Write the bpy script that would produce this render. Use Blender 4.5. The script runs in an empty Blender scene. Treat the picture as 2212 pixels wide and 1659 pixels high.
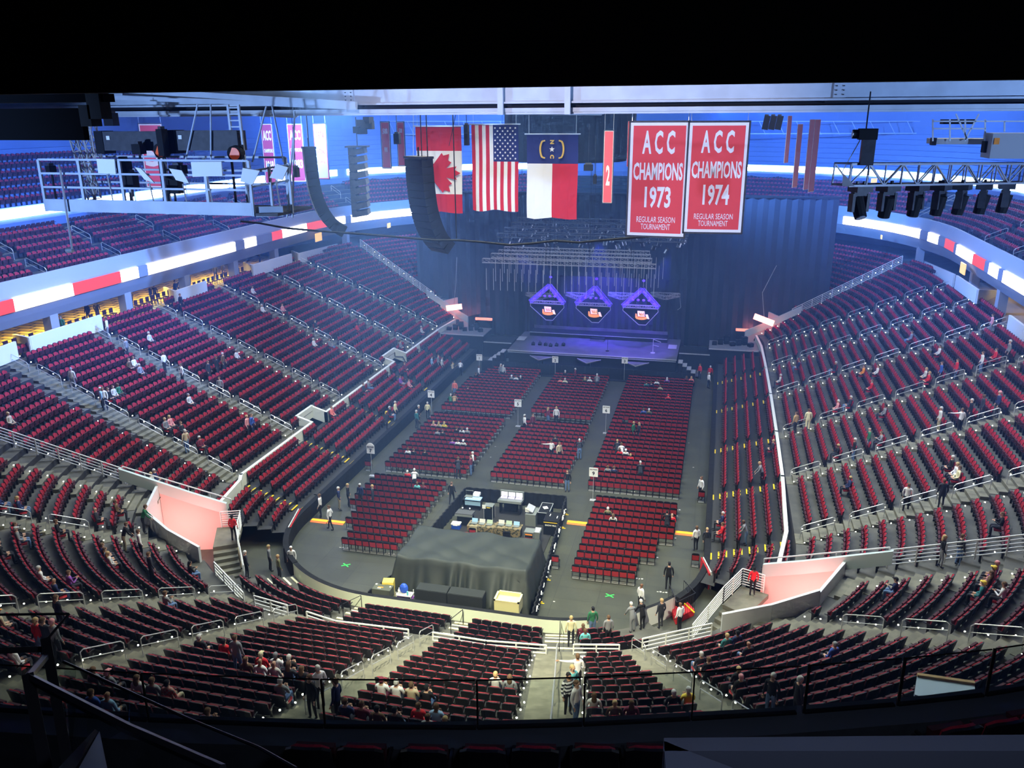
import bpy, bmesh, math, random
import numpy as np
from mathutils import Vector, Matrix
random.seed(7); rng = np.random.default_rng(7)
PI = math.pi
SC = bpy.context.scene
COL = SC.collection

# ---------------------------------------------------------------- camera
FPX, PITCH, YAW, ROLL = 1795.44, 0.3109846, 0.2443982, -0.0061022
CAM = np.array([12.5504, -36.5766, 25.7862])
_cp, _sp = math.cos(PITCH), math.sin(PITCH)
F_ = np.array([-math.sin(YAW)*_cp, math.cos(YAW)*_cp, -_sp])
_R = np.array([math.cos(YAW), math.sin(YAW), 0.0]); _U = np.cross(_R, F_)
R_ = _R*math.cos(ROLL)+_U*math.sin(ROLL); U_ = _U*math.cos(ROLL)-_R*math.sin(ROLL)
cam = bpy.data.cameras.new('camera'); camo = bpy.data.objects.new('camera', cam); COL.objects.link(camo)
cam.sensor_fit = 'HORIZONTAL'; cam.sensor_width = 36.0; cam.lens = FPX/2212*36.0
cam.clip_start = 0.1; cam.clip_end = 500
M = Matrix(((R_[0], U_[0], -F_[0], CAM[0]), (R_[1], U_[1], -F_[1], CAM[1]), (R_[2], U_[2], -F_[2], CAM[2]), (0, 0, 0, 1)))
camo.matrix_world = M
SC.camera = camo

def ray(x, y):
    d = F_*FPX + R_*(x-1106) - U_*(y-829.5)
    return d/np.linalg.norm(d)
def atZ(x, y, z=0.0):
    d = ray(x, y); return CAM + d*((z-CAM[2])/d[2])
def atY(x, y, Y):
    d = ray(x, y); return CAM + d*((Y-CAM[1])/d[1])
def atX(x, y, X):
    d = ray(x, y); return CAM + d*((X-CAM[0])/d[0])

# ---------------------------------------------------------------- world, light, exposure
SC.view_settings.view_transform = 'Standard'; SC.view_settings.look = 'None'
SC.view_settings.exposure = 0.0; SC.view_settings.gamma = 1.0
SC.view_settings.use_curve_mapping = False
W = bpy.data.worlds.new('arena_dark'); SC.world = W; W.use_nodes = True
W.node_tree.nodes['Background'].inputs[0].default_value = (0.03, 0.05, 0.12, 1)
W.node_tree.nodes['Background'].inputs[1].default_value = 0.25
CY = SC.cycles
CY.max_bounces = 3; CY.diffuse_bounces = 2; CY.glossy_bounces = 1; CY.transmission_bounces = 4; CY.transparent_max_bounces = 8
CY.volume_bounces = 0; CY.use_adaptive_sampling = True; CY.adaptive_threshold = 0.1; CY.adaptive_min_samples = 12
CY.use_denoising = True; CY.caustics_reflective = False; CY.caustics_refractive = False
CY.sample_clamp_indirect = 4.0
try: CY.use_light_tree = True
except Exception: pass

def area(name, loc, target, size, power, col, size_y=None, spread=2.3):
    l = bpy.data.lights.new(name, 'AREA'); l.shape = 'RECTANGLE' if size_y else 'SQUARE'
    l.size = size
    if size_y: l.size_y = size_y
    l.energy = power; l.color = col
    if spread: l.spread = spread
    o = bpy.data.objects.new(name, l); COL.objects.link(o); o.location = loc
    o.rotation_euler = (Vector(target)-Vector(loc)).to_track_quat('-Z', 'Y').to_euler()
    return o
def spot(name, loc, target, power, col, angle, blend=0.6, rad=0.3):
    l = bpy.data.lights.new(name, 'SPOT'); l.energy = power; l.color = col; l.spot_size = math.radians(angle)
    l.spot_blend = blend; l.shadow_soft_size = rad
    o = bpy.data.objects.new(name, l); COL.objects.link(o); o.location = loc
    o.rotation_euler = (Vector(target)-Vector(loc)).to_track_quat('-Z', 'Y').to_euler()
    return o
def point(name, loc, power, col, rad=0.3):
    l = bpy.data.lights.new(name, 'POINT'); l.energy = power; l.color = col; l.shadow_soft_size = rad
    o = bpy.data.objects.new(name, l); COL.objects.link(o); o.location = loc
    return o
# house work lights up in the roof
area('house_light', (3, -4.5, 31), (3, -7, 0), 14, 2500, (0.95, 0.98, 0.8), 5, 2.0)
spot('board_fill', (6, -24, 27.2), (3, 1, 0), 72000, (1.0, 0.97, 0.72), 44, .8)  # unseen spot added to brighten the near-end boards
area('house_light', (0, 10, 32), (0, 10, 0), 16, 9000, (0.93, 0.98, 0.82), 12)
area('house_light', (-20, 12, 31), (-24, 10, 5), 10, 5500, (0.66, 0.76, 1.0), 16)
area('house_light', (22, 12, 31), (26, 10, 5), 10, 6500, (0.7, 0.8, 1.0), 16)
area('house_light', (0, 38, 32), (0, 36, 0), 16, 2900, (0.6, 0.74, 1.0), 8)
area('house_light', (-22, 42, 31), (-26, 42, 5), 10, 3600, (0.42, 0.5, 1.0), 16)
area('house_light', (22, 42, 31), (26, 42, 5), 10, 3000, (0.42, 0.5, 1.0), 16)
# added fill lamps, then show-rig blue wash lights aimed over the upper stands
spot('rigging_fill', (-9.5, -30, 23), (0, -10, 26), 17000, (0.30, 0.50, 1.0), 60)  # added out of view to brighten girder and left platform
spot('rigging_fill', (35, -26, 23.5), (20, -9, 25.5), 26000, (0.30, 0.50, 1.0), 60)  # added out of view to brighten the rigging at the right
spot('flag_fill', (6, -24.5, 27.5), (8, 2, 23), 8000, (0.85, 0.80, 1.0), 60)  # unseen spot added to brighten flags and banners
point('deck_fill', (14, -33.5, 25.4), 220, (0.6, 0.7, 1.0), .4)  # added bluish fill that lifts the dark foreground deck
spot('blue_wash', (-12, 20, 27), (-46, 14, 17), 90000, (0.10, 0.28, 1.0), 95)
spot('blue_wash', (-10, 55, 27), (-30, 86, 20), 110000, (0.09, 0.28, 1.0), 100)
spot('blue_wash', (12, 50, 27), (24, 88, 20), 110000, (0.09, 0.28, 1.0), 100)
spot('blue_wash', (14, 34, 27), (46, 50, 18), 60000, (0.10, 0.28, 1.0), 95)
# ---------------------------------------------------------------- materials
MATS = {}
def mat(name, col, rough=0.7, metal=0.0, emit=None, estr=1.0, spec=0.3, noise=0.0, nscale=8.0, alpha=1.0, sheen=0.0):
    if name in MATS: return MATS[name]
    m = bpy.data.materials.new(name); m.use_nodes = True; nt = m.node_tree
    b = nt.nodes['Principled BSDF']
    b.inputs['Base Color'].default_value = (*col, 1); b.inputs['Roughness'].default_value = rough
    b.inputs['Metallic'].default_value = metal; b.inputs['Specular IOR Level'].default_value = spec
    if emit:
        b.inputs['Emission Color'].default_value = (*emit, 1); b.inputs['Emission Strength'].default_value = estr
    if alpha < 1: b.inputs['Alpha'].default_value = alpha
    if noise > 0:
        tc = nt.nodes.new('ShaderNodeTexCoord'); n = nt.nodes.new('ShaderNodeTexNoise'); n.inputs['Scale'].default_value = nscale
        n.inputs['Detail'].default_value = 4
        r = nt.nodes.new('ShaderNodeValToRGB')
        r.color_ramp.elements[0].position = 0.35; r.color_ramp.elements[1].position = 0.65
        r.color_ramp.elements[0].color = (*[c*(1-noise) for c in col], 1)
        r.color_ramp.elements[1].color = (*[min(1, c*(1+noise)) for c in col], 1)
        nt.links.new(tc.outputs['Object'], n.inputs['Vector']); nt.links.new(n.outputs['Fac'], r.inputs['Fac'])
        nt.links.new(r.outputs['Color'], b.inputs['Base Color'])
    MATS[name] = m; return m

RED = mat('red_fabric', (0.34, 0.016, 0.032), 0.8, noise=0.15, nscale=30)
RED2 = mat('red_vinyl', (0.36, 0.028, 0.036), 0.6)
BLK = mat('black_plastic', (0.012, 0.012, 0.016), 0.5)
DKF = mat('black_frame', (0.02, 0.02, 0.025), 0.4, 0.3)
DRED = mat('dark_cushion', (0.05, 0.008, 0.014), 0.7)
CONC = mat('concrete', (0.085, 0.085, 0.078), 0.85, noise=0.2, nscale=1.2)
CONCL = mat('step_concrete', (0.15, 0.147, 0.115), 0.85, noise=0.18, nscale=2)
RISER = mat('riser_dark', (0.03, 0.03, 0.035), 0.8)
WHITE = mat('white_paint', (0.72, 0.74, 0.74), 0.5)
STEEL = mat('galvanised_steel', (0.62, 0.64, 0.66), 0.35, 0.55)
BLACKW = mat('black_drape', (0.008, 0.009, 0.012), 0.9, noise=0.3, nscale=3)
NEARBLK = mat('near_black', (0.004, 0.0045, 0.006), 0.8)
WHTP = mat('white_board', (0.85, 0.87, 0.9), 0.5)
TRUSSM = mat('aluminium_truss', (0.6, 0.62, 0.68), 0.3, 0.6)
BEAM = mat('white_girder_paint', (0.5, 0.57, 0.68), 0.45, noise=0.08, nscale=1.5)
SPK = mat('speaker_grey', (0.045, 0.048, 0.06), 0.55, noise=0.2, nscale=6)
YEL = mat('yellow_paint', (0.8, 0.55, 0.02), 0.5)

# ---------------------------------------------------------------- mesh helpers
class MB:
    def __init__(s): s.v = []; s.f = []; s.m = []; s.ms = []
    def mi(s, m):
        if m not in s.ms: s.ms.append(m)
        return s.ms.index(m)
    def add(s, vs, fs, m):
        b = len(s.v); s.v += [tuple(map(float, v)) for v in vs]; i = s.mi(m)
        for f in fs: s.f.append(tuple(b+k for k in f)); s.m.append(i)
    def box(s, c, size, m, rz=0.0, rot=None):
        hx, hy, hz = size[0]/2, size[1]/2, size[2]/2
        vs = [(x, y, z) for x in (-hx, hx) for y in (-hy, hy) for z in (-hz, hz)]
        if rot is None: rot = Matrix.Rotation(rz, 3, 'Z')
        vs = [tuple(rot @ Vector(v) + Vector(c)) for v in vs]
        s.add(vs, [(0, 1, 3, 2), (4, 6, 7, 5), (0, 4, 5, 1), (2, 3, 7, 6), (0, 2, 6, 4), (1, 5, 7, 3)], m)
    def bar(s, a, b, w, m, n=4, w2=None):
        a = Vector(a); b = Vector(b); d = b-a
        if d.length < 1e-6: return
        q = d.to_track_quat('Z', 'Y'); r = w/2*(1.414 if n == 4 else 1); r2 = r if w2 is None else w2/2*(1.414 if n == 4 else 1)
        vs = []
        for k in range(n):
            t = 2*PI*(k+.5)/n; o = q @ Vector((math.cos(t), math.sin(t), 0))
            vs.append(tuple(a+o*r)); vs.append(tuple(b+o*r2))
        fs = [(2*k, 2*((k+1) % n), 2*((k+1) % n)+1, 2*k+1) for k in range(n)]
        fs += [tuple(2*k for k in reversed(range(n))), tuple(2*k+1 for k in range(n))]
        s.add(vs, fs, m)
    def path(s, pts, w, m, n=6):
        for a, b in zip(pts[:-1], pts[1:]): s.bar(a, b, w, m, n)
    def prism(s, poly, z0, z1, m):
        n = len(poly); vs = [(p[0], p[1], z0) for p in poly]+[(p[0], p[1], z1) for p in poly]
        fs = [(k, (k+1) % n, n+(k+1) % n, n+k) for k in range(n)]+[tuple(reversed(range(n))), tuple(range(n, 2*n))]
        s.add(vs, fs, m)
    def poly(s, pts, th, m):       # thick planar polygon, thickness along its normal
        P = [Vector(p) for p in pts]; nrm = (P[1]-P[0]).cross(P[2]-P[0]).normalized()*th; n = len(P)
        vs = [tuple(p) for p in P]+[tuple(p+nrm) for p in P]
        fs = [(k, (k+1) % n, n+(k+1) % n, n+k) for k in range(n)]+[tuple(reversed(range(n))), tuple(range(n, 2*n))]
        s.add(vs, fs, m)
    def cyl(s, c, r, h, m, n=16, r2=None):
        s.bar((c[0], c[1], c[2]), (c[0], c[1], c[2]+h), 2*r, m, n, None if r2 is None else 2*r2)
    def ell(s, c, r, m, nu=10, nv=6, v0=-PI/2, v1=PI/2):
        vs = []
        for j in range(nv+1):
            p = v0+(v1-v0)*j/nv
            for i in range(nu):
                t = 2*PI*i/nu; vs.append((c[0]+r[0]*math.cos(p)*math.cos(t), c[1]+r[1]*math.cos(p)*math.sin(t), c[2]+r[2]*math.sin(p)))
        fs = [(j*nu+i, j*nu+(i+1) % nu, (j+1)*nu+(i+1) % nu, (j+1)*nu+i) for j in range(nv) for i in range(nu)]
        s.add(vs, fs, m)
    def mesh(s, name):
        me = bpy.data.meshes.new(name); me.from_pydata(s.v, [], s.f)
        for m in s.ms: me.materials.append(m)
        me.polygons.foreach_set('material_index', s.m); me.update()
        return me
    def build(s, name, parent=None, loc=(0, 0, 0), rz=0.0, smooth=False):
        me = s.mesh(name); o = bpy.data.objects.new(name, me); COL.objects.link(o)
        if parent: o.parent = parent
        o.location = loc; o.rotation_euler = (0, 0, rz)
        if smooth: me.polygons.foreach_set('use_smooth', [True]*len(me.polygons))
        return o
def tag(o, label=None, cat=None, group=None, kind=None):
    if label: o['label'] = label
    if cat: o['category'] = cat
    if group: o['group'] = group
    if kind: o['kind'] = kind
    return o
def empty(name, loc=(0, 0, 0), rz=0.0):
    o = bpy.data.objects.new(name, None); COL.objects.link(o); o.location = loc; o.rotation_euler = (0, 0, rz)
    o.empty_display_size = 0.1
    return o
def dup(o, loc=None, rz=None, parent=None):
    c = o.copy(); COL.objects.link(c); c.parent = parent
    if loc is not None: c.location = loc
    if rz is not None: c.rotation_euler = (0, 0, rz)
    for ch in list(o.children):
        dup(ch, None, None, c)
    return c
def text(body, name, loc, size, m, xdir, updir, sx=1.0, ext=0.01, parent=None, align='CENTER', offset=0.0, spacing=1.0, valign='CENTER', width=None):
    cu = bpy.data.curves.new(name, 'FONT'); cu.body = body; cu.size = size; cu.extrude = ext; cu.offset = offset
    cu.align_x = align; cu.align_y = valign; cu.space_character = spacing; cu.resolution_u = 2
    cu.materials.append(m)
    tmp = bpy.data.objects.new(name, cu); COL.objects.link(tmp)
    me = bpy.data.meshes.new_from_object(tmp.evaluated_get(bpy.context.evaluated_depsgraph_get())); bpy.data.objects.remove(tmp)
    if width:
        xs = [q.co.x for q in me.vertices]; sx = width/(max(xs)-min(xs))
    o = bpy.data.objects.new(name, me); COL.objects.link(o)
    x = Vector(xdir).normalized(); u = Vector(updir).normalized(); z = x.cross(u)
    mw = Matrix(((x[0]*sx, u[0], z[0], loc[0]), (x[1]*sx, u[1], z[1], loc[1]), (x[2]*sx, u[2], z[2], loc[2]), (0, 0, 0, 1)))
    if parent: o.parent = parent; o.matrix_parent_inverse = Matrix.Identity(4); mw = parent_matrix(parent).inverted() @ mw
    o.matrix_basis = mw
    return o
def parent_matrix(p):
    m = p.matrix_basis.copy()
    q = p.parent
    while q: m = q.matrix_basis @ m; q = q.parent
    return m

# ---------------------------------------------------------------- bowl geometry
HW, RR, LEN = 12.95, 8.53, 61.0
L0 = HW-RR; ARC = PI/2*RR; SIDE = LEN-2*RR; SMAX = L0+ARC+SIDE+ARC+L0
def base(s, d):                      # s along the rink outline from the near end's middle (+ to the right), d outwards
    sx = 1 if s >= 0 else -1; a = abs(s)
    if a <= L0: x, y, nx, ny = a, 0.0, 0.0, -1.0
    elif a <= L0+ARC:
        t = (a-L0)/RR; nx, ny = math.sin(t), -math.cos(t); x, y = L0+RR*nx, RR+RR*ny
    elif a <= L0+ARC+SIDE: x, y, nx, ny = HW, RR+a-L0-ARC, 1.0, 0.0
    elif a <= L0+ARC+SIDE+ARC:
        t = (a-L0-ARC-SIDE)/RR; nx, ny = math.cos(t), math.sin(t); x, y = L0+RR*nx, LEN-RR+RR*ny
    else: x, y, nx, ny = L0-(a-L0-2*ARC-SIDE), LEN, 0.0, 1.0
    return sx*(x+nx*d), y+ny*d, sx*nx, ny
def dist(X, Y):
    qx = abs(X)-L0; qy = abs(Y-LEN/2)-(LEN/2-RR)
    return math.hypot(max(qx, 0), max(qy, 0))+min(max(qx, qy), 0)-RR
def sval(X, Y):
    sx = 1 if X >= 0 else -1; x = abs(X)
    if x <= L0 and Y < LEN/2: return sx*x
    if Y < RR: return sx*(L0+math.atan2(x-L0, RR-Y)*RR)
    if Y <= LEN-RR: return sx*(L0+ARC+Y-RR)
    return sx*(L0+ARC+SIDE+math.atan2(Y-LEN+RR, max(x-L0, 0.0))*RR)
FD0, FDS, NF = 0.4, 0.86, 5          # retractable front rows
RD0, RDS, RZ0, RZS, NR = 5.0, 0.85, 2.6, 0.374, 20
UD0, UDS, UZ0, UZS, NU = 22.9, 0.82, 14.4, 0.45, 7
def front_z(s, k): return (0.35+0.30*k) if abs(s) < 10.7 else (0.9+0.27*k)
def tread(s, d):
    if d < 0.3: return 0.0
    if d < 4.7: return front_z(s, min(NF-1, max(0, int((d-FD0)/FDS))))
    if d < RD0: return 2.1
    if d < 22: return RZ0+RZS*min(NR-1, int((d-RD0)/RDS))
    return 9.9
def hlin(d):
    if d < 0: return 0
    if d < 4.9: return 0.9+(d-.3)*.3
    if d < 22: return 2.6+(d-5)*.44
    return -1
def hit(x, y, up=0.0):
    d = ray(x, y); t = 5.0
    while t < 160:
        P = CAM+d*t
        if P[2] <= hlin(dist(P[0], P[1]))+up: break
        t += 0.06
    return P, dist(P[0], P[1]), sval(P[0], P[1])
def arc_positions(s0, s1, d, w):     # seat centres along a row between two aisles
    n = max(8, int(abs(s1-s0)/0.15)); S = np.linspace(s0, s1, n+1)
    P = np.array([base(s, d)[:2] for s in S]); L = np.concatenate([[0], np.cumsum(np.hypot(*np.diff(P, axis=0).T))])
    k = int(L[-1]/w)
    if k < 1: return []
    off = (L[-1]-k*w)/2
    return [float(np.interp(off+w*(i+.5), L, S)) for i in range(k)]
def ring(name, prof, s0, s1, step, skip=None, kind='structure', zoff=None, mats=None):
    """sweep a profile [(d, z, material of the strip that follows)] along the outline"""
    mb = MB(); n = max(1, int(round(abs(s1-s0)/step))); S = np.linspace(s0, s1, n+1)
    for i in range(n):
        a, b = S[i], S[i+1]; sm = (a+b)/2
        for j in range(len(prof)-1):
            d0, z0, m = prof[j]; d1, z1 = prof[j+1][:2]
            if m is None or (skip and skip(sm, (d0+d1)/2)): continue
            if zoff: z0 += zoff(sm, d0); z1 += zoff(sm, d1)
            p = [base(a, d0), base(b, d0), base(b, d1), base(a, d1)]
            vs = [(p[0][0], p[0][1], z0), (p[1][0], p[1][1], z0), (p[2][0], p[2][1], z1), (p[3][0], p[3][1], z1)]
            mb.add(vs, [(0, 1, 2, 3)], m)
    o = mb.build(name)
    bm = bmesh.new(); bm.from_mesh(o.data); bmesh.ops.remove_doubles(bm, verts=bm.verts, dist=1e-4); bm.to_mesh(o.data); bm.free()
    if kind: o['kind'] = kind
    return o
# ---------------------------------------------------------------- floor, boards
FLOORM = bpy.data.materials.new('floor_cover'); FLOORM.use_nodes = True
nt = FLOORM.node_tree; b = nt.nodes['Principled BSDF']; b.inputs['Roughness'].default_value = 0.42; b.inputs['Specular IOR Level'].default_value = 0.35
tc = nt.nodes.new('ShaderNodeTexCoord'); br = nt.nodes.new('ShaderNodeTexBrick'); br.offset = 0
br.inputs['Scale'].default_value = 1.0; br.inputs['Brick Width'].default_value = 2.44; br.inputs['Row Height'].default_value = 1.22
br.inputs['Mortar Size'].default_value = 0.012
br.inputs['Color1'].default_value = (0.068, 0.074, 0.062, 1); br.inputs['Color2'].default_value = (0.085, 0.09, 0.07, 1); br.inputs['Mortar'].default_value = (0.045, 0.048, 0.042, 1)
nz = nt.nodes.new('ShaderNodeTexNoise'); nz.inputs['Scale'].default_value = 0.5; nz.inputs['Detail'].default_value = 6
mx = nt.nodes.new('ShaderNodeMixRGB'); mx.blend_type = 'MULTIPLY'; mx.inputs['Fac'].default_value = 0.55
nt.links.new(tc.outputs['Object'], br.inputs['Vector']); nt.links.new(tc.outputs['Object'], nz.inputs['Vector'])
nt.links.new(br.outputs['Color'], mx.inputs['Color1']); nt.links.new(nz.outputs['Fac'], mx.inputs['Color2']); nt.links.new(mx.outputs['Color'], b.inputs['Base Color'])
mb = MB(); mb.add([(-60, -50, 0), (60, -50, 0), (60, 115, 0), (-60, 115, 0)], [(0, 1, 2, 3)], FLOORM)
o = mb.build('floor'); o['kind'] = 'structure'

# retractable-seat front wall (black) and the curved white board wall at the near end
wb = MB()
def wallstrip(mb, s0, s1, d0, d1, z0, z1, m_in, m_top, m_out, step=0.5, slope=None):
    n = max(1, int(round(abs(s1-s0)/step))); S = np.linspace(s0, s1, n+1)
    for i in range(n):
        a, b = S[i], S[i+1]
        q = [base(a, d0), base(b, d0), base(b, d1), base(a, d1)]
        vs = [(q[k][0], q[k][1], z) for z in (z0, z1) for k in range(4)]
        mb.add(vs, [(0, 1, 5, 4)], m_in); mb.add(vs, [(4, 5, 6, 7)], m_top); mb.add(vs, [(2, 3, 7, 6)], m_out)
        if i == 0: mb.add(vs, [(0, 4, 7, 3)], m_out)
        if i == n-1: mb.add(vs, [(1, 2, 6, 5)], m_out)
BOARD = mat('white_board_wall', (0.80, 0.88, 0.72), 0.5)
wallstrip(wb, -10.6, 7.6, 0.0, 0.28, 0, 1.12, BLACKW, BLACKW, BOARD, 0.4)
wallstrip(wb, 9.9, 12.6, 0.0, 0.2, 0, 1.12, BLACKW, BLACKW, WHITE, 0.4)
o = wb.build('wall_rink_boards'); o['kind'] = 'structure'
for side, sg in (('left', -1), ('right', 1)):
    wb = MB(); wallstrip(wb, sg*12.8, sg*59.4, 0.0, 0.35, 0, 0.98, BLACKW, BLACKW, BLACKW, 0.8)
    if sg < 0: wallstrip(wb, -12.8, -10.6, 0.0, 0.3, 0, 1.15, BLACKW, BLACKW, BLACKW, 0.4)
    o = wb.build('wall_%s_stand_front' % side); o['kind'] = 'structure'

HOLES = []
def in_hole(s, d):
    a = abs(s)
    if 10.9 < a < 15.0 and d < min(7.7, 5.3+(a-10.9)*1.2): return True
    if s < 0 and 4.3 < d < 5.9 and (28.7 < a < 31.0 or 46.2 < a < 49.2): return True
    if 64.5 < a < 68.8 and d < 8.7: return True
    return False
# ---------------------------------------------------------------- lower bowl terraces
def lower_profile():
    pr = []
    for k in range(NR):
        d = RD0+k*RDS; z = RZ0+k*RZS
        pr.append((d, z, CONC)); pr.append((d+RDS, z, RISER))
    pr.append((22.0, 9.9, CONC)); pr.append((29.5, 9.9, None))
    return pr
ring('seating_terrace_lower', [(RD0-.3, 2.0, RISER)]+lower_profile(), -72, 72, 0.5, in_hole)
DK = mat('black_deck', (0.035, 0.036, 0.038), 0.75)
for nm, s0, s1, m1 in (('near', -10.6, 10.6, CONC), ('left', -59.4, -15.0, DK), ('right', 15.0, 59.4, DK)):
    pr = []
    s_m = (s0+s1)/2
    for k in range(NF):
        z = front_z(s_m, k); pr += [(FD0+k*FDS-.1, z, m1), (FD0+(k+1)*FDS-.1, z, RISER)]
    pr += [(4.6, 2.05 if nm != 'near' else 1.85, m1), (RD0, 2.05 if nm != 'near' else 1.85, None)]
    ring('seating_terrace_front_'+nm, pr, s0, s1, 0.5)
ring('floor_far_terrace', [(4.6, .02, DK), (5.0, .02, DK), (5.0, 2.6, None)], 59.4, 72, 1.0); ring('floor_far_terrace', [(4.6, .02, DK), (5.0, .02, DK), (5.0, 2.6, None)], -72, -59.4, 1.0)
# aisles of the fixed rows: (s centre, half width in metres at that place)
AISLES = [0.9, 5.85, 7.95, 11.8, 18.1, 26.35, 34.75, 44.1, 52.5, 60.4, -5.45, -7.75, -11.8, -18.1, -26.35, -34.75, -44.1, -52.5, -60.4]
def scale_at(s, d):
    a = abs(s)
    return (RR+d)/RR if (L0 < a < L0+ARC or a > L0+ARC+SIDE) else 1.0
# pale steps set in the aisles
st = MB()
for A in AISLES+[14.2, -14.2, 65.2, -65.2]:
    hw = 1.0 if abs(abs(A)-14.2) < .1 or abs(A) > 65 else (0.95 if abs(A-5.85) < .1 else 0.62)
    for k in range(NR*2+1):
        d = RD0+k*RDS/2; kk = k//2; z = RZ0+RZS*kk + (RZS/2 if k % 2 == 1 else 0.02)
        if k == NR*2 or in_hole(A, d+.2): continue
        x, y, nx, ny = base(A, d+RDS/4)
        st.box((x, y, z-0.09), (2*hw, RDS/2+.02, 0.2), CONCL, rot=Matrix(((-ny, nx, 0), (nx, ny, 0), (0, 0, 1))))
o = st.build('floor_aisle_steps'); o['kind'] = 'structure'
# ---------------------------------------------------------------- club deck with its ribbon board, upper deck parapet
FASC = mat('fascia_grey', (0.3, 0.32, 0.38), 0.6)
pr = [(29.5, 11.5, RISER), (22.3, 11.9, FASC), (21.9, 12.55, FASC), (21.6, 13.1, FASC), (21.6, 14.15, FASC), (21.9, 15.2, FASC), (22.1, 15.2, FASC), (22.1, 14.4, CONC), (UD0, 14.4, CONC)]
for k in range(NU):
    d = UD0+k*UDS; z = UZ0+k*UZS
    pr += [(d, z, CONC), (d+UDS, z, RISER)]
pr += [(UD0+NU*UDS, UZ0+NU*UZS, None)]
def hide_near(s, d): return abs(s) < 12
ring('seating_deck_club', pr, -SMAX, SMAX, 0.9, hide_near)
UPW = mat('upper_wall', (0.16, 0.24, 0.5), 0.8)
pr = [(28.6, 17.4, UPW), (28.3, 18.1, UPW), (28.3, 19.3, UPW), (28.6, 19.3, UPW), (28.6, 18.9, CONC)]
NQ = 8
for k in range(NQ): pr += [(29.4+k*.85, 19.0+k*.62, UPW), (29.4+(k+1)*.85, 19.0+k*.62, UPW)]
pr += [(36.4, 24.3, UPW), (36.4, 34, None)]
ring('seating_deck_upper', pr, -SMAX, SMAX, 0.9, lambda s, d: abs(s) < 14)
ring('wall_concourse_back', [(29.6, 9.9, UPW), (29.6, 17.4, UPW), (28.6, 17.4, None)], -SMAX, SMAX, 0.9, lambda s, d: abs(s) < 12)
ring('ceiling', [(0, 35.5, NEARBLK), (10, 35, NEARBLK), (37, 34, None)], -SMAX, SMAX, 1.5)
mb = MB(); mb.add([(-L0-.1, 0-.1, 35.5), (L0+.1, -.1, 35.5), (L0+.1, LEN, 35.5), (-L0-.1, LEN, 35.5)], [(0, 1, 2, 3)], NEARBLK)
mb.add([(-HW-.1, RR, 35.49), (HW+.1, RR, 35.49), (HW+.1, LEN-RR, 35.49), (-HW-.1, LEN-RR, 35.49)], [(0, 1, 2, 3)], NEARBLK)
o = mb.build('ceiling_middle'); o['kind'] = 'structure'

# LED ribbons (lit segments, as the photo shows them: white, red, gaps)
LEDW = mat('led_white', (0.9, 0.9, 0.95), 0.5, emit=(1.0, 0.93, 1.0), estr=5.5)
LEDR = mat('led_red', (0.25, 0.01, 0.01), 0.6, emit=(1.0, 0.10, 0.10), estr=.9)
LEDB = mat('led_blue_white', (0.8, 0.9, 1), 0.5, emit=(0.6, 0.8, 1.0), estr=14.0)
LEDD = mat('led_dark', (0.25, 0.27, 0.34), 0.4)
def led(name, label, segs, d, z0, z1, group):
    t = empty(name, (base(segs[0][0], d)[0], base(segs[0][0], d)[1], z0)); tag(t, label, 'LED display', group)
    inv = Matrix.Translation(-t.location)
    for a, b, m, nm in segs:
        mb = MB(); n = max(1, int(round(abs(b-a)/.7))); S = np.linspace(a, b, n+1)
        for i in range(n):
            q = [base(S[i], d), base(S[i+1], d), base(S[i+1], d+.12), base(S[i], d+.12)]
            vs = [(q[k][0]-t.location.x, q[k][1]-t.location.y, z-z0) for z in (z0, z1) for k in range(4)]
            mb.add(vs, [(0, 1, 5, 4), (4, 5, 6, 7), (3, 2, 1, 0), (2, 3, 7, 6)]+([(0, 4, 7, 3)] if i == 0 else [])+([(1, 2, 6, 5)] if i == n-1 else []), m)
        mb.build(nm, t)
    return t
def SG(sg, L):
    nm = {'R': (LEDR, 'red_panel'), 'W': (LEDW, 'lit_text_panel'), 'w': (LEDW, 'lit_logo_panel'), 'D': (LEDD, 'dark_panel')}
    return [(sg*a, sg*b_, *nm[k]) for a, b_, k in L]
led('ribbon_board', 'red and white lit ribbon display along the club deck edge over the left stand', SG(-1, [(14, 19.1, 'R'), (19.1, 24.7, 'W'), (24.7, 30, 'R'), (30.1, 32.2, 'w'), (32.2, 33.4, 'D'), (33.4, 47, 'W'), (47, 48.7, 'D'), (48.7, 51, 'w'), (51, 54.2, 'D'), (54.2, 56.5, 'R'), (56.5, 61.9, 'W'), (61.9, 63.2, 'R'), (63.2, 63.5, 'D'), (63.5, 64.2, 'w'), (64.2, 64.5, 'D'), (64.5, 68.5, 'W')]), 21.45, 13.15, 14.05, 'ribbon boards')
led('ribbon_board', 'red and white lit ribbon display along the club deck edge over the right stand', SG(1, [(14, 20, 'R'), (20, 28, 'W'), (28, 34, 'R'), (34, 45, 'W'), (45, 46.2, 'D'), (46.2, 48.8, 'w'), (48.8, 50, 'D'), (50, 53.7, 'R'), (53.7, 59.4, 'W'), (59.4, 60.3, 'D'), (60.3, 62.3, 'R'), (62.3, 62.85, 'D'), (62.85, 63.6, 'w'), (63.6, 64.1, 'D'), (64.1, 67.9, 'W')]), 21.45, 13.15, 14.05, 'ribbon boards')
led('ribbon_board', 'blue-white lit ribbon along the topmost deck edge, all round the hall', [(sg*s, sg*(s+7.6), LEDB, 'lit_panel') for sg in (-1, 1) for s in np.arange(18, SMAX-7, 8.0)], 28.15, 18.45, 19.2, 'ribbon boards')

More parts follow.
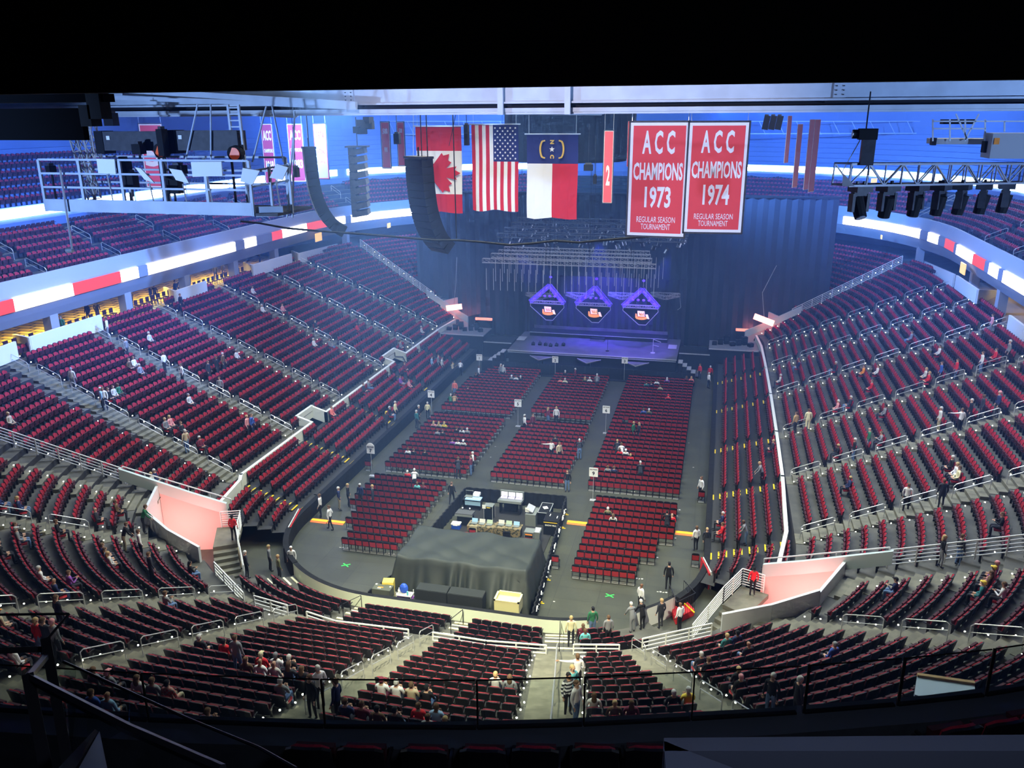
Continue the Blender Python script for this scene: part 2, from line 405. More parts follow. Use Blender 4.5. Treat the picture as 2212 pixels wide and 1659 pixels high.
# white-capped rail walls at the front of the fixed side rows
def wallpath(name, pts, th, h0, h1, m, label=None, cat=None, mtop=None):
    """pts: world (x, y, ztop) corners; wall from ztop-h to ztop"""
    mb = MB()
    for (a, b) in zip(pts[:-1], pts[1:]):
        A = Vector((a[0], a[1], 0)); B = Vector((b[0], b[1], 0)); d = (B-A)
        if d.length < 1e-4: continue
        n = Vector((-d.y, d.x, 0)).normalized()*th/2; e = d.normalized()*th*.5
        A2 = A-e; B2 = B+e
        vs = []
        for P, z, h in ((A2, a[2], h0), (B2, b[2], h1)):
            for q in (-1, 1):
                for zz in (z-h, z): vs.append((P.x+n.x*q, P.y+n.y*q, zz))
        mb.add(vs, [(0, 1, 3, 2), (4, 6, 7, 5), (0, 4, 5, 1), (2, 3, 7, 6), (1, 5, 7, 3), (0, 2, 6, 4)], m)
    o = mb.build(name)
    if label: tag(o, label, cat or 'wall')
    else: o['kind'] = 'structure'
    return o
def P3(s, d, z): x, y, _, _ = base(s, d); return (x, y, z)
RW = mat('rail_wall_white', (0.7, 0.72, 0.66), 0.5)
for sg, side in ((-1, 'left'), (1, 'right')):
    pts = [P3(sg*15.4, 4.35, 2.85)]
    if sg < 0: brk = [(17.6, 4.35), (18.3, 4.75), (28.6, 4.75), (28.6, 6.0), (31.1, 6.0), (31.1, 4.75), (46.1, 4.75), (46.1, 6.0), (49.3, 6.0), (49.3, 4.75), (60, 4.7), (63.5, 4.6)]
    else: brk = [(18.3, 4.5), (26.3, 4.75), (34.8, 4.8), (44, 4.8), (52, 4.75), (60, 4.6), (63.5, 4.5)]
    s = 15.4
    for a, dd in brk:
        pts.append(P3(sg*a, dd, 2.95 if dd < 5.5 else 3.4))
    wallpath('wall_%s_rail' % side, pts, 0.22, 1.0, 1.0, RW)

# tunnel mouths (portals) in the near and far corners
PINK = mat('tunnel_wall_pink_lit', (0.72, 0.5, 0.48), 0.6)  # pink of the tunnel light put into the wall colour too
PANEL = mat('white_panel', (0.62, 0.65, 0.68), 0.35)
GLASSY = mat('parapet_panel_pale', (0.5, 0.6, 0.6), 0.3)
def hz(d): return 2.6+max(0, d-5)*.44 if d > 4.6 else 2.1
for sg, nm, far in ((-1, 'left', 0), (1, 'right', 0), (-1, 'far_left', 1), (1, 'far_right', 1)):
    f = (lambda a: sg*(2*39.76-a)) if far else (lambda a: sg*a)
    mb = MB()
    def sheet(pa, pb, m, th=.15):   # vertical wall between two plan points, each (x,y,z0,z1)
        A = Vector(pa[:2]+(0,)); B = Vector(pb[:2]+(0,)); d = (B-A).normalized(); n = Vector((-d.y, d.x, 0))*th/2
        vs = []
        for P, q in ((A, pa), (B, pb)):
            for w in (-1, 1):
                vs += [(P.x+n.x*w, P.y+n.y*w, q[2]), (P.x+n.x*w, P.y+n.y*w, q[3])]
        mb.add(vs, [(0, 1, 3, 2), (4, 6, 7, 5), (0, 4, 5, 1), (2, 3, 7, 6), (1, 5, 7, 3), (0, 2, 6, 4)], m)
    def bp(a, d): x, y, _, _ = base(f(a), d); return (x, y)
    # stand-side wall: pink below the terrace line, pale panel above
    for d0, d1 in ((3.7, 5.7), (5.7, 7.6), (7.6, 9.8)):
        a, b_ = bp(15.0, d0), bp(15.0, d1)
        if d0 < 7.5: sheet(a+(0.0, hz(d0)+.25), b_+(0.0, hz(d1)+.25), PINK)
        sheet(a+(hz(d0)+.25, hz(d0)+1.0), b_+(hz(d1)+.25, hz(d1)+1.0), GLASSY, .2)
    # back wall and its raised lintel
    sheet(bp(15.0, 7.7)+(0, 4.5), bp(13.1, 7.7)+(0, 4.5), PANEL)
    
    # near parapet
    sheet(bp(13.1, 7.7)+(0, 4.6), bp(12.0, 6.5)+(0, 4.1), PANEL)
    sheet(bp(12.0, 6.5)+(0, 4.1), bp(10.9, 5.2)+(0, 3.55), PANEL)
    o = mb.build('wall_tunnel_'+nm); o['kind'] = 'structure'
    if not far:
        # raised landing and stairs with rails in front of the mouth
        mb = MB(); pl = [bp(14.6, 2.8), bp(12.9, 2.9), bp(12.9, 4.3), bp(14.6, 4.3)]
        if sg > 0: pl = pl[::-1]
        mb.prism(pl, 1.5, 1.75, CONCL)
        for k in range(7):
            q = [bp(12.9-.26*k, 2.95), bp(12.62-.26*k, 2.95), bp(12.62-.26*k, 4.3), bp(12.9-.26*k, 4.3)]
            mb.prism(q if sg < 0 else q[::-1], 1.3-.22*k-.2, 1.5-.22*k, CONCL)
        o = mb.build('floor_tunnel_landing_'+nm); o['kind'] = 'structure'
        x, y = bp(12.8, 6.4)
        area('tunnel_light', (x, y, 0.9), bp(15.2, 6.6)+(2.3,), 1.6, 190 if sg > 0 else 150, (1.0, 0.34, 0.32))
        area('tunnel_light', bp(12.2, 6.0)+(3.3,), bp(15.2, 6.2)+(2.0,), 1.2, 60, (1.0, 0.5, 0.45))
    else:
        x, y = bp(13.0, 6); point('tunnel_light', (x, y, 2.6), 300, (1.0, 0.25, 0.22), 0.8)
# concourse lamps that light the gap below the ribbon
for sg in (-1, 1):
    for a in (16, 24, 32, 40, 48, 56):
        x, y, nx, ny = base(sg*a, 25.0); area('concourse_lamp', (x, y, 11.35), (x, y, 9), 2.5, 330 if a < 50 and sg < 0 else 60, (1.0, 0.70, 0.14), 6, 3.0)
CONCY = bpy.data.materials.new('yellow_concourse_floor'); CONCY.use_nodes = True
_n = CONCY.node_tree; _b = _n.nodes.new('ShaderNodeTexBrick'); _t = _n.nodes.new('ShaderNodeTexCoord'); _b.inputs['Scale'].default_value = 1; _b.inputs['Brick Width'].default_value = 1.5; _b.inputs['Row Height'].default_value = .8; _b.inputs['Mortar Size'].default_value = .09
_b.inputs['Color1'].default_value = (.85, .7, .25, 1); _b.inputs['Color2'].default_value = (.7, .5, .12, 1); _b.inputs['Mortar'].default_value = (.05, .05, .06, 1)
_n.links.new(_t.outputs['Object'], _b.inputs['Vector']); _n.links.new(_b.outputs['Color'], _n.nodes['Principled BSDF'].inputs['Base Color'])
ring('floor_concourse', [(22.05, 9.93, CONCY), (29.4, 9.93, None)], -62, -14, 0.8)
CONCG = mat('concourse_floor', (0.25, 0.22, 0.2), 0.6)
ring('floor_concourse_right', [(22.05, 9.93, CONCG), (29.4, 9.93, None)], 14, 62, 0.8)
# columns and white platform walls at the back of the lower bowl
for sg in (-1, 1):
    mb = MB()
    for a in np.arange(15, 66, 8.25):
        x, y, nx, ny = base(sg*a, 22.6); mb.box((x, y, 11.0), (.7, .8, 2.4), FASC)
    o = mb.build('pillars_%s' % ('left' if sg < 0 else 'right')); o['kind'] = 'structure'
def top_wall(px, z, name, sg):
    pts = [tuple(atX(x, y, sg*(HW+dd))) for x, y, dd in px]
    pts = [(p[0], p[1], min(p[2], 11.6)) for p in pts]
    o = wallpath(name, pts, 0.18, 1.25, 1.25, WHITE); return o
top_wall([(215, 680, 21.6), (62, 728, 21.6), (30, 722, 24.5)], 0, 'wall_left_platform', -1)
top_wall([(-60, 772, 21.6), (30, 738, 21.6)], 0, 'wall_left_platform', -1)
top_wall([(443, 607, 21.6), (378, 628, 21.6), (355, 620, 24.5)], 0, 'wall_left_platform', -1)
top_wall([(628, 548, 21.6), (545, 572, 21.6), (527, 566, 24.5)], 0, 'wall_left_platform', -1)
top_wall([(727, 527, 21.6), (645, 547, 21.6), (630, 541, 24)], 0, 'wall_left_platform', -1)
top_wall([(1992, 562, 21.6), (2062, 592, 21.6)], 0, 'wall_right_platform', 1)
top_wall([(2068, 595, 21.6), (2113, 625, 21.6), (2160, 628, 25)], 0, 'wall_right_platform', 1)
top_wall([(2183, 681, 21.6), (2290, 760, 21.6)], 0, 'wall_right_platform', 1)
# ---------------------------------------------------------------- seats of the stands
# local seat frame: x = right, y = forward (to the rink), z = up; origin on the tread below the seat's middle
def quads_box(cx, cy, cz, sx, sy, sz, m, tilt=0.0, curve=0.0):
    """box; tilt about x (radians, top leans back for +)"""
    vs = []
    for x in (-sx/2, sx/2):
        for y in (-sy/2, sy/2):
            for z in (-sz/2, sz/2):
                yy = y*math.cos(tilt)-z*math.sin(tilt); zz = y*math.sin(tilt)+z*math.cos(tilt)
                vs.append((cx+x, cy+yy, cz+zz))
    return vs, [(0, 1, 3, 2), (4, 6, 7, 5), (0, 4, 5, 1), (2, 3, 7, 6), (0, 2, 6, 4), (1, 5, 7, 3)], m
def rounded_panel(w, h, th, cy, cz, m, tilt, bow=0.04, n=4, topr=0.07, fine=False):
    """upholstered panel: bowed in plan, rounded upper corners"""
    xs = np.linspace(-w/2, w/2, n+1); vs = []; fs = []
    for side in (0, 1):
        for x in xs:
            t = abs(x)/(w/2); drop = topr*t**4; yb = -bow*(1-t*t) + (th if side else 0)
            for z in (-h/2, h/2-drop if not fine else h/2-drop):
                vs.append((x, cy+yb*1.0-z*math.sin(tilt), cz+z*math.cos(tilt)))
    N = (n+1)*2
    for i in range(n):
        a = 2*i; fs += [(a, a+2, a+3, a+1), (N+a, N+a+1, N+a+3, N+a+2), (a+1, a+3, N+a+3, N+a+1), (a, N+a, N+a+2, a+2)]
    fs += [(0, 1, N+1, N), (N-2, 2*N-2, 2*N-1, N-1)]
    return vs, fs, m
def seat_frame_parts(fine):
    n = 6 if fine else 3
    P = [rounded_panel(.465, .53, .04, -.245, .66, BLK, .2, .05, n, .07)]
    P.append(quads_box(-.235, -.05, .58, .035, .30, .03, BLK)); P.append(quads_box(.235, -.05, .58, .035, .30, .03, BLK))
    P.append(quads_box(-.235, -.12, .29, .03, .10, .56, DKF)); P.append(quads_box(.235, -.12, .29, .03, .10, .56, DKF))
    return P
def seat_pad(fine): return rounded_panel(.40, .46, .04, -.205, .685, RED, .2, .045, 6 if fine else 3, .08)
def seat_cush(fine, down=False):
    if down: return quads_box(0, .06, .43, .43, .40, .09, RED, -0.05)
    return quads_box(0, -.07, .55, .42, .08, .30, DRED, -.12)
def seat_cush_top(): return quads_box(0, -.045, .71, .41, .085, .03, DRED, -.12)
SEATS = []      # x, y, z, nx, ny, section name
def occupied(): pass
def section_name(s):
    a = abs(s); sd = 'left' if s < 0 else 'right'
    if -5.45 < s < 0.9: return 'near-end block left of the middle stairs'
    if 0.9 <= s < 5.85: return 'near-end block between the two middle stairs'
    if 5.85 <= s < 7.95: return 'narrow near-end wedge right of the railed stairs'
    if a < 11.8: return 'near %s corner block' % sd
    if a < 15: return '%s corner block by the wide stairs' % sd
    if a < 18.1: return '%s stand block next to the wide stairs' % sd
    if a < 26.35: return 'second block of the %s stand' % sd
    if a < 34.75: return 'third block of the %s stand' % sd
    if a < 44.1: return 'middle block of the %s stand' % sd
    if a < 52.5: return 'fifth block of the %s stand' % sd
    return 'far block of the %s stand' % sd
bnd = sorted([a for a in AISLES])
edges = [-71.5, -66.0]+[-64.5]+[a for a in bnd]+[64.5, 66.0, 71.5]
def sections():
    E = [-71.5]+sorted(AISLES+[-15.0, 15.0, -64.9, 64.9])+[71.5]
    return list(zip(E[:-1], E[1:]))
ROWEND = []
for k in range(NR):
    d = RD0+k*RDS+.62; z = RZ0+k*RZS
    for s0, s1 in sections():
        if k == 0 and -11 < (s0+s1)/2 < 11: continue
        sc0, sc1 = scale_at(s0+.01, d), scale_at(s1-.01, d)
        g = .72
        a = s0+g/sc0; b_ = s1-g/sc1
        if abs(s0-5.85) < .1: a = s0+1.05/sc0
        if abs(s1-5.85) < .1: b_ = s1-1.05/sc1
        if abs(s1+15) < .1: b_ = s1-.35/sc1
        if abs(s0+15) < .1: a = s0+2.0/sc0
        if abs(s1-15) < .1: b_ = s1-2.0/sc1
        if abs(s0-15) < .1: a = s0+.35/sc0
        if abs(s0+64.9) < .1 or abs(s1-64.9) < .1: g = .5
        if s0 == -71.5 or s1 == 71.5: pass
        if b_ <= a: continue
        w = .53 if abs(a) < 15 else .505
        ps = [s for s in arc_positions(a, b_, d, w) if not in_hole(s, d-.5) and not in_hole(s-.3, d-.5) and not in_hole(s+.3, d-.5)]
        for s in ps:
            x, y, nx, ny = base(s, d); SEATS.append((x, y, z, nx, ny, s, d, 0))
        if ps:
            for s, sg in ((ps[0], -1), (ps[-1], 1)):
                x, y, nx, ny = base(s, d-.25); tx, ty = -ny*sg, nx*sg
                q = base(s+sg*.34/scale_at(s, d), d-.2); ROWEND.append((q[0], q[1], z+.30))
for k in range(NF):                      # retractable / front rows
    d = FD0+k*FDS+.5
    for lo, hi in [(-59.2, -52.9), (-52.1, -44.5), (-43.7, -35.1), (-34.3, -26.7), (-25.9, -18.5), (-17.6, -15.3),
                   (-9.9, -5.2), (-4.5, 0.4), (1.3, 5.3), (6.5, 9.4), (15.3, 17.6), (18.5, 25.9), (26.7, 34.3), (35.1, 43.7), (44.5, 52.1), (52.9, 59.2)]:
        near = abs(lo) < 11
        if near and k > 3: continue
        if -10 < lo < -5 and k == 0: lo = -8.6
        z = front_z((lo+hi)/2, k)
        if 6 < lo < 7: hi = 8.2+.3*k
        for s in arc_positions(lo, hi, d, .53 if near else .495):
            if in_hole(s, d): continue
            x, y, nx, ny = base(s, d); SEATS.append((x, y, z, nx, ny, s, d, 1))
UP = []
for k in range(NU):
    d = UD0+k*UDS+.6; z = UZ0+k*UZS
    for sg in (-1, 1):
        for i in range(8):
            lo = 16+i*8.2; 
            if lo > 70: continue
            for s in arc_positions(sg*(lo+.6), sg*(lo+7.6), d, .52):
                x, y, nx, ny = base(s, d); UP.append((x, y, z, nx, ny, s, d, 2))
for k in range(6):                       # a few rows of the top deck where the left edge of the photo shows them
    for sg in (-1, 1):
        for s in arc_positions(sg*14, sg*60, 29.4+k*.85+.6, .55):
            x, y, nx, ny = base(s, 29.4+k*.85+.6); UP.append((x, y, 19.0+k*.62, nx, ny, s, 30, 2))

def pack(parts, items, name, label=None, cat=None, kind=None):
    """write many copies of a small part list into one mesh (for the uncountable rest)"""
    V = []; Fc = []; Mi = []; ms = []
    for vs, fs, m in parts:
        if m not in ms: ms.append(m)
        b = len(V); V += list(vs)
        for f in fs: Fc.append([b+i for i in f]); Mi.append(ms.index(m))
    V = np.array(V, float); nv = len(V); T = np.array(items, float)
    X, Y, Z, nx, ny = T[:, 0], T[:, 1], T[:, 2], T[:, 3], T[:, 4]
    # right = (-ny?) : forward f=-n ; right r = f x up = (fy, -fx)
    fx, fy = -nx, -ny; rx, ry = fy, -fx
    P = np.zeros((len(T), nv, 3))
    P[:, :, 0] = X[:, None]+V[None, :, 0]*rx[:, None]+V[None, :, 1]*fx[:, None]
    P[:, :, 1] = Y[:, None]+V[None, :, 0]*ry[:, None]+V[None, :, 1]*fy[:, None]
    P[:, :, 2] = Z[:, None]+V[None, :, 2]
    loops = np.concatenate([np.array(f) for f in Fc]); tot = np.array([len(f) for f in Fc]); nl = len(loops)
    L = (loops[None, :]+(np.arange(len(T))*nv)[:, None]).ravel()
    TT = np.tile(tot, len(T)); start = np.concatenate([[0], np.cumsum(TT)[:-1]])
    me = bpy.data.meshes.new(name); me.vertices.add(len(T)*nv); me.vertices.foreach_set('co', P.ravel())
    me.loops.add(len(L)); me.loops.foreach_set('vertex_index', L.astype(np.int32))
    me.polygons.add(len(TT)); me.polygons.foreach_set('loop_start', start.astype(np.int32)); me.polygons.foreach_set('loop_total', TT.astype(np.int32))
    for m in ms: me.materials.append(m)
    me.polygons.foreach_set('material_index', np.tile(np.array(Mi, np.int32), len(T)))
    me.update(calc_edges=True)
    me.shade_flat()
    o = bpy.data.objects.new(name, me); COL.objects.link(o)
    tag(o, label, cat, kind=kind)
    return o
def mb_parts(parts):
    mb = MB()
    for vs, fs, m in parts: mb.add(vs, fs, m)
    return mb
# ---------------------------------------------------------------- floor chairs in nine blocks
CW, CR = .4615, .873
BLOCKS = {  # number: (x left, columns, y of the rearmost row, rows)
    1: (-10.99, 14, 31.45, 16), 2: (-2.85, 12, 31.6, 15), 3: (4.57, 14, 31.45, 16),
    4: (-11.02, 14, 18.05, 14), 5: (-2.69, 12, 18.05, 14), 6: (4.57, 14, 18.15, 15),
    7: (-10.9, 12, 6.1, 12), 9: (5.49, 12, 6.1, 12)}
CH = []
for n, (x0, nc, y0, nr) in BLOCKS.items():
    for r in range(nr):
        lo, hi = 0, nc
        if n == 7: lo = 4 if r < 3 else (2 if r < 6 else 0)
        if n == 9: hi = 8 if r < 3 else (10 if r < 6 else 12)
        if n == 1 and r >= 11: lo = (r-9)//2
        if n == 2 and r == 0: lo = 3
        if n == 3 and r == 0: pass
        for c in range(lo, hi):
            if n == 3 and r == 0 and c == 2: continue
            CH.append((x0+(c+.5)*CW, y0+r*CR, 0.0, 0.0, -1.0, n, r))
LOOSE = [(1200.5, 1215, 0), (1502, 1212, 0), (688, 1083, 0), (1515, 1075, 0), (797, 1008, 0), (1183, 840, 0), (1504, 1216, 0)][:5]
for x, y, _ in LOOSE:
    p = atZ(x, y, .3); CH.append((p[0], p[1], 0, 0.0, -1.0, 0, 0))
def chair_parts(fine=False):
    n = 5 if fine else 3
    back = rounded_panel(.44, .33, .04, -.205, .63, RED2, .12, .02, n, .0)
    topb = rounded_panel(.455, .19, .045, -.225, .875, BLK, .30, .03, n+1, .09)
    # seat: black, curved front edge
    vs = []; fs = []; xs = np.linspace(-.21, .21, n+1)
    for z in (.42, .47):
        for x in xs:
            vs.append((x, -.18, z)); vs.append((x, .17+.07*(1-(x/.21)**2), z))
    N = (n+1)*2
    for i in range(n):
        a = 2*i; fs += [(a, a+1, a+3, a+2), (N+a, N+a+2, N+a+3, N+a+1), (a+1, N+a+1, N+a+3, a+3), (a, a+2, N+a+2, N+a)]
    fs += [(0, N, N+1, 1), (N-2, N-1, 2*N-1, 2*N-2)]
    seat = (vs, fs, BLK)
    fr = [quads_box(sx*.215, -.24, .45, .025, .025, .9, DKF, .10) for sx in (-1, 1)]
    fr += [quads_box(sx*.215, .10, .23, .025, .025, .48, DKF, -.25) for sx in (-1, 1)]
    fr += [topb, quads_box(0, -.2, .12, .43, .02, .02, STEEL), quads_box(0, -.23, .05, .40, .05, .03, STEEL)]
    return fr, back, seat

# ---------------------------------------------------------------- people
PAL = dict(white=(.75, .76, .8), black=(.012, .012, .016), dark=(.03, .032, .045), grey=(.22, .23, .26), red=(.62, .02, .03), blue=(.04, .10, .42), lightblue=(.3, .5, .75),
           green=(.03, .16, .08), olive=(.14, .14, .07), maroon=(.16, .025, .05), pink=(.7, .3, .33), coral=(.85, .22, .2), beige=(.5, .42, .3), tan=(.45, .3, .15), brown=(.12, .07, .04),
           yellow=(.8, .6, .08), cream=(.75, .7, .45), turquoise=(.15, .55, .6), teal=(.04, .2, .22), purple=(.25, .08, .4), navy=(.02, .03, .1), orange=(.8, .28, .04), plaid=(.35, .1, .08), jeans=(.12, .2, .38), khaki=(.4, .36, .24),
           striped=(.4, .4, .43), silver=(.55, .55, .55), blond=(.45, .33, .16), bald=(.5, .3, .22))
SKIN = [mat('skin_a', (.55, .33, .24), .6), mat('skin_b', (.42, .23, .15), .6), mat('skin_c', (.16, .08, .05), .6)]
def cmat(c): return mat('cloth_'+c, PAL[c], .85)
STRIPE = bpy.data.materials.new('cloth_black_white_stripes'); STRIPE.use_nodes = True
_n = STRIPE.node_tree; _w = _n.nodes.new('ShaderNodeTexWave'); _w.bands_direction = 'Z'; _w.inputs['Scale'].default_value = 2.2; _t = _n.nodes.new('ShaderNodeTexCoord')
_r = _n.nodes.new('ShaderNodeValToRGB'); _r.color_ramp.interpolation = 'CONSTANT'; _r.color_ramp.elements[1].position = .5
_r.color_ramp.elements[0].color = (.02, .02, .03, 1); _r.color_ramp.elements[1].color = (.8, .8, .85, 1)
_n.links.new(_t.outputs['Object'], _w.inputs['Vector']); _n.links.new(_w.outputs['Fac'], _r.inputs['Fac']); _n.links.new(_r.outputs['Color'], _n.nodes['Principled BSDF'].inputs['Base Color'])
MATS['cloth_striped'] = STRIPE
PL = bpy.data.materials.new('cloth_red_plaid'); PL.use_nodes = True
_n = PL.node_tree; _c = _n.nodes.new('ShaderNodeTexChecker'); _c.inputs['Scale'].default_value = 14; _t = _n.nodes.new('ShaderNodeTexCoord')
_c.inputs['Color1'].default_value = (.5, .05, .04, 1); _c.inputs['Color2'].default_value = (.4, .3, .26, 1)
_n.links.new(_t.outputs['Object'], _c.inputs['Vector']); _n.links.new(_c.outputs['Color'], _n.nodes['Principled BSDF'].inputs['Base Color'])
MATS['cloth_plaid'] = PL

def body_proto(pose):
    """one continuous skinned body; slots: 0 skin, 1 top, 2 trousers, 3 shoes"""
    sit = pose.startswith('sit')
    V = []; E = []; R = []; T = []
    def v(p, r, t, par=None):
        V.append(p); R.append(r); T.append(t)
        if par is not None: E.append((par, len(V)-1))
        return len(V)-1
    zp = .57 if sit else .93
    lean = {'stand': .02, 'walk': .06, 'point': .03, 'lean': .42, 'sit': -.05, 'sit_phone': .10, 'sit_lean': .35, 'carry': .03}[pose]
    py = -.06 if sit else 0
    def tor(h): return (0, py+math.sin(lean)*h, zp+math.cos(lean)*h)
    pel = v((0, py, zp), (.155, .115), 2)
    w = v(tor(.16), (.15, .10), 1, pel); ch = v(tor(.36), (.17, .115), 1, w); sh = v(tor(.46), (.12, .085), 1, ch)
    nk = v(tor(.53), (.052, .055), 0, sh); hl = lean*.4
    b = tor(.53)
    def hd(y, z): return (0, b[1]+y*math.cos(hl)+z*math.sin(hl), b[2]+z*math.cos(hl)-y*math.sin(hl))
    h1 = v(hd(.02, .09), (.068, .08), 0, nk); h2 = v(hd(.015, .17), (.078, .095), 0, h1); h3 = v(hd(.01, .23), (.06, .075), 0, h2)
    v(hd(.118, .12), (.014, .018), 0, h2)
    hands = []
    for sx in (-1, 1):
        if sit:
            hp = v((sx*.10, py+.06, zp-.01), (.095, .09), 2, pel); kn = v((sx*.12, py+.44, zp+.0), (.066, .066), 2, hp)
            an = v((sx*.12, py+.42, .12), (.045, .045), 2, kn); v((sx*.12, py+.58, .045), (.045, .035), 3, v((sx*.12, py+.42, .055), (.045, .045), 3, an))
        else:
            st = {'walk': .2}.get(pose, .03)*sx
            hp = v((sx*.095, 0, zp-.08), (.09, .095), 2, pel); kn = v((sx*.10, st*.6+.03, .50), (.06, .062), 2, hp)
            an = v((sx*.11, st-.01, .11+(.05 if st < -.1 else 0)), (.042, .045), 2, kn); hh = v((sx*.11, st-.02, .05), (.045, .045), 3, an); v((sx*.12, st+.14, .04), (.045, .032), 3, hh)
        s0 = tor(.43)
        sp = v((sx*.185, s0[1], s0[2]), (.062, .062), 1, sh)
        if pose in ('stand', 'walk', 'carry'): e = (sx*.245, s0[1]-.02-sx*(.08 if pose == 'walk' else 0), s0[2]-.28); wr = (sx*.24, s0[1]+.08+sx*(.1 if pose == 'walk' else 0), s0[2]-.51)
        elif pose == 'point' and sx < 0: e = (sx*.44, s0[1]+.05, s0[2]-.02); wr = (sx*.68, s0[1]+.12, s0[2]-.02)
        elif pose == 'point': e = (sx*.25, s0[1], s0[2]-.28); wr = (sx*.16, s0[1]+.18, s0[2]-.40)
        elif pose == 'lean': e = (sx*.24, s0[1]+.10, s0[2]-.26); wr = (sx*.20, s0[1]+.26, s0[2]-.44)
        elif pose == 'sit_phone': e = (sx*.24, s0[1]+.08, s0[2]-.24); wr = (sx*.08, s0[1]+.28, s0[2]-.16)
        else: e = (sx*.25, s0[1]+.02, s0[2]-.26); wr = (sx*.13, s0[1]+.24, s0[2]-.38+(.05 if pose == 'sit_lean' else 0))
        el = v(e, (.047, .047), 1, sp); w_ = v(wr, (.03, .03), 1, el)
        dv = (Vector(wr)-Vector(e)).normalized(); pm = Vector(wr)+dv*.07; v(tuple(pm), (.038, .02), 0, w_); hands.append((pm, dv, sx))
    me = bpy.data.meshes.new('b'); me.from_pydata(V, E, []); ob = bpy.data.objects.new('b', me); COL.objects.link(ob)
    md = ob.modifiers.new('s', 'SKIN')
    for i, sv in enumerate(me.skin_vertices[0].data): sv.radius = R[i]; sv.use_root = (i == 0)
    sb = ob.modifiers.new('ss', 'SUBSURF'); sb.levels = 1; sb.render_levels = 1
    dg = bpy.context.evaluated_depsgraph_get(); ev = bpy.data.meshes.new_from_object(ob.evaluated_get(dg))
    co = [tuple(x.co) for x in ev.vertices]; fs = [tuple(p.vertices) for p in ev.polygons]
    bpy.data.objects.remove(ob)
    seg = [(np.array(V[a]), np.array(V[b_]), T[b_] if T[b_] != 1 or T[a] == 1 else 1) for a, b_ in E]
    def lab(c):
        best = (9, 0)
        for a, b_, t in seg:
            ab = b_-a; q = max(0, min(1, float((c-a) @ ab/(ab @ ab)))); dd = float(np.linalg.norm(c-a-ab*q))
            if dd < best[0]: best = (dd, t)
        return best[1]
    mi = [lab(np.mean([co[i] for i in f], axis=0)) for f in fs]
    # fingers and thumbs, eyes
    mb = MB(); mb.v = list(co); mb.f = list(fs); mb.m = list(mi); mb.ms = ['0', '1', '2', '3', '4']
    for pm, dv, sx in hands:
        side = dv.cross(Vector((0, 0, 1)) if abs(dv.z) < .8 else Vector((0, 1, 0))).normalized()
        cur = side.cross(dv).normalized()
        if cur.z > 0: cur = -cur
        for k, ln in enumerate((.062, .072, .068, .052)):
            a = pm+dv*.015+side*(-.027+.018*k); m1 = a+dv*ln*.6+cur*.008; e = m1+dv*ln*.35+cur*.022
            mb.bar(a, m1, .017, '0', 5); mb.bar(m1, e, .015, '0', 5, .011)
        a = pm-dv*.02+side*(-.03); mb.bar(a, a+dv*.035-side*.025, .02, '0', 5, .014); a2 = a+dv*.035-side*.025; mb.bar(a2, a2+dv*.03-side*.004, .014, '0', 5, .011)
    for sx in (-1, 1):
        e = hd(.103, .155); mb.ell((sx*.03, e[1], e[2]), (.013, .008, .01), '4', 6, 3)
        e = hd(.0, .13); mb.ell((sx*.085, e[1], e[2]), (.012, .022, .032), '0', 6, 4)
    e = hd(.105, .07); mb.ell((0, e[1], e[2]), (.025, .008, .007), '4', 6, 3)
    me = bpy.data.meshes.new('person_'+pose); me.from_pydata(mb.v, [], mb.f)
    for q in ('skin_a', 'skin_a', 'skin_a', 'skin_a'): me.materials.append(MATS[q])
    me.materials.append(NEARBLK)
    me.polygons.foreach_set('material_index', mb.m); me.polygons.foreach_set('use_smooth', [True]*len(me.polygons)); me.update()
    return me, (lambda y, z: hd(y, z)), hl
POSES = {}
def pose(p):
    if p not in POSES: POSES[p] = body_proto(p)
    return POSES[p]
HAIRS = {}
def hair_mesh(kind, posen):
    key = (kind, posen)
    if key in HAIRS: return HAIRS[key]
    _, hd, hl = pose(posen); c = hd(-.005, .17); mb = MB()
    mb.ell(c, (.085, .101, .088), WHITE, 12, 6, -.15, PI/2)
    c2 = hd(-.045, .13); mb.ell(c2, (.08, .068, .085), WHITE, 10, 6)
    if kind == 'long': c3 = hd(-.075, .02); mb.ell(c3, (.095, .05, .14), WHITE, 10, 6)
    if kind == 'cap': c4 = hd(.10, .19); mb.box(c4, (.14, .10, .015), WHITE)
    me = mb.mesh('hair_'+kind+posen); me.polygons.foreach_set('use_smooth', [True]*len(me.polygons)); HAIRS[key] = me
    return me
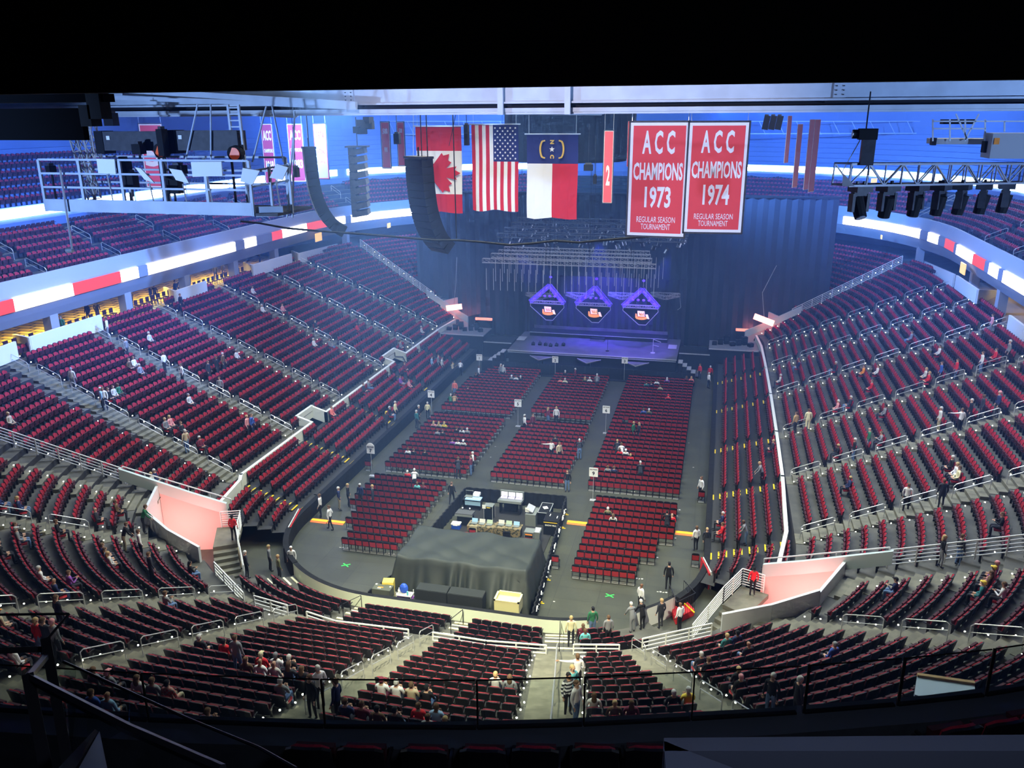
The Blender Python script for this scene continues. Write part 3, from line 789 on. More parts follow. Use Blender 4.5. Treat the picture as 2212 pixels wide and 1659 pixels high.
# x y(head centre, photo pixels) pose top trousers hair skin | words for the label
PEOPLE = '''
923 868 t cream black s silver|beside the section sign by the black side wall, seen from behind
899 888 t teal dark s silver|by the black side wall behind section one
904 877 t dark dark s silver|just behind the teal coat by the black side wall
1017 984 t maroon jeans s brown|in jeans at the corner of section four
1021 976 t white black s silver|facing the person in jeans at section four's corner
989 995 l dark dark s brown|bending over chairs at the rear row of section four
975 1042 w black black s brown|walking beside the sound desk barrier
730 1055 t navy khaki s silver|with khaki trousers by the left side wall
750 1048 t black black s blond|in a long coat by the left side wall
777 1046 t navy dark s silver|open jacket at the outer end of section seven
804 1049 t dark dark s tan|in the front rows of section seven's outer side
690 1070 t white black s brown|by the chair at the foot of the left stand steps
711 1095 w white black s brown|walking behind section seven by the yellow cable ramp
881 1013 s red dark s silver|in the frontmost row of section seven
894 1019 l white dark s silver|bending in the frontmost row of section seven
900 1040 s turquoise grey s brown|in section seven, third row from its front
913 1045 s maroon dark s brown|next to the turquoise top in section seven
881 971 s white dark s brown|in the rear rows of section four, outer side
896 968 s black dark s brown|between two others in the rear rows of section four
917 968 s black dark s brown|with pale collar in the rear rows of section four
977 946 s purple dark s brown|in the middle of section four
990 950 s white dark s brown|beside the purple top in section four
1001 951 s silver dark c white|with white cap in section four
945 926 s grey dark s brown|in section four beside a dark jacket
958 928 s dark dark s brown|in section four beside a grey jacket
986 921 s black dark s brown|in section four left of a white top
998 922 s white dark l brown|long hair, upper half of section four
1012 923 s grey dark s silver|in section four right of a white top
934 910 s pink dark l blond|in section four's forward rows
948 912 s beige dark l blond|in section four's forward rows
962 913 p yellow dark l blond|in section four's forward rows
982 823 t coral jeans s brown|in the aisle outside section one
973 854 l green dark s silver|bending at the outer edge of section one
981 855 l tan dark s brown|bending beside a green top at section one
1034 790 t white dark s brown|at the outer front corner of section one
1028 805 s black dark s brown|near the front of section one, outer side
1082 788 t grey dark l silver|in front of section one, left one of a pair
1087 788 t silver dark l silver|in front of section one, right one of a pair
1104 810 s grey dark c white|in the middle of section one
1113 814 s white dark s brown|in the middle of section one
1126 814 s dark dark s silver|in the middle of section one
1011 836 s maroon dark s brown|outer side of section one
977 781 t beige dark l brown|at the left wall near the stage, light hair
994 782 l white black s brown|leaning on the left wall near the stage
932 764 t lightblue dark s brown|in the left front rows near the stage
954 768 t silver dark s brown|in the left front rows near the stage
946 768 t grey dark s brown|in the left front rows near the stage
853 868 t cream black s silver|in the gap of the left retractable rows
844 879 s black jeans s silver|in the gap of the left retractable rows
834 888 t dark dark l yellow|in the gap of the left retractable rows
868 815 s purple grey s brown|in the front rows of the left stand
880 815 s pink dark s brown|in the front rows of the left stand
883 784 s maroon dark s brown|in the front rows of the left stand
1191 951 o white black s brown|with arm out in section five
1199 940 s dark dark s brown|beside the white shirt in section five
1208 957 t beige black s brown|patterned top in section five
1252 955 l dark jeans s silver|walking down the aisle right of section five
1226 1017 t black jeans s brown|in the aisle beside the rear of section five
1334 956 l dark dark s blond|leaning in section six
1343 963 l white dark s brown|leaning in section six
1337 974 s red dark s brown|left one of the two red tops in section six
1349 976 s white dark c white|with white cap in section six
1364 979 s red dark s blond|right one of the two red tops in section six
1314 1003 s grey dark s brown|rear half of section six
1326 1004 s navy dark s brown|rear half of section six
1384 1003 l dark dark s silver|rear half of section six
1369 912 t green dark s blond|in the gap between sections three and six
1381 913 t dark dark l tan|in the gap between sections three and six
1390 884 s blue dark s brown|in section three, rear rows
1403 885 s olive dark c white|in section three, rear rows
1442 854 s red dark c red|with red cap in section three
1396 825 s teal dark s brown|in section three, front rows
1407 825 s navy dark s brown|in section three, front rows
1417 823 s white dark s brown|in section three, front rows
1427 834 s khaki dark s brown|in section three, third row of people
1440 819 s purple dark l silver|in section three, front rows
1485 813 s maroon dark l brown|front outer corner of section three
1492 815 s coral dark l tan|front outer corner of section three
1513 786 t red black s brown|at the right end of the stage barrier
1535 790 t red black s silver|under the right stand by the stage
1532 805 t white black s silver|against the right wall near the stage
1212 819 s coral dark s brown|front rows of section two
1221 821 s cream dark s silver|front rows of section two
1265 815 s olive dark l tan|front rows of section two
1274 816 s white dark s silver|front rows of section two
1290 813 l grey dark s silver|front rows of section two
1243 796 t maroon dark s silver|in front of section two
1220 799 s dark dark s silver|very front of section two
1184 881 t maroon jeans l blond|behind section two, long hair
1202 880 t white dark l blond|behind section two, long hair
1133 897 t white black s silver|at the inner corner of section two
1151 895 t maroon black s brown|at the inner corner of section two
1309 1103 s olive dark s silver|in section nine
1323 1105 s silver dark l brown|in section nine
1442 1112 l black dark s black|bending in section nine's outer end
1452 1116 s red dark s bald|in section nine's outer end
1506 1138 t white black s brown|by the right wall behind section nine
1528 1140 t dark dark s blond|at the foot of the right stand steps
1446 1218 t black black c black|in full dark uniform on the open floor behind section nine
1385 1264 t white black s bald|on the floor near the right end of the curved wall
1516 1032 t white black s brown|by the right wall beside section six
1430 1296 t dark dark s tan|leaning on the curved wall, tan knit hat
1471 1305 t white black s bald|beside the red ramp at the right end of the curved wall
1368 1311 l grey grey s silver|in the front row by the curved wall
1390 1305 l black black s silver|in the front row by the curved wall
1281 1315 t green jeans s black|in the near-end front rows
1315 1331 t grey black s brown|in the near-end front rows
1234 1334 t cream dark s blond|in the near-end front rows
1240 1354 s turquoise dark s brown|in the near-end front rows
1260 1343 s maroon dark l brown|in the near-end front rows
1630 1225 t red black s black|on the raised landing by the right tunnel
1565 1357 s teal dark s blond|below the right tunnel parapet
1589 1352 s navy dark s black|below the right tunnel parapet
1591 1375 s black jeans s bald|second row below the right tunnel parapet
1248 1414 o white black s brown|pointing, at the head of the middle stairs
1475 1405 s dark jeans s silver|in the rows right of the middle stairs
1496 1409 s black dark s brown|in the rows right of the middle stairs
1228 1457 t striped black s black|in the middle stairs
1236 1444 t turquoise jeans s blond|in the middle stairs
1245 1476 t white jeans s brown|in the middle stairs
1271 1488 s silver dark l brown|right beside the middle stairs
1329 1499 s brown dark s blond|in the lowest near rows
1360 1497 s maroon dark l brown|in the lowest near rows
1484 1483 p yellow dark s silver|near the right diagonal stairs
1514 1477 s black dark s silver|near the right diagonal stairs
1577 1441 s black dark s pink|right of the diagonal stairs
1595 1430 s dark dark s blond|right of the diagonal stairs
1090 1446 s grey dark l brown|left of the middle stairs
1061 1448 p silver dark s tan|left of the middle stairs
686 1440 t white black s silver|on the left diagonal stairs
668 1458 t black black s brown|in a long coat on the left diagonal stairs
724 1468 t navy black s brown|with glasses beside the left diagonal stairs
838 1452 p white maroon s maroon|left end of a row beside the left diagonal stairs
859 1457 p white dark s silver|second in a row beside the left diagonal stairs
891 1460 p beige dark s brown|third in a row beside the left diagonal stairs
918 1468 p black jeans s black|fourth in a row beside the left diagonal stairs
754 1503 p navy dark s brown|in the nearest rows of the left middle block
783 1506 p maroon dark s brown|in the nearest rows of the left middle block
815 1511 s brown dark s black|in the nearest rows of the left middle block
844 1512 p black jeans s black|in the nearest rows of the left middle block
920 1520 s grey dark s brown|in the nearest rows of the left middle block
940 1527 s beige dark l blond|in the nearest rows of the left middle block
965 1517 p lightblue dark s brown|in the nearest rows of the left middle block
926 1514 s red dark s brown|in the nearest rows of the left middle block
551 1403 s brown dark l brown|in the left wedge
568 1404 s red dark c cream|in the left wedge
587 1403 p white dark s grey|in the left wedge
610 1406 p black dark s silver|in the left wedge
580 1416 s white dark s bald|in the left wedge
607 1420 s silver dark s bald|in the left wedge
636 1422 p dark jeans l brown|in the left wedge
660 1427 s black dark l brown|in the left wedge
613 1461 p grey jeans s silver|in the left wedge
456 1365 s dark dark c silver|upper left wedge
475 1374 s red dark s black|upper left wedge
506 1375 t grey jeans s brown|upper left wedge
534 1386 s brown dark s pink|upper left wedge
227 1428 s grey dark l brown|lower left rows
246 1433 s grey dark c pink|lower left rows
299 1451 s silver dark l brown|lower left rows
341 1443 s grey dark s brown|lower left rows
357 1456 s plaid khaki s black|lower left rows
238 1481 s lightblue dark s bald|lower left rows
220 1476 s blue dark s brown|lower left rows
423 1534 p maroon dark l brown|left nearest rows
454 1537 p navy dark s brown|left nearest rows
75 1339 t red jeans s blond|far left rows
91 1342 t dark dark s brown|far left rows
111 1344 t grey dark s pink|far left rows
9 1384 s white dark s black|far left rows
10 1322 s beige dark c orange|far left rows
142 1253 s navy navy s bald|far left rows
119 1289 t black dark l brown|far left rows
347 1261 p grey jeans s brown|in the left corner block
17 1065 s navy jeans s silver|by the wide left stairs
32 1059 s navy jeans s blond|by the wide left stairs
218 1098 s dark dark s bald|by the wide left stairs
135 1111 s black dark s brown|by the wide left stairs
291 1090 s brown dark s brown|by the left tunnel
304 1100 l green black s brown|by the left tunnel
297 1146 t white black s brown|by the left tunnel
262 1138 l black khaki s brown|by the left tunnel
239 1172 s blue dark s brown|above the left tunnel rows
231 1187 s lightblue dark l brown|above the left tunnel rows
252 1192 s silver dark l tan|above the left tunnel rows
320 1195 t dark dark s brown|above the left tunnel rows
25 1168 s black dark s blond|far left rows near the wide stairs
45 1132 s black dark s brown|far left rows near the wide stairs
62 1135 s grey jeans c silver|far left rows near the wide stairs
110 1218 s white dark s silver|far left rows
130 1229 p purple dark s brown|far left rows
428 1211 p black jeans l black|below the left tunnel parapet
500 1114 t red black s black|on the raised landing by the left tunnel
466 1169 c dark dark s brown|at the foot of the left tunnel
489 1178 t black dark s blond|at the foot of the left tunnel
514 1175 t beige beige s tan|at the foot of the left tunnel
528 1192 t dark dark s silver|at the foot of the left tunnel
579 1180 t grey dark s blond|near the left end of the curved wall
598 1190 t olive dark s tan|near the left end of the curved wall
628 1181 t white dark s white|at the left end of the curved wall
399 931 t beige jeans s silver|on the left stand stairs
438 950 s maroon dark s silver|on the left stand stairs
327 1008 s navy dark s silver|low in the left stand
337 1006 s silver jeans s blond|low in the left stand
415 854 s silver dark s grey|alone in a middle row of the left stand
367 899 s pink dark l blond|middle of the left stand
357 904 s grey dark s tan|middle of the left stand
378 891 s dark dark s brown|beside a pink top in the left stand
531 888 t pink dark s blond|low in the left stand
541 885 t blue navy s brown|low in the left stand
221 838 t white navy s brown|on the left stand stairs
214 827 t lightblue dark s silver|on the left stand stairs
240 839 s black dark s brown|by the left stand stairs
268 830 s green dark s brown|by the left stand stairs
253 840 s silver dark s brown|by the left stand stairs
389 776 t white black s brown|higher on the second left stand stairs
352 763 t white dark s brown|highest of the white tops on the left stand stairs
284 775 s white dark s brown|upper left stand
273 778 s brown dark s brown|upper left stand
292 776 s grey dark s silver|upper left stand
466 772 t black dark s brown|middle of the left stand
448 781 t dark dark s brown|middle of the left stand
480 763 t brown dark s silver|middle of the left stand, behind a dark group
473 815 t grey black s brown|on the left stand stairs
506 758 s silver dark s grey|right of a dark group in the left stand
321 720 s silver dark s silver|upper left stand
227 678 t cream grey s brown|at the top of the left stand stairs
263 689 t grey dark s silver|upper left stand
150 784 t silver grey s grey|on the left stand stairs
36 891 s beige dark s blond|far left of the left stand
538 613 s white dark s brown|alone near the top of the left stand
584 656 s white dark s silver|upper left stand
388 636 t black dark s brown|at the top of the left stand
610 662 s pink dark s brown|upper left stand
683 725 s white dark s silver|middle of the left stand
719 729 s grey jeans s brown|middle of the left stand
670 699 s dark dark s brown|middle of the left stand
906 699 s silver dark s silver|far part of the left stand
783 806 p grey jeans s brown|low in the left stand
780 829 s dark dark s brown|low in the left stand
771 699 s red dark s brown|far part of the left stand
871 673 s black dark s brown|far part of the left stand
709 864 s coral dark s brown|low in the left stand
864 729 s grey dark s brown|far part of the left stand
1748 886 t cream cream s brown|on the right stand stairs
1721 893 t tan dark s brown|on the right stand stairs
1689 934 s dark dark s tan|lowest row of the right stand
2036 870 t silver khaki s silver|middle of the right stand
2080 883 o white black s brown|middle of the right stand
2006 786 s silver dark s tan|upper right stand
2003 804 s red dark s tan|upper right stand
2036 783 t blue dark s brown|upper right stand
2070 776 t red jeans s brown|upper right stand
2125 760 t white jeans s brown|upper right stand
2185 727 t grey dark s silver|top of the right stand
2162 746 s red dark s brown|top of the right stand
2146 679 t pink grey s brown|top of the right stand
2028 737 s white black s brown|upper right stand
1971 717 s grey jeans s brown|upper right stand
1883 789 s white dark s brown|middle of the right stand
1873 784 s orange dark s brown|middle of the right stand
1803 786 s black jeans s silver|middle of the right stand
1669 810 s silver dark s silver|lowest row of the right stand
1870 823 s red dark s brown|middle of the right stand
1809 868 s pink dark s silver|low in the right stand
1827 865 s dark jeans s silver|low in the right stand
1900 876 s grey dark s black|middle of the right stand
1880 927 t green jeans s bald|middle of the right stand
1916 934 p grey dark s brown|middle of the right stand
1848 949 t black jeans s silver|low in the right stand
1809 962 p black dark s blond|low in the right stand
2101 862 t black dark s silver|upper right stand
2127 853 t dark dark s brown|upper right stand
2161 849 t navy dark s pink|upper right stand
2064 989 s black dark s silver|right edge of the right stand
2078 989 s white dark s blond|right edge of the right stand
2086 1000 s cream dark s brown|right edge of the right stand
1649 1004 l grey black s tan|in the front rows of the right stand
1725 778 s navy jeans s brown|far part of the right stand
1964 1047 t white black s brown|on the right stand stairs
1827 1033 s navy dark s blond|low in the right stand
2041 1037 t dark dark s brown|on the right stand stairs
2041 1158 t black grey l blond|long fair hair, on the wide right stairs
2080 1155 t dark jeans s brown|on the wide right stairs
2166 1114 p black dark s brown|right stand above the wide stairs
1921 1248 p navy jeans c black|beside the wide right stairs
2159 1256 p white black s brown|far right rows
2133 1224 s pink dark c yellow|far right rows
2115 1250 s teal dark c yellow|far right rows
2143 1236 s brown dark l brown|far right rows
2154 1216 s purple dark s pink|far right rows
1615 1128 l grey jeans s brown|in the front rows of the right stand
1795 1378 s blue dark s grey|in the right near rows
1557 1111 s navy dark s silver|in the front rows of the right stand
1564 1132 s red dark s brown|in the front rows of the right stand
1671 1460 t black jeans s silver|on the right diagonal stairs
1728 1468 t black black s silver|with white shirt front on the right diagonal stairs
'''
# ---------------------------------------------------------------- place people, mark the seats they use
SA = np.array([(t[0], t[1], t[2]) for t in SEATS]); CA = np.array([(t[0], t[1]) for t in CH])
occS, occC = set(), set()
POSEW = dict(t='standing person', s='seated person', p='seated person, hands raised,', w='walking person', o='arm-stretching person', l='bending person', c='person carrying a sign')
POSEN = dict(t='stand', s='sit', p='sit_phone', w='walk', o='point', l='lean', c='carry')
HW_ = dict(silver='grey-haired', blond='fair-haired', brown='brown-haired', black='black-haired', tan='light-brown-haired', bald='bald', grey='grey-haired', white='white-haired', pink='balding', maroon='maroon-capped', yellow='fair-haired')
used = {}; plist = []
for ln in PEOPLE.strip().split('\n'):
    a, words = ln.split('|'); x, y, p, top, bot, hk, hc = a.split(); x = float(x); y = float(y)
    hh = 1.22 if p in 'sp' else (1.5 if p == 'l' else 1.64)
    z = None; kind = None
    if 'landing' in words: P = atZ(x, y, 1.75+hh); z = 1.75
    else:
        P, d, s = hit(x, y, hh)
        a_ = abs(s)
        if d < 0.3 or (10.0 < a_ < 15.2 and d < 5) : P = atZ(x, y, hh); z = 0.0
        else:
            z = tread(s, d)
            for _ in range(4):
                P = atZ(x, y, z+hh); d = dist(P[0], P[1]); s = sval(P[0], P[1]); z = tread(s, d)
            if d > 5 and p not in 'sp': z = tread(s, d)+.02
    X, Y = P[0], P[1]; d = dist(X, Y)
    if p in 'sp':
        if d < 0.2:
            i = int(np.argmin(np.hypot(CA[:, 0]-X, CA[:, 1]-Y)))
            j = i
            if np.hypot(CA[i, 0]-X, CA[i, 1]-Y) < 1.0 and i not in occC: occC.add(i); X, Y = CA[i]; z = 0.0
            face = PI/2
        else:
            dd = np.hypot(SA[:, 0]-X, SA[:, 1]-Y)+np.abs(SA[:, 2]-z)*.6
            for i in np.argsort(dd)[:6]:
                i = int(i)
                if i not in occS: break
            if dd[i] < 1.6: occS.add(i); X, Y, z = SEATS[i][0], SEATS[i][1], SEATS[i][2]; nx, ny = SEATS[i][3], SEATS[i][4]
            else: nx, ny = base(sval(X, Y), d)[2:]
            face = math.atan2(-ny, -nx)
        yaw = face-PI/2
    else:
        yaw = float(rng.uniform(0, 2*PI))
        if p == 'o': yaw = 0.3
        if p == 'l' and d < 0: yaw = 0.2
        if p == 'l' and d >= 0: nx, ny = base(sval(X, Y), d)[2:]; yaw = math.atan2(-ny, -nx)-PI/2
        if 'seen from behind' in words or 'uniform' in words or 'landing' in words: yaw = 0.1
        if p in 'tl' and d > 0.3 and 'stairs' not in words and 'landing' not in words: yaw = math.atan2(-base(sval(X, Y), d)[3], -base(sval(X, Y), d)[2])-PI/2
    h = dict(c='in a '+hc+' cap', l='long-haired').get(hk, HW_.get(hc, hc+'-haired'))
    if h.startswith('in a') : lab = '%s %s and %s top %s' % (POSEW[p], h, top, words)
    else: lab = '%s %s in %s top %s' % (h, POSEW[p], top, words)
    lab = lab.replace('grey-haired bald', 'bald')
    if hk == 'l': lab = lab.replace('long-haired', 'long-haired', 1)
    for art in (' the ', ' the ', ' a '):
        while len(lab.split()) > 16 and art in lab: lab = lab.replace(art, ' ', 1)
    if len(lab.split()) > 16: lab = lab.split(' ', 1)[1]
    used[lab] = used.get(lab, 0)+1
    plist.append((X, Y, z, yaw, p, top, bot, hk, hc, lab, x))
for q, (X, Y, z, yaw, p, top, bot, hk, hc, lab, px) in enumerate(plist):
    if used[lab] > 1: lab = lab.replace(' top', ' top and %s trousers' % bot if bot not in ('jeans',) else ' top and jeans', 1)
    me, _, _ = pose(POSEN[p])
    o = bpy.data.objects.new('person', me); COL.objects.link(o); o.location = (X, Y, z); o.rotation_euler = (0, 0, yaw)
    sc = float(rng.uniform(.96, 1.04)) if p not in 'sp' else 1.0; o.scale = (sc, sc, sc)
    sk = SKIN[0] if rng.random() < .7 else (SKIN[1] if rng.random() < .6 else SKIN[2])
    for i, m in enumerate((sk, cmat(top), cmat(bot), cmat('dark'))):
        o.material_slots[i].link = 'OBJECT'; o.material_slots[i].material = m
    tag(o, ' '.join(lab.split()[:16]), 'person', 'people finding their places in the hall')
    if hc != 'bald':
        hm = hair_mesh('cap' if hk == 'c' else ('long' if hk == 'l' else 'short'), POSEN[p])
        h = bpy.data.objects.new('cap' if hk == 'c' else 'hair', hm); COL.objects.link(h); h.parent = o
        h.material_slots[0].link = 'OBJECT'; h.material_slots[0].material = cmat(hc)
# ---------------------------------------------------------------- fixed seats: the 300 that show largest are things of their own
_ap = MB()
dcam = np.array([math.dist(t[:3], CAM) for t in SEATS])
px = []
for i, t in enumerate(SEATS):
    v = np.array([t[0], t[1], t[2]+.6])-CAM; zc = v @ F_
    u = 1106+FPX*(v @ R_)/zc; w_ = 829.5-FPX*(v @ U_)/zc
    px.append(30 < u < 2182 and 0 < w_ < 1532-(70 if u > 1900 else 0))
cand = [i for i in np.argsort(dcam) if px[i]][:292]
csel = set(int(i) for i in cand)
def make_seat_proto(down):
    root = mb_parts(seat_frame_parts(True)); o = root.build('arena_seat')
    mb_parts([seat_pad(True)]).build('backrest', o)
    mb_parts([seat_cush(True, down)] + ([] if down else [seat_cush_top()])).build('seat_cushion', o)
    return o
protoU, protoD = make_seat_proto(False), make_seat_proto(True)
def place_seat(t, down, label, group, dz=0.0):
    o = dup(protoD if down else protoU, (t[0], t[1], t[2]+dz), math.atan2(-t[4], -t[3])-PI/2)
    tag(o, label, 'seat', group); return o
def near_block(s):
    if s < -5.45: return ('left diagonal wedge', 'red flip-up seat in the near wedge left of the leftmost near stairs')
    if s < 0.9: return ('left middle', 'red flip-up seat in the near block between the two left diagonal stairs')
    if s < 5.85: return ('middle', 'red flip-up seat in the near block just left of the railed middle stairs')
    if s < 7.95: return ('right middle', 'red flip-up seat in the near wedge just right of the railed middle stairs')
    return ('right diagonal', 'red flip-up seat in the near right rows beyond the right diagonal stairs')
for i in cand:
    i = int(i); t = SEATS[i]; g, l = near_block(t[5])
    if i in occS: l = l.replace('red flip-up', 'occupied red')
    if t[7] == 1: l = l.replace('near', 'front-row near', 1); g += ' front'
    place_seat(t, i in occS, l, 'red seats, %s near block%s' % (g, ', occupied' if i in occS else ''))
def merged(groups, name, label, cat, kind):
    """several (parts, items) groups in one mesh object"""
    obs = [pack(p, it, name) for p, it in groups if len(it)]
    if len(obs) > 1:
        with bpy.context.temp_override(active_object=obs[0], object=obs[0], selected_objects=obs, selected_editable_objects=obs):
            bpy.ops.object.join()
    o = obs[0]; tag(o, label, cat, kind=kind); return o
low = seat_frame_parts(False)
restU = [t[:5] for i, t in enumerate(SEATS) if i not in csel and i not in occS]+[t[:5] for t in UP]
restD = [t[:5] for i, t in enumerate(SEATS) if i not in csel and i in occS]
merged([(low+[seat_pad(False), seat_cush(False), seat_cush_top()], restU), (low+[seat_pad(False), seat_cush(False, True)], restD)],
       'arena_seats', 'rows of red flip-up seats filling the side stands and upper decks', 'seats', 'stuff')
# ---------------------------------------------------------------- floor chairs
fr, bk, se = chair_parts(True)
cp = mb_parts(fr).build('padded_chair'); mb_parts([bk]).build('backrest', cp); mb_parts([se]).build('seat', cp)
dc = np.array([math.dist((t[0], t[1], .5), CAM) for t in CH]); order = [int(i) for i in np.argsort(dc)]
sel = set(order[:292]) | set(range(len(CH)-len(LOOSE), len(CH)))
WN = {1: 'one', 2: 'two', 3: 'three', 4: 'four', 5: 'five', 6: 'six', 7: 'seven', 9: 'nine'}
for i in sorted(sel):
    t = CH[i]
    if t[5] == 0: 
        lab = ['single red chair beside the covered platform', 'single red chair against the right wall behind section nine', 'single red chair by the left wall steps near section seven', 'single red chair by the right wall beside section six', 'single red chair by the left wall behind the section seven sign'][i-(len(CH)-len(LOOSE))]
        g = None
    else: lab = 'red padded floor chair in section %s%s' % (WN[t[5]], ', someone sitting on it' if i in occC else ''); g = 'floor chairs of section %s%s' % (WN[t[5]], ', occupied' if i in occC else '')
    o = dup(cp, (t[0], t[1], 0), 0.0); tag(o, lab, 'chair', g)
rest = [t[:5] for i, t in enumerate(CH) if i not in sel]
fl, bl, sl = chair_parts(False)
# chairs face the stage: local forward is +y, so outward normal is (0,-1)
pack(fl+[bl, sl], rest, 'padded_chairs', 'rows of red padded floor chairs in the sections towards the stage', 'chairs', 'stuff')
for r in (protoU, protoD, cp):
    for c in list(r.children): bpy.data.objects.remove(c)
    bpy.data.objects.remove(r)
# ---------------------------------------------------------------- little aisle lamps at the row ends
LAMP = mat('aisle_lamp_glow', (1, 1, .9), .5, emit=(1.0, .93, .7), estr=38)
RE = np.array(ROWEND); da = np.linalg.norm(RE-CAM, axis=1); od = np.argsort(da)
lm = MB(); lm.ell((0, 0, 0), (.034, .034, .03), LAMP, 6, 3); lme = lm.mesh('aisle_lamp')
vis = [i for i in od if 0 < 1106+FPX*((RE[i]-CAM) @ R_)/((RE[i]-CAM) @ F_) < 2212]
for i in vis[:240]:
    o = bpy.data.objects.new('aisle_lamp', lme); COL.objects.link(o); o.location = RE[i]
    tag(o, 'small glowing step lamp at the end of a near seat row', 'lamp', 'aisle step lamps at the near row ends')
s_ = set(int(i) for i in vis[:240]); rr = [(RE[i][0], RE[i][1], RE[i][2], 0.0, -1.0) for i in range(len(RE)) if i not in s_]
pack([(lm.v, lm.f, LAMP)], rr, 'aisle_lamps', 'small glowing step lamps at the ends of the farther seat rows', 'lamps', 'stuff')
# ---------------------------------------------------------------- hand rail loops in the aisles
def loop_mesh(L=1.75, slope=.44, h=.86):
    mb = MB(); w = .045
    a, b_ = Vector((0, 0, -.02)), Vector((0, L, L*slope)); u = Vector((0, 0, h))
    c = .12
    mb.path([a, a+u-Vector((0, 0, c)), a+u+Vector((0, c, c*.3)), b_+u-Vector((0, c, c*.6)), b_+u-Vector((0, 0, c)), b_], w, STEEL, 6)
    mb.bar(a+u*.55, b_+u*.55, w*.8, STEEL, 6)
    return mb.mesh('aisle_handrail')
LM = loop_mesh()
AN = {0.9: 'left diagonal near stairs', 7.95: 'right diagonal near stairs', 11.8: 'right corner stairs', 18.1: 'first stairs of the right stand', 26.35: 'second stairs of the right stand', 34.75: 'third stairs of the right stand', 44.1: 'fourth stairs of the right stand',
      52.5: 'fifth stairs of the right stand', 60.4: 'farthest stairs of the right stand', -5.45: 'leftmost near stairs', -7.75: 'left corner stairs', -11.8: 'left stairs above the tunnel', -18.1: 'first stairs of the left stand', -26.35: 'second stairs of the left stand',
      -34.75: 'third stairs of the left stand', -44.1: 'fourth stairs of the left stand', -52.5: 'fifth stairs of the left stand', -60.4: 'farthest stairs of the left stand'}
ORD = ['lowest', 'second lowest', 'third', 'fourth', 'fifth', 'sixth', 'seventh']
for A in AISLES:
    if abs(A-5.85) < .1: continue
    k = 0
    for j in range(7):
        d = 5.25+2.5*j
        if in_hole(A, d) or in_hole(A, d+1.6) or (abs(A) == 11.8 and d < 9): continue
        if abs(A) < 9 and d > 17: continue
        x, y, nx, ny = base(A, d)
        o = bpy.data.objects.new('aisle_handrail', LM); COL.objects.link(o); o.location = (x, y, tread(A, d)+.02); o.rotation_euler = (0, 0, math.atan2(ny, nx)-PI/2)
        tag(o, 'steel handrail loop, %s on the %s' % (ORD[k], AN[A]), 'handrail', 'handrail loops of the aisles'); k += 1
for k in range(4):    # club deck aisles
    for sg in (-1, 1):
        for i in range(7):
            pass
for sg, sd in ((-1, 'left'), (1, 'right')):
    for i in range(1, 7):
        A = sg*(16+8.2*i-.0)
        for j, wn in ((0, 'lower'), (1, 'upper')):
            d = UD0+.2+2.7*j; x, y, nx, ny = base(A, d)
            o = bpy.data.objects.new('deck_handrail', LM); COL.objects.link(o); o.location = (x, y, UZ0+UZS*int((d-UD0)/UDS)); o.rotation_euler = (0, 0, math.atan2(ny, nx)-PI/2)
            tag(o, '%s handrail loop, club deck %s side, %s stairs from the near end' % (wn, sd, ['', 'first', 'second', 'third', 'fourth', 'fifth', 'sixth'][i]), 'handrail', 'handrail loops of the club deck')
# long railed stair in the middle of the near end
mb = MB(); A = 5.85
pts = [Vector(P3(A, 4.9+i*2.0, tread(A, 4.95+i*2.0)+.9)) for i in range(8)]
mb.path(pts, .06, STEEL, 8)
for p in pts: mb.bar(p, p-Vector((0, 0, .9)), .05, STEEL, 6)
tag(mb.build('stair_handrail'), 'long straight steel handrail down the middle near-end stairs', 'handrail')
def fence(name, pts, h, nb, label, closed_ends=True, dz=0.0, w=.045):
    mb = MB()
    tops = [Vector(p) for p in pts]
    for a, b_ in zip(tops[:-1], tops[1:]):
        for k in range(nb):
            q = Vector((0, 0, -h*k/(nb)))
            mb.bar(a+q, b_+q, w if k else w*1.3, WHITE, 4)
        n = max(1, int(round((b_-a).length/1.3)))
        for i in range(n+1):
            p = a.lerp(b_, i/n); mb.bar(p, p-Vector((0, 0, h)), .06, WHITE, 4)
    o = mb.build(name); tag(o, label, 'railing', 'white barrier railings'); return o
for pp, lab in (([(662, 1321), (723, 1341), (882, 1360)], 'white four-bar railing left of the left diagonal stairs'), ([(935, 1366), (1050, 1384), (1180, 1394)], 'white four-bar railing left of the middle stairs'),
                ([(1239, 1392), (1338, 1393)], 'short white railing right of the middle stairs'), ([(1388, 1380), (1538, 1347)], 'white railing at the right below the tunnel parapet'),
                ([(548, 1287), (620, 1307)], 'short white railing at the left below the corner rows'), ([(462, 1214), (525, 1280)], 'sloping white railing beside the left tunnel')):
    fence('barrier_railing', [tuple(atZ(x, y, 3.25)) for x, y in pp], 1.05, 5, lab)
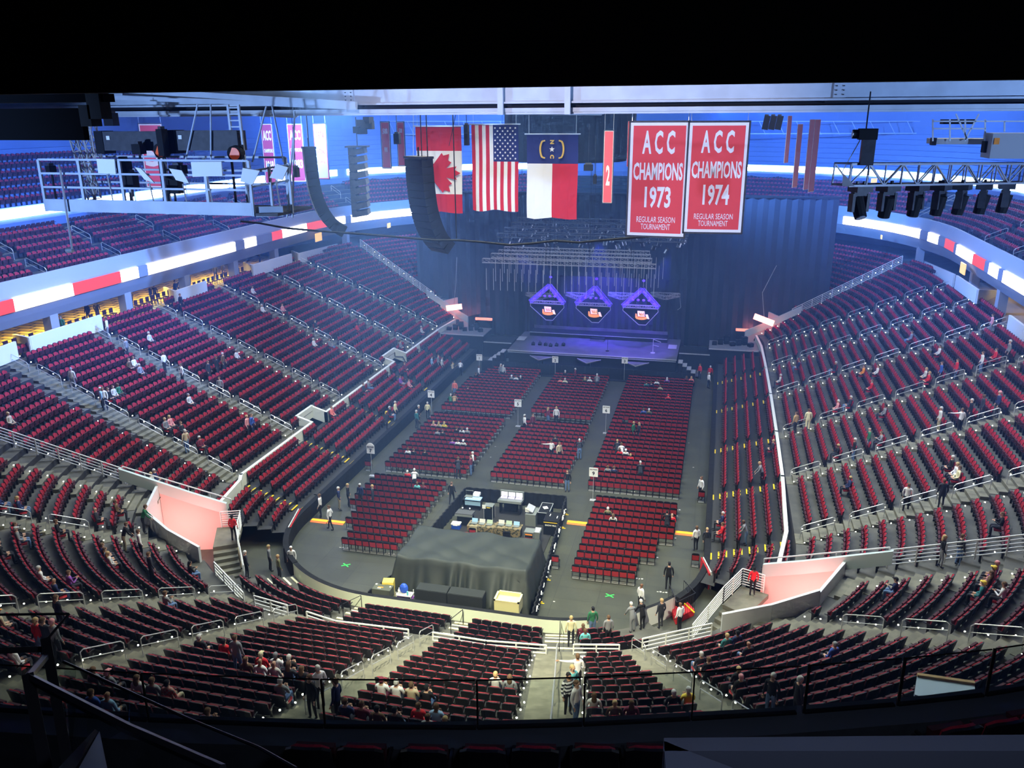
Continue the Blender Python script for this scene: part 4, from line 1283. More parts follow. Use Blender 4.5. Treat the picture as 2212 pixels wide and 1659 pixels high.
for sg, sd in ((-1, 'left'), (1, 'right')):
    fence('stair_railing', [P3(sg*15.05, 9.6, hz(9.6)+1.0), P3(sg*15.05, 21.5, hz(21.5)+1.0)], 1.0, 5, 'long white railing along the wide %s stairs above the tunnel' % sd)
    fence('stair_railing', [P3(sg*15.4, 3.6, 2.85+.25), P3(sg*15.05, 9.6, hz(9.6)+1.15)], .3, 1, 'thin rail on top of the %s tunnel wall' % sd)
    fence('stair_railing', [P3(sg*64.7, 9.0, hz(9)+1.0), P3(sg*64.9, 21.5, hz(21.5)+1.0)], 1.0, 5, 'long pale railing along the far %s stairs by the curtain' % sd)
    f = lambda a: sg*a
    fence('landing_railing', [P3(f(14.6), 4.0, 2.8), P3(f(14.6), 2.8, 2.8), P3(f(12.9), 2.9, 2.8)], 1.05, 7, 'white railing round the %s tunnel landing' % sd, w=.035)
    fence('landing_railing', [P3(f(12.9), 2.9, 2.8), P3(f(11.2), 2.9, 1.5)], 1.0, 7, 'sloping white railing of the %s landing stairs' % sd, w=.035)
# ---------------------------------------------------------------- stage
STG = mat('stage_deck', (0.10, 0.10, 0.13), 0.35, noise=.15, nscale=1)
SKIRT = mat('stage_skirt', (0.012, 0.014, 0.02), 0.85)
EDGE = mat('stage_edge_trim', (0.55, 0.57, 0.62), 0.35, 0.4)
st = empty('stage', (0, 51, 0)); tag(st, 'wide low concert stage lit purple at the far end of the floor', 'stage')
def part(mb, name, par, smooth=False):
    o = mb.build(name, None, smooth=smooth); o.parent = par
    o.matrix_parent_inverse = Matrix.Identity(4)
    o.matrix_basis = parent_matrix(par).inverted() @ Matrix.Identity(4)
    return o
mb = MB(); mb.box((0.1, 51.7, 1.74), (18.0, 8.4, .12), STG); part(mb, 'deck', st)
mb = MB(); mb.box((0.1, 51.75, .84), (17.8, 8.2, 1.68), SKIRT); part(mb, 'skirt', st)
mb = MB(); mb.box((0.1, 47.46, 1.77), (18.0, .08, .1), EDGE); mb.box((0.1, 47.42, 1.60), (17.9, .05, .06), EDGE); part(mb, 'front_trim', st)
mb = MB(); mb.box((-.1, 55.0, 2.0), (15.6, 1.9, .42), SKIRT); mb.box((-.1, 54.04, 2.22), (15.6, .06, .05), EDGE); mb.box((-.1, 55.9, 2.45), (15.4, .06, .35), STG); part(mb, 'riser', st)
mb = MB(); mb.box((.0, 53.7, 1.93), (1.6, .7, .25), SKIRT); mb.box((.0, 53.4, 1.85), (1.6, .5, .12), STG); part(mb, 'step', st)
for sx in (-1, 1):
    mb = MB()
    for k in range(5): mb.box((sx*(9.5+.45*k), 48.0-.0*k, 1.5-.33*k), (.45, 1.2, .08), EDGE if k < 4 else STG); mb.box((sx*(9.5+.45*k), 48.0, (1.46-.33*k)/2), (.4, 1.1, max(.1, 1.46-.33*k)), SKIRT)
    part(mb, 'stairs', st)
    mb = MB(); mb.box((sx*8.4, 52.2, 1.9), (.9, 1.6, .05), EDGE); part(mb, 'side_step', st)
mb = MB()
for x in (-5, 0.1, 5.1):
    mb.prism([(x-1.25, 46.85), (x, 45.3), (x+1.25, 46.85)], 1.38, 1.5, STG)
    for a, b_ in (((x-1.25, 46.85), (x, 45.3)), ((x, 45.3), (x+1.25, 46.85))): mb.bar((*a, 1.5), (*b_, 1.5), .05, EDGE)
    mb.box((x, 46.5, .7), (.4, .4, 1.4), SKIRT)
part(mb, 'triangular_platform', st)
for i, (x, y) in enumerate([(-6.6, 50), (-5.9, 50.2), (-5.2, 50), (-4.6, 49.8), (-4.0, 50.1), (-3.3, 50.4)]):
    mb = MB(); mb.box((0, 0, .12), (.35, .35, .24), NEARBLK, rot=Matrix.Rotation(.4, 3, 'X')); mb.cyl((0, 0, .2), .03, .25, NEARBLK, 6)
    tag(mb.build('floor_monitor', None, (x, y, 1.8)), 'small dark monitor on the left half of the stage deck', 'speaker', 'small monitors on the stage')
mb = MB(); mb.cyl((0, 0, 0), .25, .06, EDGE, 12); mb.cyl((0, 0, .05), .03, 1.5, EDGE, 8); mb.bar((0, 0, 1.5), (.8, .1, 1.2), .05, EDGE); mb.bar((0, 0, .9), (.6, 0, .75), .05, EDGE)
tag(mb.build('microphone_stand', None, (6.5, 49.6, 1.8)), 'chrome microphone stand on the right part of the stage', 'stand')
mb = MB(); mb.cyl((0, 0, 0), .2, .04, NEARBLK, 12); mb.cyl((0, 0, .04), .02, 1.5, NEARBLK, 8); mb.ell((0, 0, 1.56), (.035, .035, .06), NEARBLK, 8, 4)
tag(mb.build('microphone_stand', None, (1.7, 49.3, 1.8)), 'dark straight microphone stand at the middle of the stage', 'stand')
# barricade in front of the stage
mb = MB(); mb.box((0, 0, .6), (22.2, .12, 1.2), SKIRT); mb.box((0, -.3, .05), (22.2, .6, .05), SKIRT)
for k in range(19): mb.box((-11.1+k*1.233, -.08, .6), (.05, .05, 1.2), DKF)
tag(mb.build('barricade', None, (0, 45.0, 0)), 'black crowd barricade across the floor before the stage', 'barrier')
# side wings with equipment
for sx, nm in ((-1, 'left'), (1, 'right')):
    w = empty('side_wing', (sx*13.6, 52.4, 0)); tag(w, 'black raised wing platform at the %s of the stage, equipment on it' % nm, 'platform')
    x0 = -15.0 if sx < 0 else 14.8
    mb = MB(); mb.box((x0, 52.3, 1.15), (5.0, 3.4, 2.3), SKIRT); part(mb, 'tall_block', w)
    mb = MB(); mb.box((x0, 52.3, 2.36), (5.1, 3.5, .1), mat('wing_deck', (.16, .17, .19), .5)); mb.box((x0, 50.55, 2.36), (5.1, .06, .12), EDGE); part(mb, 'top_deck', w)
    mb = MB(); mb.box((sx*10.8, 52.0, .85), (3.2, 3.2, 1.7), SKIRT); mb.box((sx*10.8, 50.42, 1.72), (3.2, .06, .1), EDGE); part(mb, 'low_block', w)
    for k in range(7):
        c = (x0-2+k*.62, 52.5+.35*(k % 3)-.3, 2.41); hgt = .35+.25*(k % 3)
        mb = MB(); mb.box((0, 0, hgt/2), (.5, .5, hgt), NEARBLK); mb.box((0, -.26, hgt*.6), (.36, .02, hgt*.4), DKF)
        for q in (-1, 1): mb.box((q*.24, 0, hgt+.01), (.03, .5, .03), DKF)
        tag(mb.build('equipment_case', None, c, .1*k), 'small black equipment case on the %s stage wing' % nm, 'case', 'cases on the %s wing' % nm)
# backdrop and house curtain
def curtain(name, x0, x1, y, z0, z1, m, fold, label, amp=.12):
    mb = MB(); n = int(abs(x1-x0)/fold*4); vs = []
    for i in range(n+1):
        x = x0+(x1-x0)*i/n; yy = y+amp*math.sin(i*PI/2)
        vs += [(x, yy, z0), (x, yy, z1), (x, yy+.05, z0), (x, yy+.05, z1)]
    fs = []
    for i in range(n): a = 4*i; fs += [(a, a+4, a+5, a+1), (a+2, a+3, a+7, a+6), (a+1, a+5, a+7, a+3), (a, a+2, a+6, a+4)]
    mb.add(vs, fs, m); o = mb.build(name); tag(o, label, 'curtain'); return o
CURT = mat('house_curtain', (0.035, 0.038, 0.055), 0.9)
curtain('house_curtain', -23.6, 24.8, 60.2, .05, 17.2, CURT, 1.2, 'huge black curtain hanging across the hall behind the stage')
curtain('stage_backdrop', -9.2, 9.4, 57.2, .05, 8.3, mat('backdrop_cloth', (.03, .03, .05), .8), .8, 'dark backdrop right behind the stage, tinted blue-purple', .08)
mb = MB(); mb.bar((-24, 60.2, 17.3), (25, 60.2, 17.3), .25, DKF); tag(mb.build('curtain_truss'), 'dark pipe carrying the huge curtain', 'truss')

def truss(mb, a, b_, w, m, seg=1.0, t=.05):
    a = Vector(a); b_ = Vector(b_); d = (b_-a); L = d.length; d.normalize()
    side = d.cross(Vector((0, 0, 1))); side = Vector((1, 0, 0)) if side.length < .1 else side.normalized(); up = side.cross(d)
    C = [side*sx*w/2+up*sz*w/2 for sx, sz in ((-1, -1), (1, -1), (1, 1), (-1, 1))]
    for c in C: mb.bar(a+c, b_+c, t, m)
    n = max(1, int(round(L/seg)))
    for i in range(n):
        p, q = a+d*(L*i/n), a+d*(L*(i+1)/n)
        for k in range(4):
            c1, c2 = C[k], C[(k+1) % 4]
            if i % 2: c1, c2 = c2, c1
            mb.bar(p+c1, q+c2, t*.6, m); mb.bar(p+C[k], p+C[(k+1) % 4], t*.6, m)
    for k in range(4): mb.bar(b_+C[k], b_+C[(k+1) % 4], t*.6, m)
ROD = mat('rod_silver', (.55, .56, .65), .4, .3)
PUR = mat('truss_purple_lit', (.15, .1, .5), .4, emit=(.10, .03, 1.0), estr=.5)  # purple stage light put into the truss arms as colour and glow
LENS = mat('blue_lens_glow', (.1, .1, .6), .3, emit=(.06, .01, 1.0), estr=2.5)
SCR = mat('screen_black', (.01, .01, .02), .3)
ORG = mat('screen_orange', (.9, .4, .1), .4, emit=(1.0, .28, .02), estr=.8)
ORL = mat('screen_pale', (1, .85, .6), .4, emit=(1.0, .55, .18), estr=.85)
ORD_ = mat('screen_brown', (.3, .1, .05), .4, emit=(.35, .1, .03), estr=.8)
for i, (ya, yb, lx, rx, yy) in enumerate([(560, 570, 1043, 1417, 36), (548, 558, 1062, 1408, 38.5), (541, 549, 1078, 1405, 41), (535, 541, 1090, 1403, 43.5)]):
    a = atY(lx, ya+4, yy); b_ = atY(rx, yb+4, yy); z = (a[2]+b_[2])/2
    mb = MB(); truss(mb, (a[0], yy, z), (b_[0], yy, z), .38, TRUSSM, .6, .032)
    for q in range(4):
        x = a[0]+(b_[0]-a[0])*(q+.5)/4; mb.bar((x, yy, z), (x, yy, 33 if abs(x) > 6 or yy > 38 else 21.8), .03, DKF)
    tag(mb.build('light_truss'), 'aluminium lighting truss over the stage, %s of four' % ['front and lowest', 'second', 'third', 'rear'][i], 'truss', 'stage trusses')
zt = atY(1230, 568, 36)[2]
rod = MB(); rod.cyl((0, 0, -1), .022, 2.0, ROD, 6); rme = rod.mesh('hanging_rod')
n = 0
for r in range(3):
    for k in range(24):
        x = -7.9+k*.66+r*.2; yy = 36+r*2.5
        o = bpy.data.objects.new('hanging_rod', rme); COL.objects.link(o); o.location = (x, yy, zt-1.75+.35*r)
        tag(o, 'thin silver rod hanging below the lighting truss', 'rod', 'silver rods below the stage trusses'); n += 1
# fixtures clustered above and behind those trusses
fx = MB(); fx.box((0, 0, .12), (.34, .3, .16), SPK); fx.box((-.19, 0, -.12), (.05, .12, .4), TRUSSM); fx.box((.19, 0, -.12), (.05, .12, .4), TRUSSM); fx.cyl((0, 0, -.42), .14, .42, SPK, 8); fxm = fx.mesh('stage_light')
tm = MB()
for j, yy in enumerate((46, 49, 52, 55)):
    z = 14.3+.2*j
    mb = MB(); truss(mb, (-9.5, yy, z), (9.5, yy, z), .4, mat('dark_truss', (.12, .13, .16), .5, .3), .9, .05); tag(mb.build('light_truss'), 'dark lighting truss high over the stage, %s' % ['frontmost', 'second from front', 'third from front', 'rearmost'][j], 'truss', 'dark stage trusses')
    for k in range(16):
        o = bpy.data.objects.new('stage_light', fxm); COL.objects.link(o); o.location = (-9.2+k*1.2+.3*(j % 2), yy, z-.4-.3*((k*7+j) % 3)); o.rotation_euler = (.5, .1, k)
        tag(o, 'small moving stage light hanging over the stage', 'stage light', 'stage lights over the stage')
# three diamond pods
for i, xc in enumerate((-5.0, 0.0, 5.0)):
    p = empty('screen_pod', (xc, 50, 5)); tag(p, 'diamond-shaped purple truss pod with an orange picture, %s over the stage' % ['left one', 'middle one', 'right one'][i], 'screen')
    A = Vector((xc, 50.9, 8.35)); Lf = Vector((xc-1.85, 49.6, 6.75)); Rt = Vector((xc+1.85, 49.6, 6.75))
    for a, b_, nm in ((A, Lf, 'left_arm'), (A, Rt, 'right_arm')):
        mb = MB(); truss(mb, a, b_, .34, PUR, .55, .05)
        d = (b_-a); nn = d.cross(Vector((0, 1, 0))).normalized()*.0
        pq = [a+Vector((0, -.19, .17)), b_+Vector((0, -.19, .17)), b_+Vector((0, -.19, -.17)), a+Vector((0, -.19, -.17))]; mb.poly(pq, .02, PUR)
        for k in range(3):
            c = a.lerp(b_, (k+.5)/3)+Vector((0, -.22, 0)); mb.box(tuple(c), (.42, .04, .18), LENS, rot=Matrix.Rotation(math.atan2(d.z, d.x), 3, 'Y').inverted() if False else Matrix.Rotation(-math.atan2(d.z, d.x), 3, 'Y'))
        part(mb, nm, p)
    mb = MB(); truss(mb, Lf, Rt, .3, TRUSSM, .5, .04); part(mb, 'lower_bar', p)
    for k in range(6):
        mb = MB(); q = Lf.lerp(Rt, (k+.8)/6.6)+Vector((0, .1, .30+(.42 if 1 <= k <= 4 else 0)*.9)); mb.ell(tuple(q), (.16, .12, .13), LENS, 8, 4); part(mb, 'lens', p)
    B = [(-1.8, 6.6), (1.8, 6.6), (1.85, 6.25), (.62, 4.78), (-.12, 4.78), (-1.85, 6.25)]
    mb = MB(); mb.poly([(xc+x, 49.75, z) for x, z in B], .08, SCR)
    for (a, b_) in zip(B, B[1:]+B[:1]): mb.bar((xc+a[0], 49.7, a[1]), (xc+b_[0], 49.7, b_[1]), .06, TRUSSM)
    part(mb, 'screen_frame', p)
    mb = MB(); yy = 49.62; ox, oz = xc+.12, 5.85
    mb.ell((ox, yy, oz-.30), (.62, .03, .22), ORG, 16, 6); mb.poly([(ox-.42, yy-.01, oz+.45), (ox+.32, yy-.01, oz+.42), (ox+.36, yy-.01, oz-.15), (ox-.36, yy-.01, oz-.15)][::-1], .03, ORL)
    mb.poly([(ox-.62, yy-.02, oz+.15), (ox-.48, yy-.02, oz+.12), (ox-.42, yy-.02, oz-.35), (ox-.62, yy-.02, oz-.25)][::-1], .03, ORG)
    mb.poly([(ox+.42, yy-.02, oz+.08), (ox+.66, yy-.02, oz+.12), (ox+.85, yy-.02, oz-.38), (ox+.6, yy-.02, oz-.34)][::-1], .03, ORL)
    for k in range(5): mb.bar((ox-.24+.12*k, yy-.06, oz+.3-.1*(k % 2)), (ox-.12+.1*k, yy-.06, oz-.02), .05, ORD_)
    mb.bar((ox-.42, yy-.06, oz-.16), (ox+.42, yy-.06, oz-.16), .06, ORD_)
    part(mb, 'screen_picture', p)
    mb = MB(); mb.ell((xc+.1, 51, 9.25), (.16, .16, .14), LENS, 8, 4); mb.bar((xc+.1, 51, 9.2), A, .04, DKF); mb.bar((xc+.1, 51, 9.3), (xc+.1, 51, 14.2), .03, DKF); part(mb, 'top_light', p)
for i, px_ in enumerate((1163, 1250, 1343, 1436)):
    c = atY(px_, 640, 54.0); x, z = c[0], c[2]
    mb = MB(); T = [(x-1.5, 54.8, z+.05), (x+1.5, 54.8, z+.05), (x+.1, 53.0, z+.02)]
    m_ = mat('dim_truss', (.4, .42, .5), .4, .4)
    for a, b_ in zip(T, T[1:]+T[:1]): truss(mb, a, b_, .34, m_, .45, .035)
    mb.bar((x, 54.2, z), (x, 54.2, 14.8), .03, DKF)
    if i == 3: mb.path([(x+1.6, 54.6, z-.2), (x+1.75, 54.6, z-1.3), (x+1.4, 54.6, z-1.6)], .05, m_); 
    tag(mb.build('triangular_truss'), 'flat triangular truss hanging level behind the pods, %s' % ['far left one', 'second from left', 'third from left', 'far right one'][i], 'truss', 'flat triangular trusses')
# stage lighting
spot('stage_purple', (-7, 44, 13), (-1, 51, 1.8), 14000, (.14, .07, 1.0), 60)
spot('stage_purple', (8, 45, 13), (4, 51, 1.8), 17000, (.16, .08, 1.0), 50)
spot('stage_purple', (0, 52, 13), (0, 57, 2.5), 20000, (.08, .05, 1.0), 80)
point('pod_light', (4, 48, 9.5), 120, (.3, .2, 1.0), .3); point('pod_light', (-4, 48, 9.5), 90, (.2, .12, 1.0), .3)
# red-lit signs hanging in front of the far tunnels
SGL = mat('red_sign_glow', (1, .5, .4), .5, emit=(1.0, .22, .16), estr=9)
for (x, y, w, yy, rz, nm) in ((981, 664, 38, 56, .25, 'left'), (1650, 691, 46, 56, -.35, 'right')):
    c = atY(x, y, yy); t = empty('exit_sign_panel', tuple(c)); tag(t, 'glowing pinkish-red sign panel hanging by the far %s tunnel' % nm, 'sign')
    mb = MB(); mb.box((0, 0, 0), (w/20.5, .15, .62), SGL, rot=Matrix.Rotation(.25 if nm == 'right' else -.12, 3, 'Y')); o = mb.build('lit_panel', t, rz=rz)
    mb = MB(); mb.bar((0, 0, .3), (.3 if nm == 'left' else -.4, 0, 3.0), .05, TRUSSM); mb.bar((-.4 if nm == 'right' else .3, 0, 3.0), (.8 if nm == 'right' else .5, 0, 6), .05, TRUSSM); mb.build('hanger', t)
for x, y, nm in ((1045, 689, 'left'), (1610, 713, 'right')):
    c = atY(x, y, 59.0); mb = MB(); mb.box((0, 0, 0), (2.1, .2, .28), mat('red_table_glow', (.9, .3, .25), .5, emit=(1, .3, .22), estr=1.3)); mb.box((-.9 if nm == 'left' else .9, 0, -.2), (.2, .2, .5), MATS['red_table_glow']); mb.box((0, 0, -.6), (2.0, .5, .9), SKIRT)
    tag(mb.build('lit_counter', None, tuple(c)), 'low reddish lit counter behind the %s stage wing' % nm, 'counter')
# ---------------------------------------------------------------- section signs on poles
for num, (bx, by, tx, ty) in {'1': (1036, 815, 1033, 757), '2': (1199, 820, 1198, 765), '3': (1348, 822, 1349, 771), '4': (933, 900, 931, 851), '5': (1119, 921, 1117, 863), '6': (1308, 936, 1309, 874), '7': (804, 1028, 801, 967), '9': (1280.6, 1080.7, 1282, 1010)}.items():
    p = atZ(bx, by, 0); W_ = 'one two three four five six seven eight nine'.split()[int(num)-1]
    t = empty('section_sign', (p[0], p[1], 0)); tag(t, 'white pole sign %s' % dict(zip('12345679', ('for section one at the far left by the stage', 'for section two between the front middle blocks', 'for section three near the right part of the stage', 'for section four by the left black wall', 'for section five in the left aisle', 'for section six in the right aisle', 'with a rounded top for section seven, nearest on the left', 'for section nine, nearest on the right')))[num], 'sign')
    mb = MB(); mb.cyl((0, 0, .03), .018, 2.1, EDGE, 8); mb.build('pole', t)
    mb = MB(); mb.box((0, 0, .02), (.42, .3, .04), EDGE); mb.build('base', t)
    mb = MB(); mb.box((0, 0, 2.15), (.62, .03, .66), WHTP); bo = mb.build('board', t)
    if num == '7':
        mb = MB(); mb.cyl((0, 0, 0), .31, .03, WHTP, 20); q = mb.build('board_top', t, (0, .015, 2.36)); q.rotation_euler = (PI/2, 0, 0)
    text('SECTION', 'lettering', (p[0], p[1]-.022, 2.36), .135, NEARBLK, (1, 0, 0), (0, 0, 1), .95, .003, t, offset=.003)
    text(num, 'lettering', (p[0], p[1]-.022, 2.06), .36, NEARBLK, (1, 0, 0), (0, 0, 1), 1.0, .003, t, offset=.01)
# bar sign carried at the foot of the left tunnel
p = atZ(482, 1193, .9); t = empty('bar_sign', (p[0], p[1]-.3, .0)); tag(t, 'black sign with a white border reading BAR at the foot of the left tunnel', 'sign')
mb = MB(); mb.box((0, 0, 1.25), (.62, .03, .5), WHTP); mb.box((0, -.012, 1.25), (.56, .03, .44), NEARBLK); mb.build('board', t, rz=.1)
mb = MB(); mb.cyl((0, 0, 0), .02, 1.05, DKF, 6); mb.cyl((0, 0, 0), .16, .03, DKF, 10); mb.build('stand', t)
text('BAR', 'lettering', (p[0], p[1]-.33, 1.25), .27, WHTP, (math.cos(.1), math.sin(.1), 0), (0, 0, 1), 1.0, .004, t, offset=.01)
# ---------------------------------------------------------------- sound desk compound
CLOTH = bpy.data.materials.new('dark_green_cover_cloth'); CLOTH.use_nodes = True
CLOTH.node_tree.nodes['Principled BSDF'].inputs['Base Color'].default_value = (.020, .026, .023, 1); CLOTH.node_tree.nodes['Principled BSDF'].inputs['Roughness'].default_value = .65
# draped cover: a height field over the platform that falls to the floor in folds
def cover():
    mb = MB(); nx_, ny_ = 96, 64; x0, x1, y0, y1 = -4.35, 4.05, .75, 6.2
    TL, TR, TF, TB = -3.85, 3.68, 2.05, 5.75; H = 2.38
    vs = []
    for j in range(ny_+1):
        for i in range(nx_+1):
            u, v = i/nx_, j/ny_; x = x0+(x1-x0)*u; y = y0+(y1-y0)*v
            front = 1.0 if x < .8 else 1.0-.0*(x-.8)
            ex = max(TL-x, x-TR, 0); fy = max(TF-y, 0); by = max(y-TB, 0)
            fold = .5+.5*math.sin(x*8.0+1.9*math.sin(x*2.3)+y*.8); 
            slope = 1.0+.0*x
            top = H+.045*math.sin(x*1.7+y*1.3)+.04*math.sin(x*3.1-y*2.2)+.05*abs(math.sin(x*1.1+y*1.9+.5*math.sin(y*2)))
            z = top
            if fy > 0:
                run = .42+.6*fold*max(0, min(1, (x+3.6)/3.0))*max(0, min(1, (3.6-x)/1.0)) + .35*max(0, min(1, (x-.5)/2.0))
                z = top-(fy/run)**.85*(1.35+.25*fold)-max(0, fy-run)*1.0
                z = max(z, .04+.05*fold)
            if ex > 0: z = min(z, top-(ex/.28)**.8*(1.7+.2*math.sin(y*6)))
            if by > 0: z = min(z, top-(by/.28)**.8*1.9)
            vs.append((x, y, max(z, .05)))
    fs = [(j*(nx_+1)+i, j*(nx_+1)+i+1, (j+1)*(nx_+1)+i+1, (j+1)*(nx_+1)+i) for j in range(ny_) for i in range(nx_)]
    mb.add(vs, fs, CLOTH); o = mb.build('cloth_cover', None, smooth=True)
    sol = o.modifiers.new('th', 'SOLIDIFY'); sol.thickness = .02
    tag(o, 'large dark green cloth draped over the platform behind the sound desk', 'cloth'); return o
cover()
mb = MB(); mb.box((-.08, 3.9, 1.15), (7.3, 3.5, 2.3), NEARBLK); tag(mb.build('covered_platform'), 'black scaffold platform under the dark green cloth', 'platform')
def low_screen(pts, h, label, marks=False):
    t = empty('drape_barrier', pts[0]); tag(t, label, 'barrier', 'black drape barriers round the sound desk'); t.location = (0, 0, 0)
    mb = MB()
    for a, b_ in zip(pts[:-1], pts[1:]):
        a = Vector(a); b_ = Vector(b_); d = b_-a; n = Vector((-d.y, d.x, 0)).normalized(); N = max(2, int(d.length/.25)); vs = []
        for i in range(N+1):
            p = a.lerp(b_, i/N)+n*(.035*(-1)**i); 
            for q in (-.04, .04): vs += [tuple(p+n*q), tuple(p+n*q+Vector((0, 0, h)))]
        fs = []
        for i in range(N): k = 4*i; fs += [(k, k+4, k+5, k+1), (k+2, k+3, k+7, k+6), (k+1, k+5, k+7, k+3)]
        mb.add(vs, fs, BLACKW)
    o = mb.build('drape', t)
    if marks:
        mb = MB(); a = Vector(pts[0]); b_ = Vector(pts[-1]); d = (b_-a); n = Vector((d.y, -d.x, 0)).normalized()
        for q in (.06, .17, .31, .35, .5, .66, .8, .86):
            for k in range(5):
                c = a+d*(q+.018*k)+n*.1+Vector((0, 0, .5+.12*math.sin(k*2+q*9))); mb.bar(c, c+d*.012+Vector((0, 0, .22*math.cos(k+q*7)+.05)), .045, WHTP)
        mb.build('white_stroke_marks', t)
    return t
low_screen([(4.35, .35, 0), (3.95, 7.5, 0), (3.55, 14.7, 0)], 1.0, 'black drape barrier with white brush marks along the sound desk, right side', True)
low_screen([(3.5, 14.7, 0), (-3.55, 14.5, 0)], 1.0, 'black drape barrier at the stage side of the sound desk')
low_screen([(-3.6, 14.4, 0), (-3.7, 12.6, 0), (-4.0, 8.0, 0)], 1.0, 'black drape barrier on the left side of the sound desk')
low_screen([(-4.15, 3.0, 0), (-4.95, .45, 0)], .9, 'short black drape barrier beside the cloth cover near the curved wall')
mb = MB(); mb.box((0, 9.9, .03), (6.6, 8.0, .06), mat('rubber_mat', (.02, .02, .022), .8)); tag(mb.build('rubber_mat'), 'black rubber mat under the sound desk area', 'mat')
# desks: position from the photo on the desk's own height
GREYC = mat('grey_case', (.16, .18, .18), .5); DSK = mat('desk_surface', (.08, .085, .09), .5); CAMO = bpy.data.materials.new('camouflage_cloth'); CAMO.use_nodes = True
_n = CAMO.node_tree; _z = _n.nodes.new('ShaderNodeTexNoise'); _z.inputs['Scale'].default_value = 7; _r = _n.nodes.new('ShaderNodeValToRGB'); _r.color_ramp.interpolation = 'CONSTANT'
_r.color_ramp.elements[0].color = (.03, .03, .015, 1); _r.color_ramp.elements[1].position = .5; _r.color_ramp.elements[1].color = (.22, .17, .09, 1); _e = _r.color_ramp.elements.new(.43); _e.color = (.09, .085, .04, 1)
_t = _n.nodes.new('ShaderNodeTexCoord'); _n.links.new(_t.outputs['Object'], _z.inputs['Vector']); _n.links.new(_z.outputs['Fac'], _r.inputs['Fac']); _n.links.new(_r.outputs['Color'], _n.nodes['Principled BSDF'].inputs['Base Color'])
SCW = mat('console_screen_white', (.9, .9, 1), .4, emit=(.85, .85, 1), estr=.9); SCP = mat('console_screen_lilac', (.5, .4, .9), .4, emit=(.5, .4, .9), estr=.7)
def Q(cx, cy, z=1.0, k=5.184, ox=920, oy=1020): return atZ(ox+cx/k, oy+cy/k, z)
# main mixing console
c = Q(950, 290, 1.1); t = empty('mixing_console', (c[0], c[1], 0)); tag(t, 'large mixing console with bright white and lilac screens', 'console')
mb = MB(); mb.box((0, 0, .92), (1.65, .9, .16), GREYC, rot=Matrix.Rotation(-.15, 3, 'X')); mb.build('surface', t)
mb = MB(); mb.box((0, .42, 1.2), (1.65, .12, .5), GREYC); mb.build('back_hood', t)
for k in range(3): mb = MB(); mb.box((-.52+.52*k, .33, 1.22), (.44, .02, .3), SCW); mb.box((-.52+.52*k, .2, 1.02), (.44, .2, .02), SCP, rot=Matrix.Rotation(.2, 3, 'X')); mb.build('screen', t)
for sx in (-1, 1): mb = MB(); mb.box((sx*.7, 0, .42), (.06, .6, .84), DKF); mb.box((sx*.7, 0, .04), (.08, .9, .06), DKF); mb.build('leg', t)
mb = MB(); mb.box((0, .1, .45), (.9, .4, .5), NEARBLK); mb.build('rack_shelf', t)
# second console on the left
c = Q(440, 440, .95); t = empty('mixing_console', (c[0], c[1], 0), .0); tag(t, 'small dark mixing console with two lit spots at the left of the sound area', 'console')
mb = MB(); mb.box((0, 0, .85), (1.15, .8, .14), DSK, rot=Matrix.Rotation(-.1, 3, 'X')); mb.box((0, -.38, .82), (1.2, .08, .12), GREYC); mb.build('surface', t)
for sx in (-1, 1): mb = MB(); mb.ell((sx*.25-.02, .3, 1.05), (.05, .05, .05), SCW, 8, 4); mb.cyl((sx*.25-.02, .32, .9), .01, .16, DKF, 5); mb.build('gooseneck_lamp', t)
mb = MB(); mb.box((0, .05, .4), (1.0, .6, .8), NEARBLK); mb.build('stand', t)
c = Q(520, 260, 1.0); t = empty('side_table', (c[0], c[1], 0)); tag(t, 'black table covered with a light blue cloth at the back left of the sound area', 'table')
mb = MB(); mb.box((0, 0, .75), (1.3, .7, .05), NEARBLK); mb.build('table_top', t)
mb = MB(); mb.box((.1, -.02, .80), (1.1, .55, .05), cmat('lightblue')); mb.box((.1, -.3, .6), (1.1, .03, .4), cmat('lightblue')); mb.build('cloth', t)
for sx in (-1, 1): mb = MB(); mb.box((sx*.6, 0, .37), (.05, .6, .74), DKF); mb.build('leg', t)
c = Q(492, 210, 1.15); mb = MB(); mb.box((0, 0, .0), (.55, .03, .36), GREYC, rot=Matrix.Rotation(.3, 3, 'X')); mb.box((0, -.025, .0), (.48, .02, .29), SCR, rot=Matrix.Rotation(.3, 3, 'X')); mb.box((0, -.2, -.2), (.55, .35, .03), GREYC); tag(mb.build('laptop', None, (c[0], c[1], 1.05)), 'open silver-rimmed laptop at the back left of the sound area', 'laptop')
c = Q(570, 225, 1.1); mb = MB(); mb.box((0, 0, 0), (.45, .4, .16), WHTP); mb.box((0, 0, .1), (.42, .36, .04), WHTP); tag(mb.build('printer', None, (c[0], c[1], .95)), 'white boxy device next to the laptop', 'box')
c = Q(710, 400, .8); t = empty('equipment_rack', (c[0], c[1], 0)); tag(t, 'black wheeled rack with metal edges between the two consoles', 'rack')
mb = MB(); mb.box((0, 0, .52), (.6, .55, .96), NEARBLK); mb.build('body', t)
mb = MB()
for sx in (-1, 1):
    for sy in (-1, 1): mb.box((sx*.3, sy*.275, .52), (.03, .03, .98), EDGE)
mb.box((0, 0, 1.02), (.62, .57, .02), GREYC); mb.box((.02, -.3, .95), (.25, .02, .04), YEL); mb.build('edge_trim', t)
mb = MB(); mb.box((-.28, -.32, 1.0), (.24, .02, .26), WHTP); mb.build('paper_note', t)
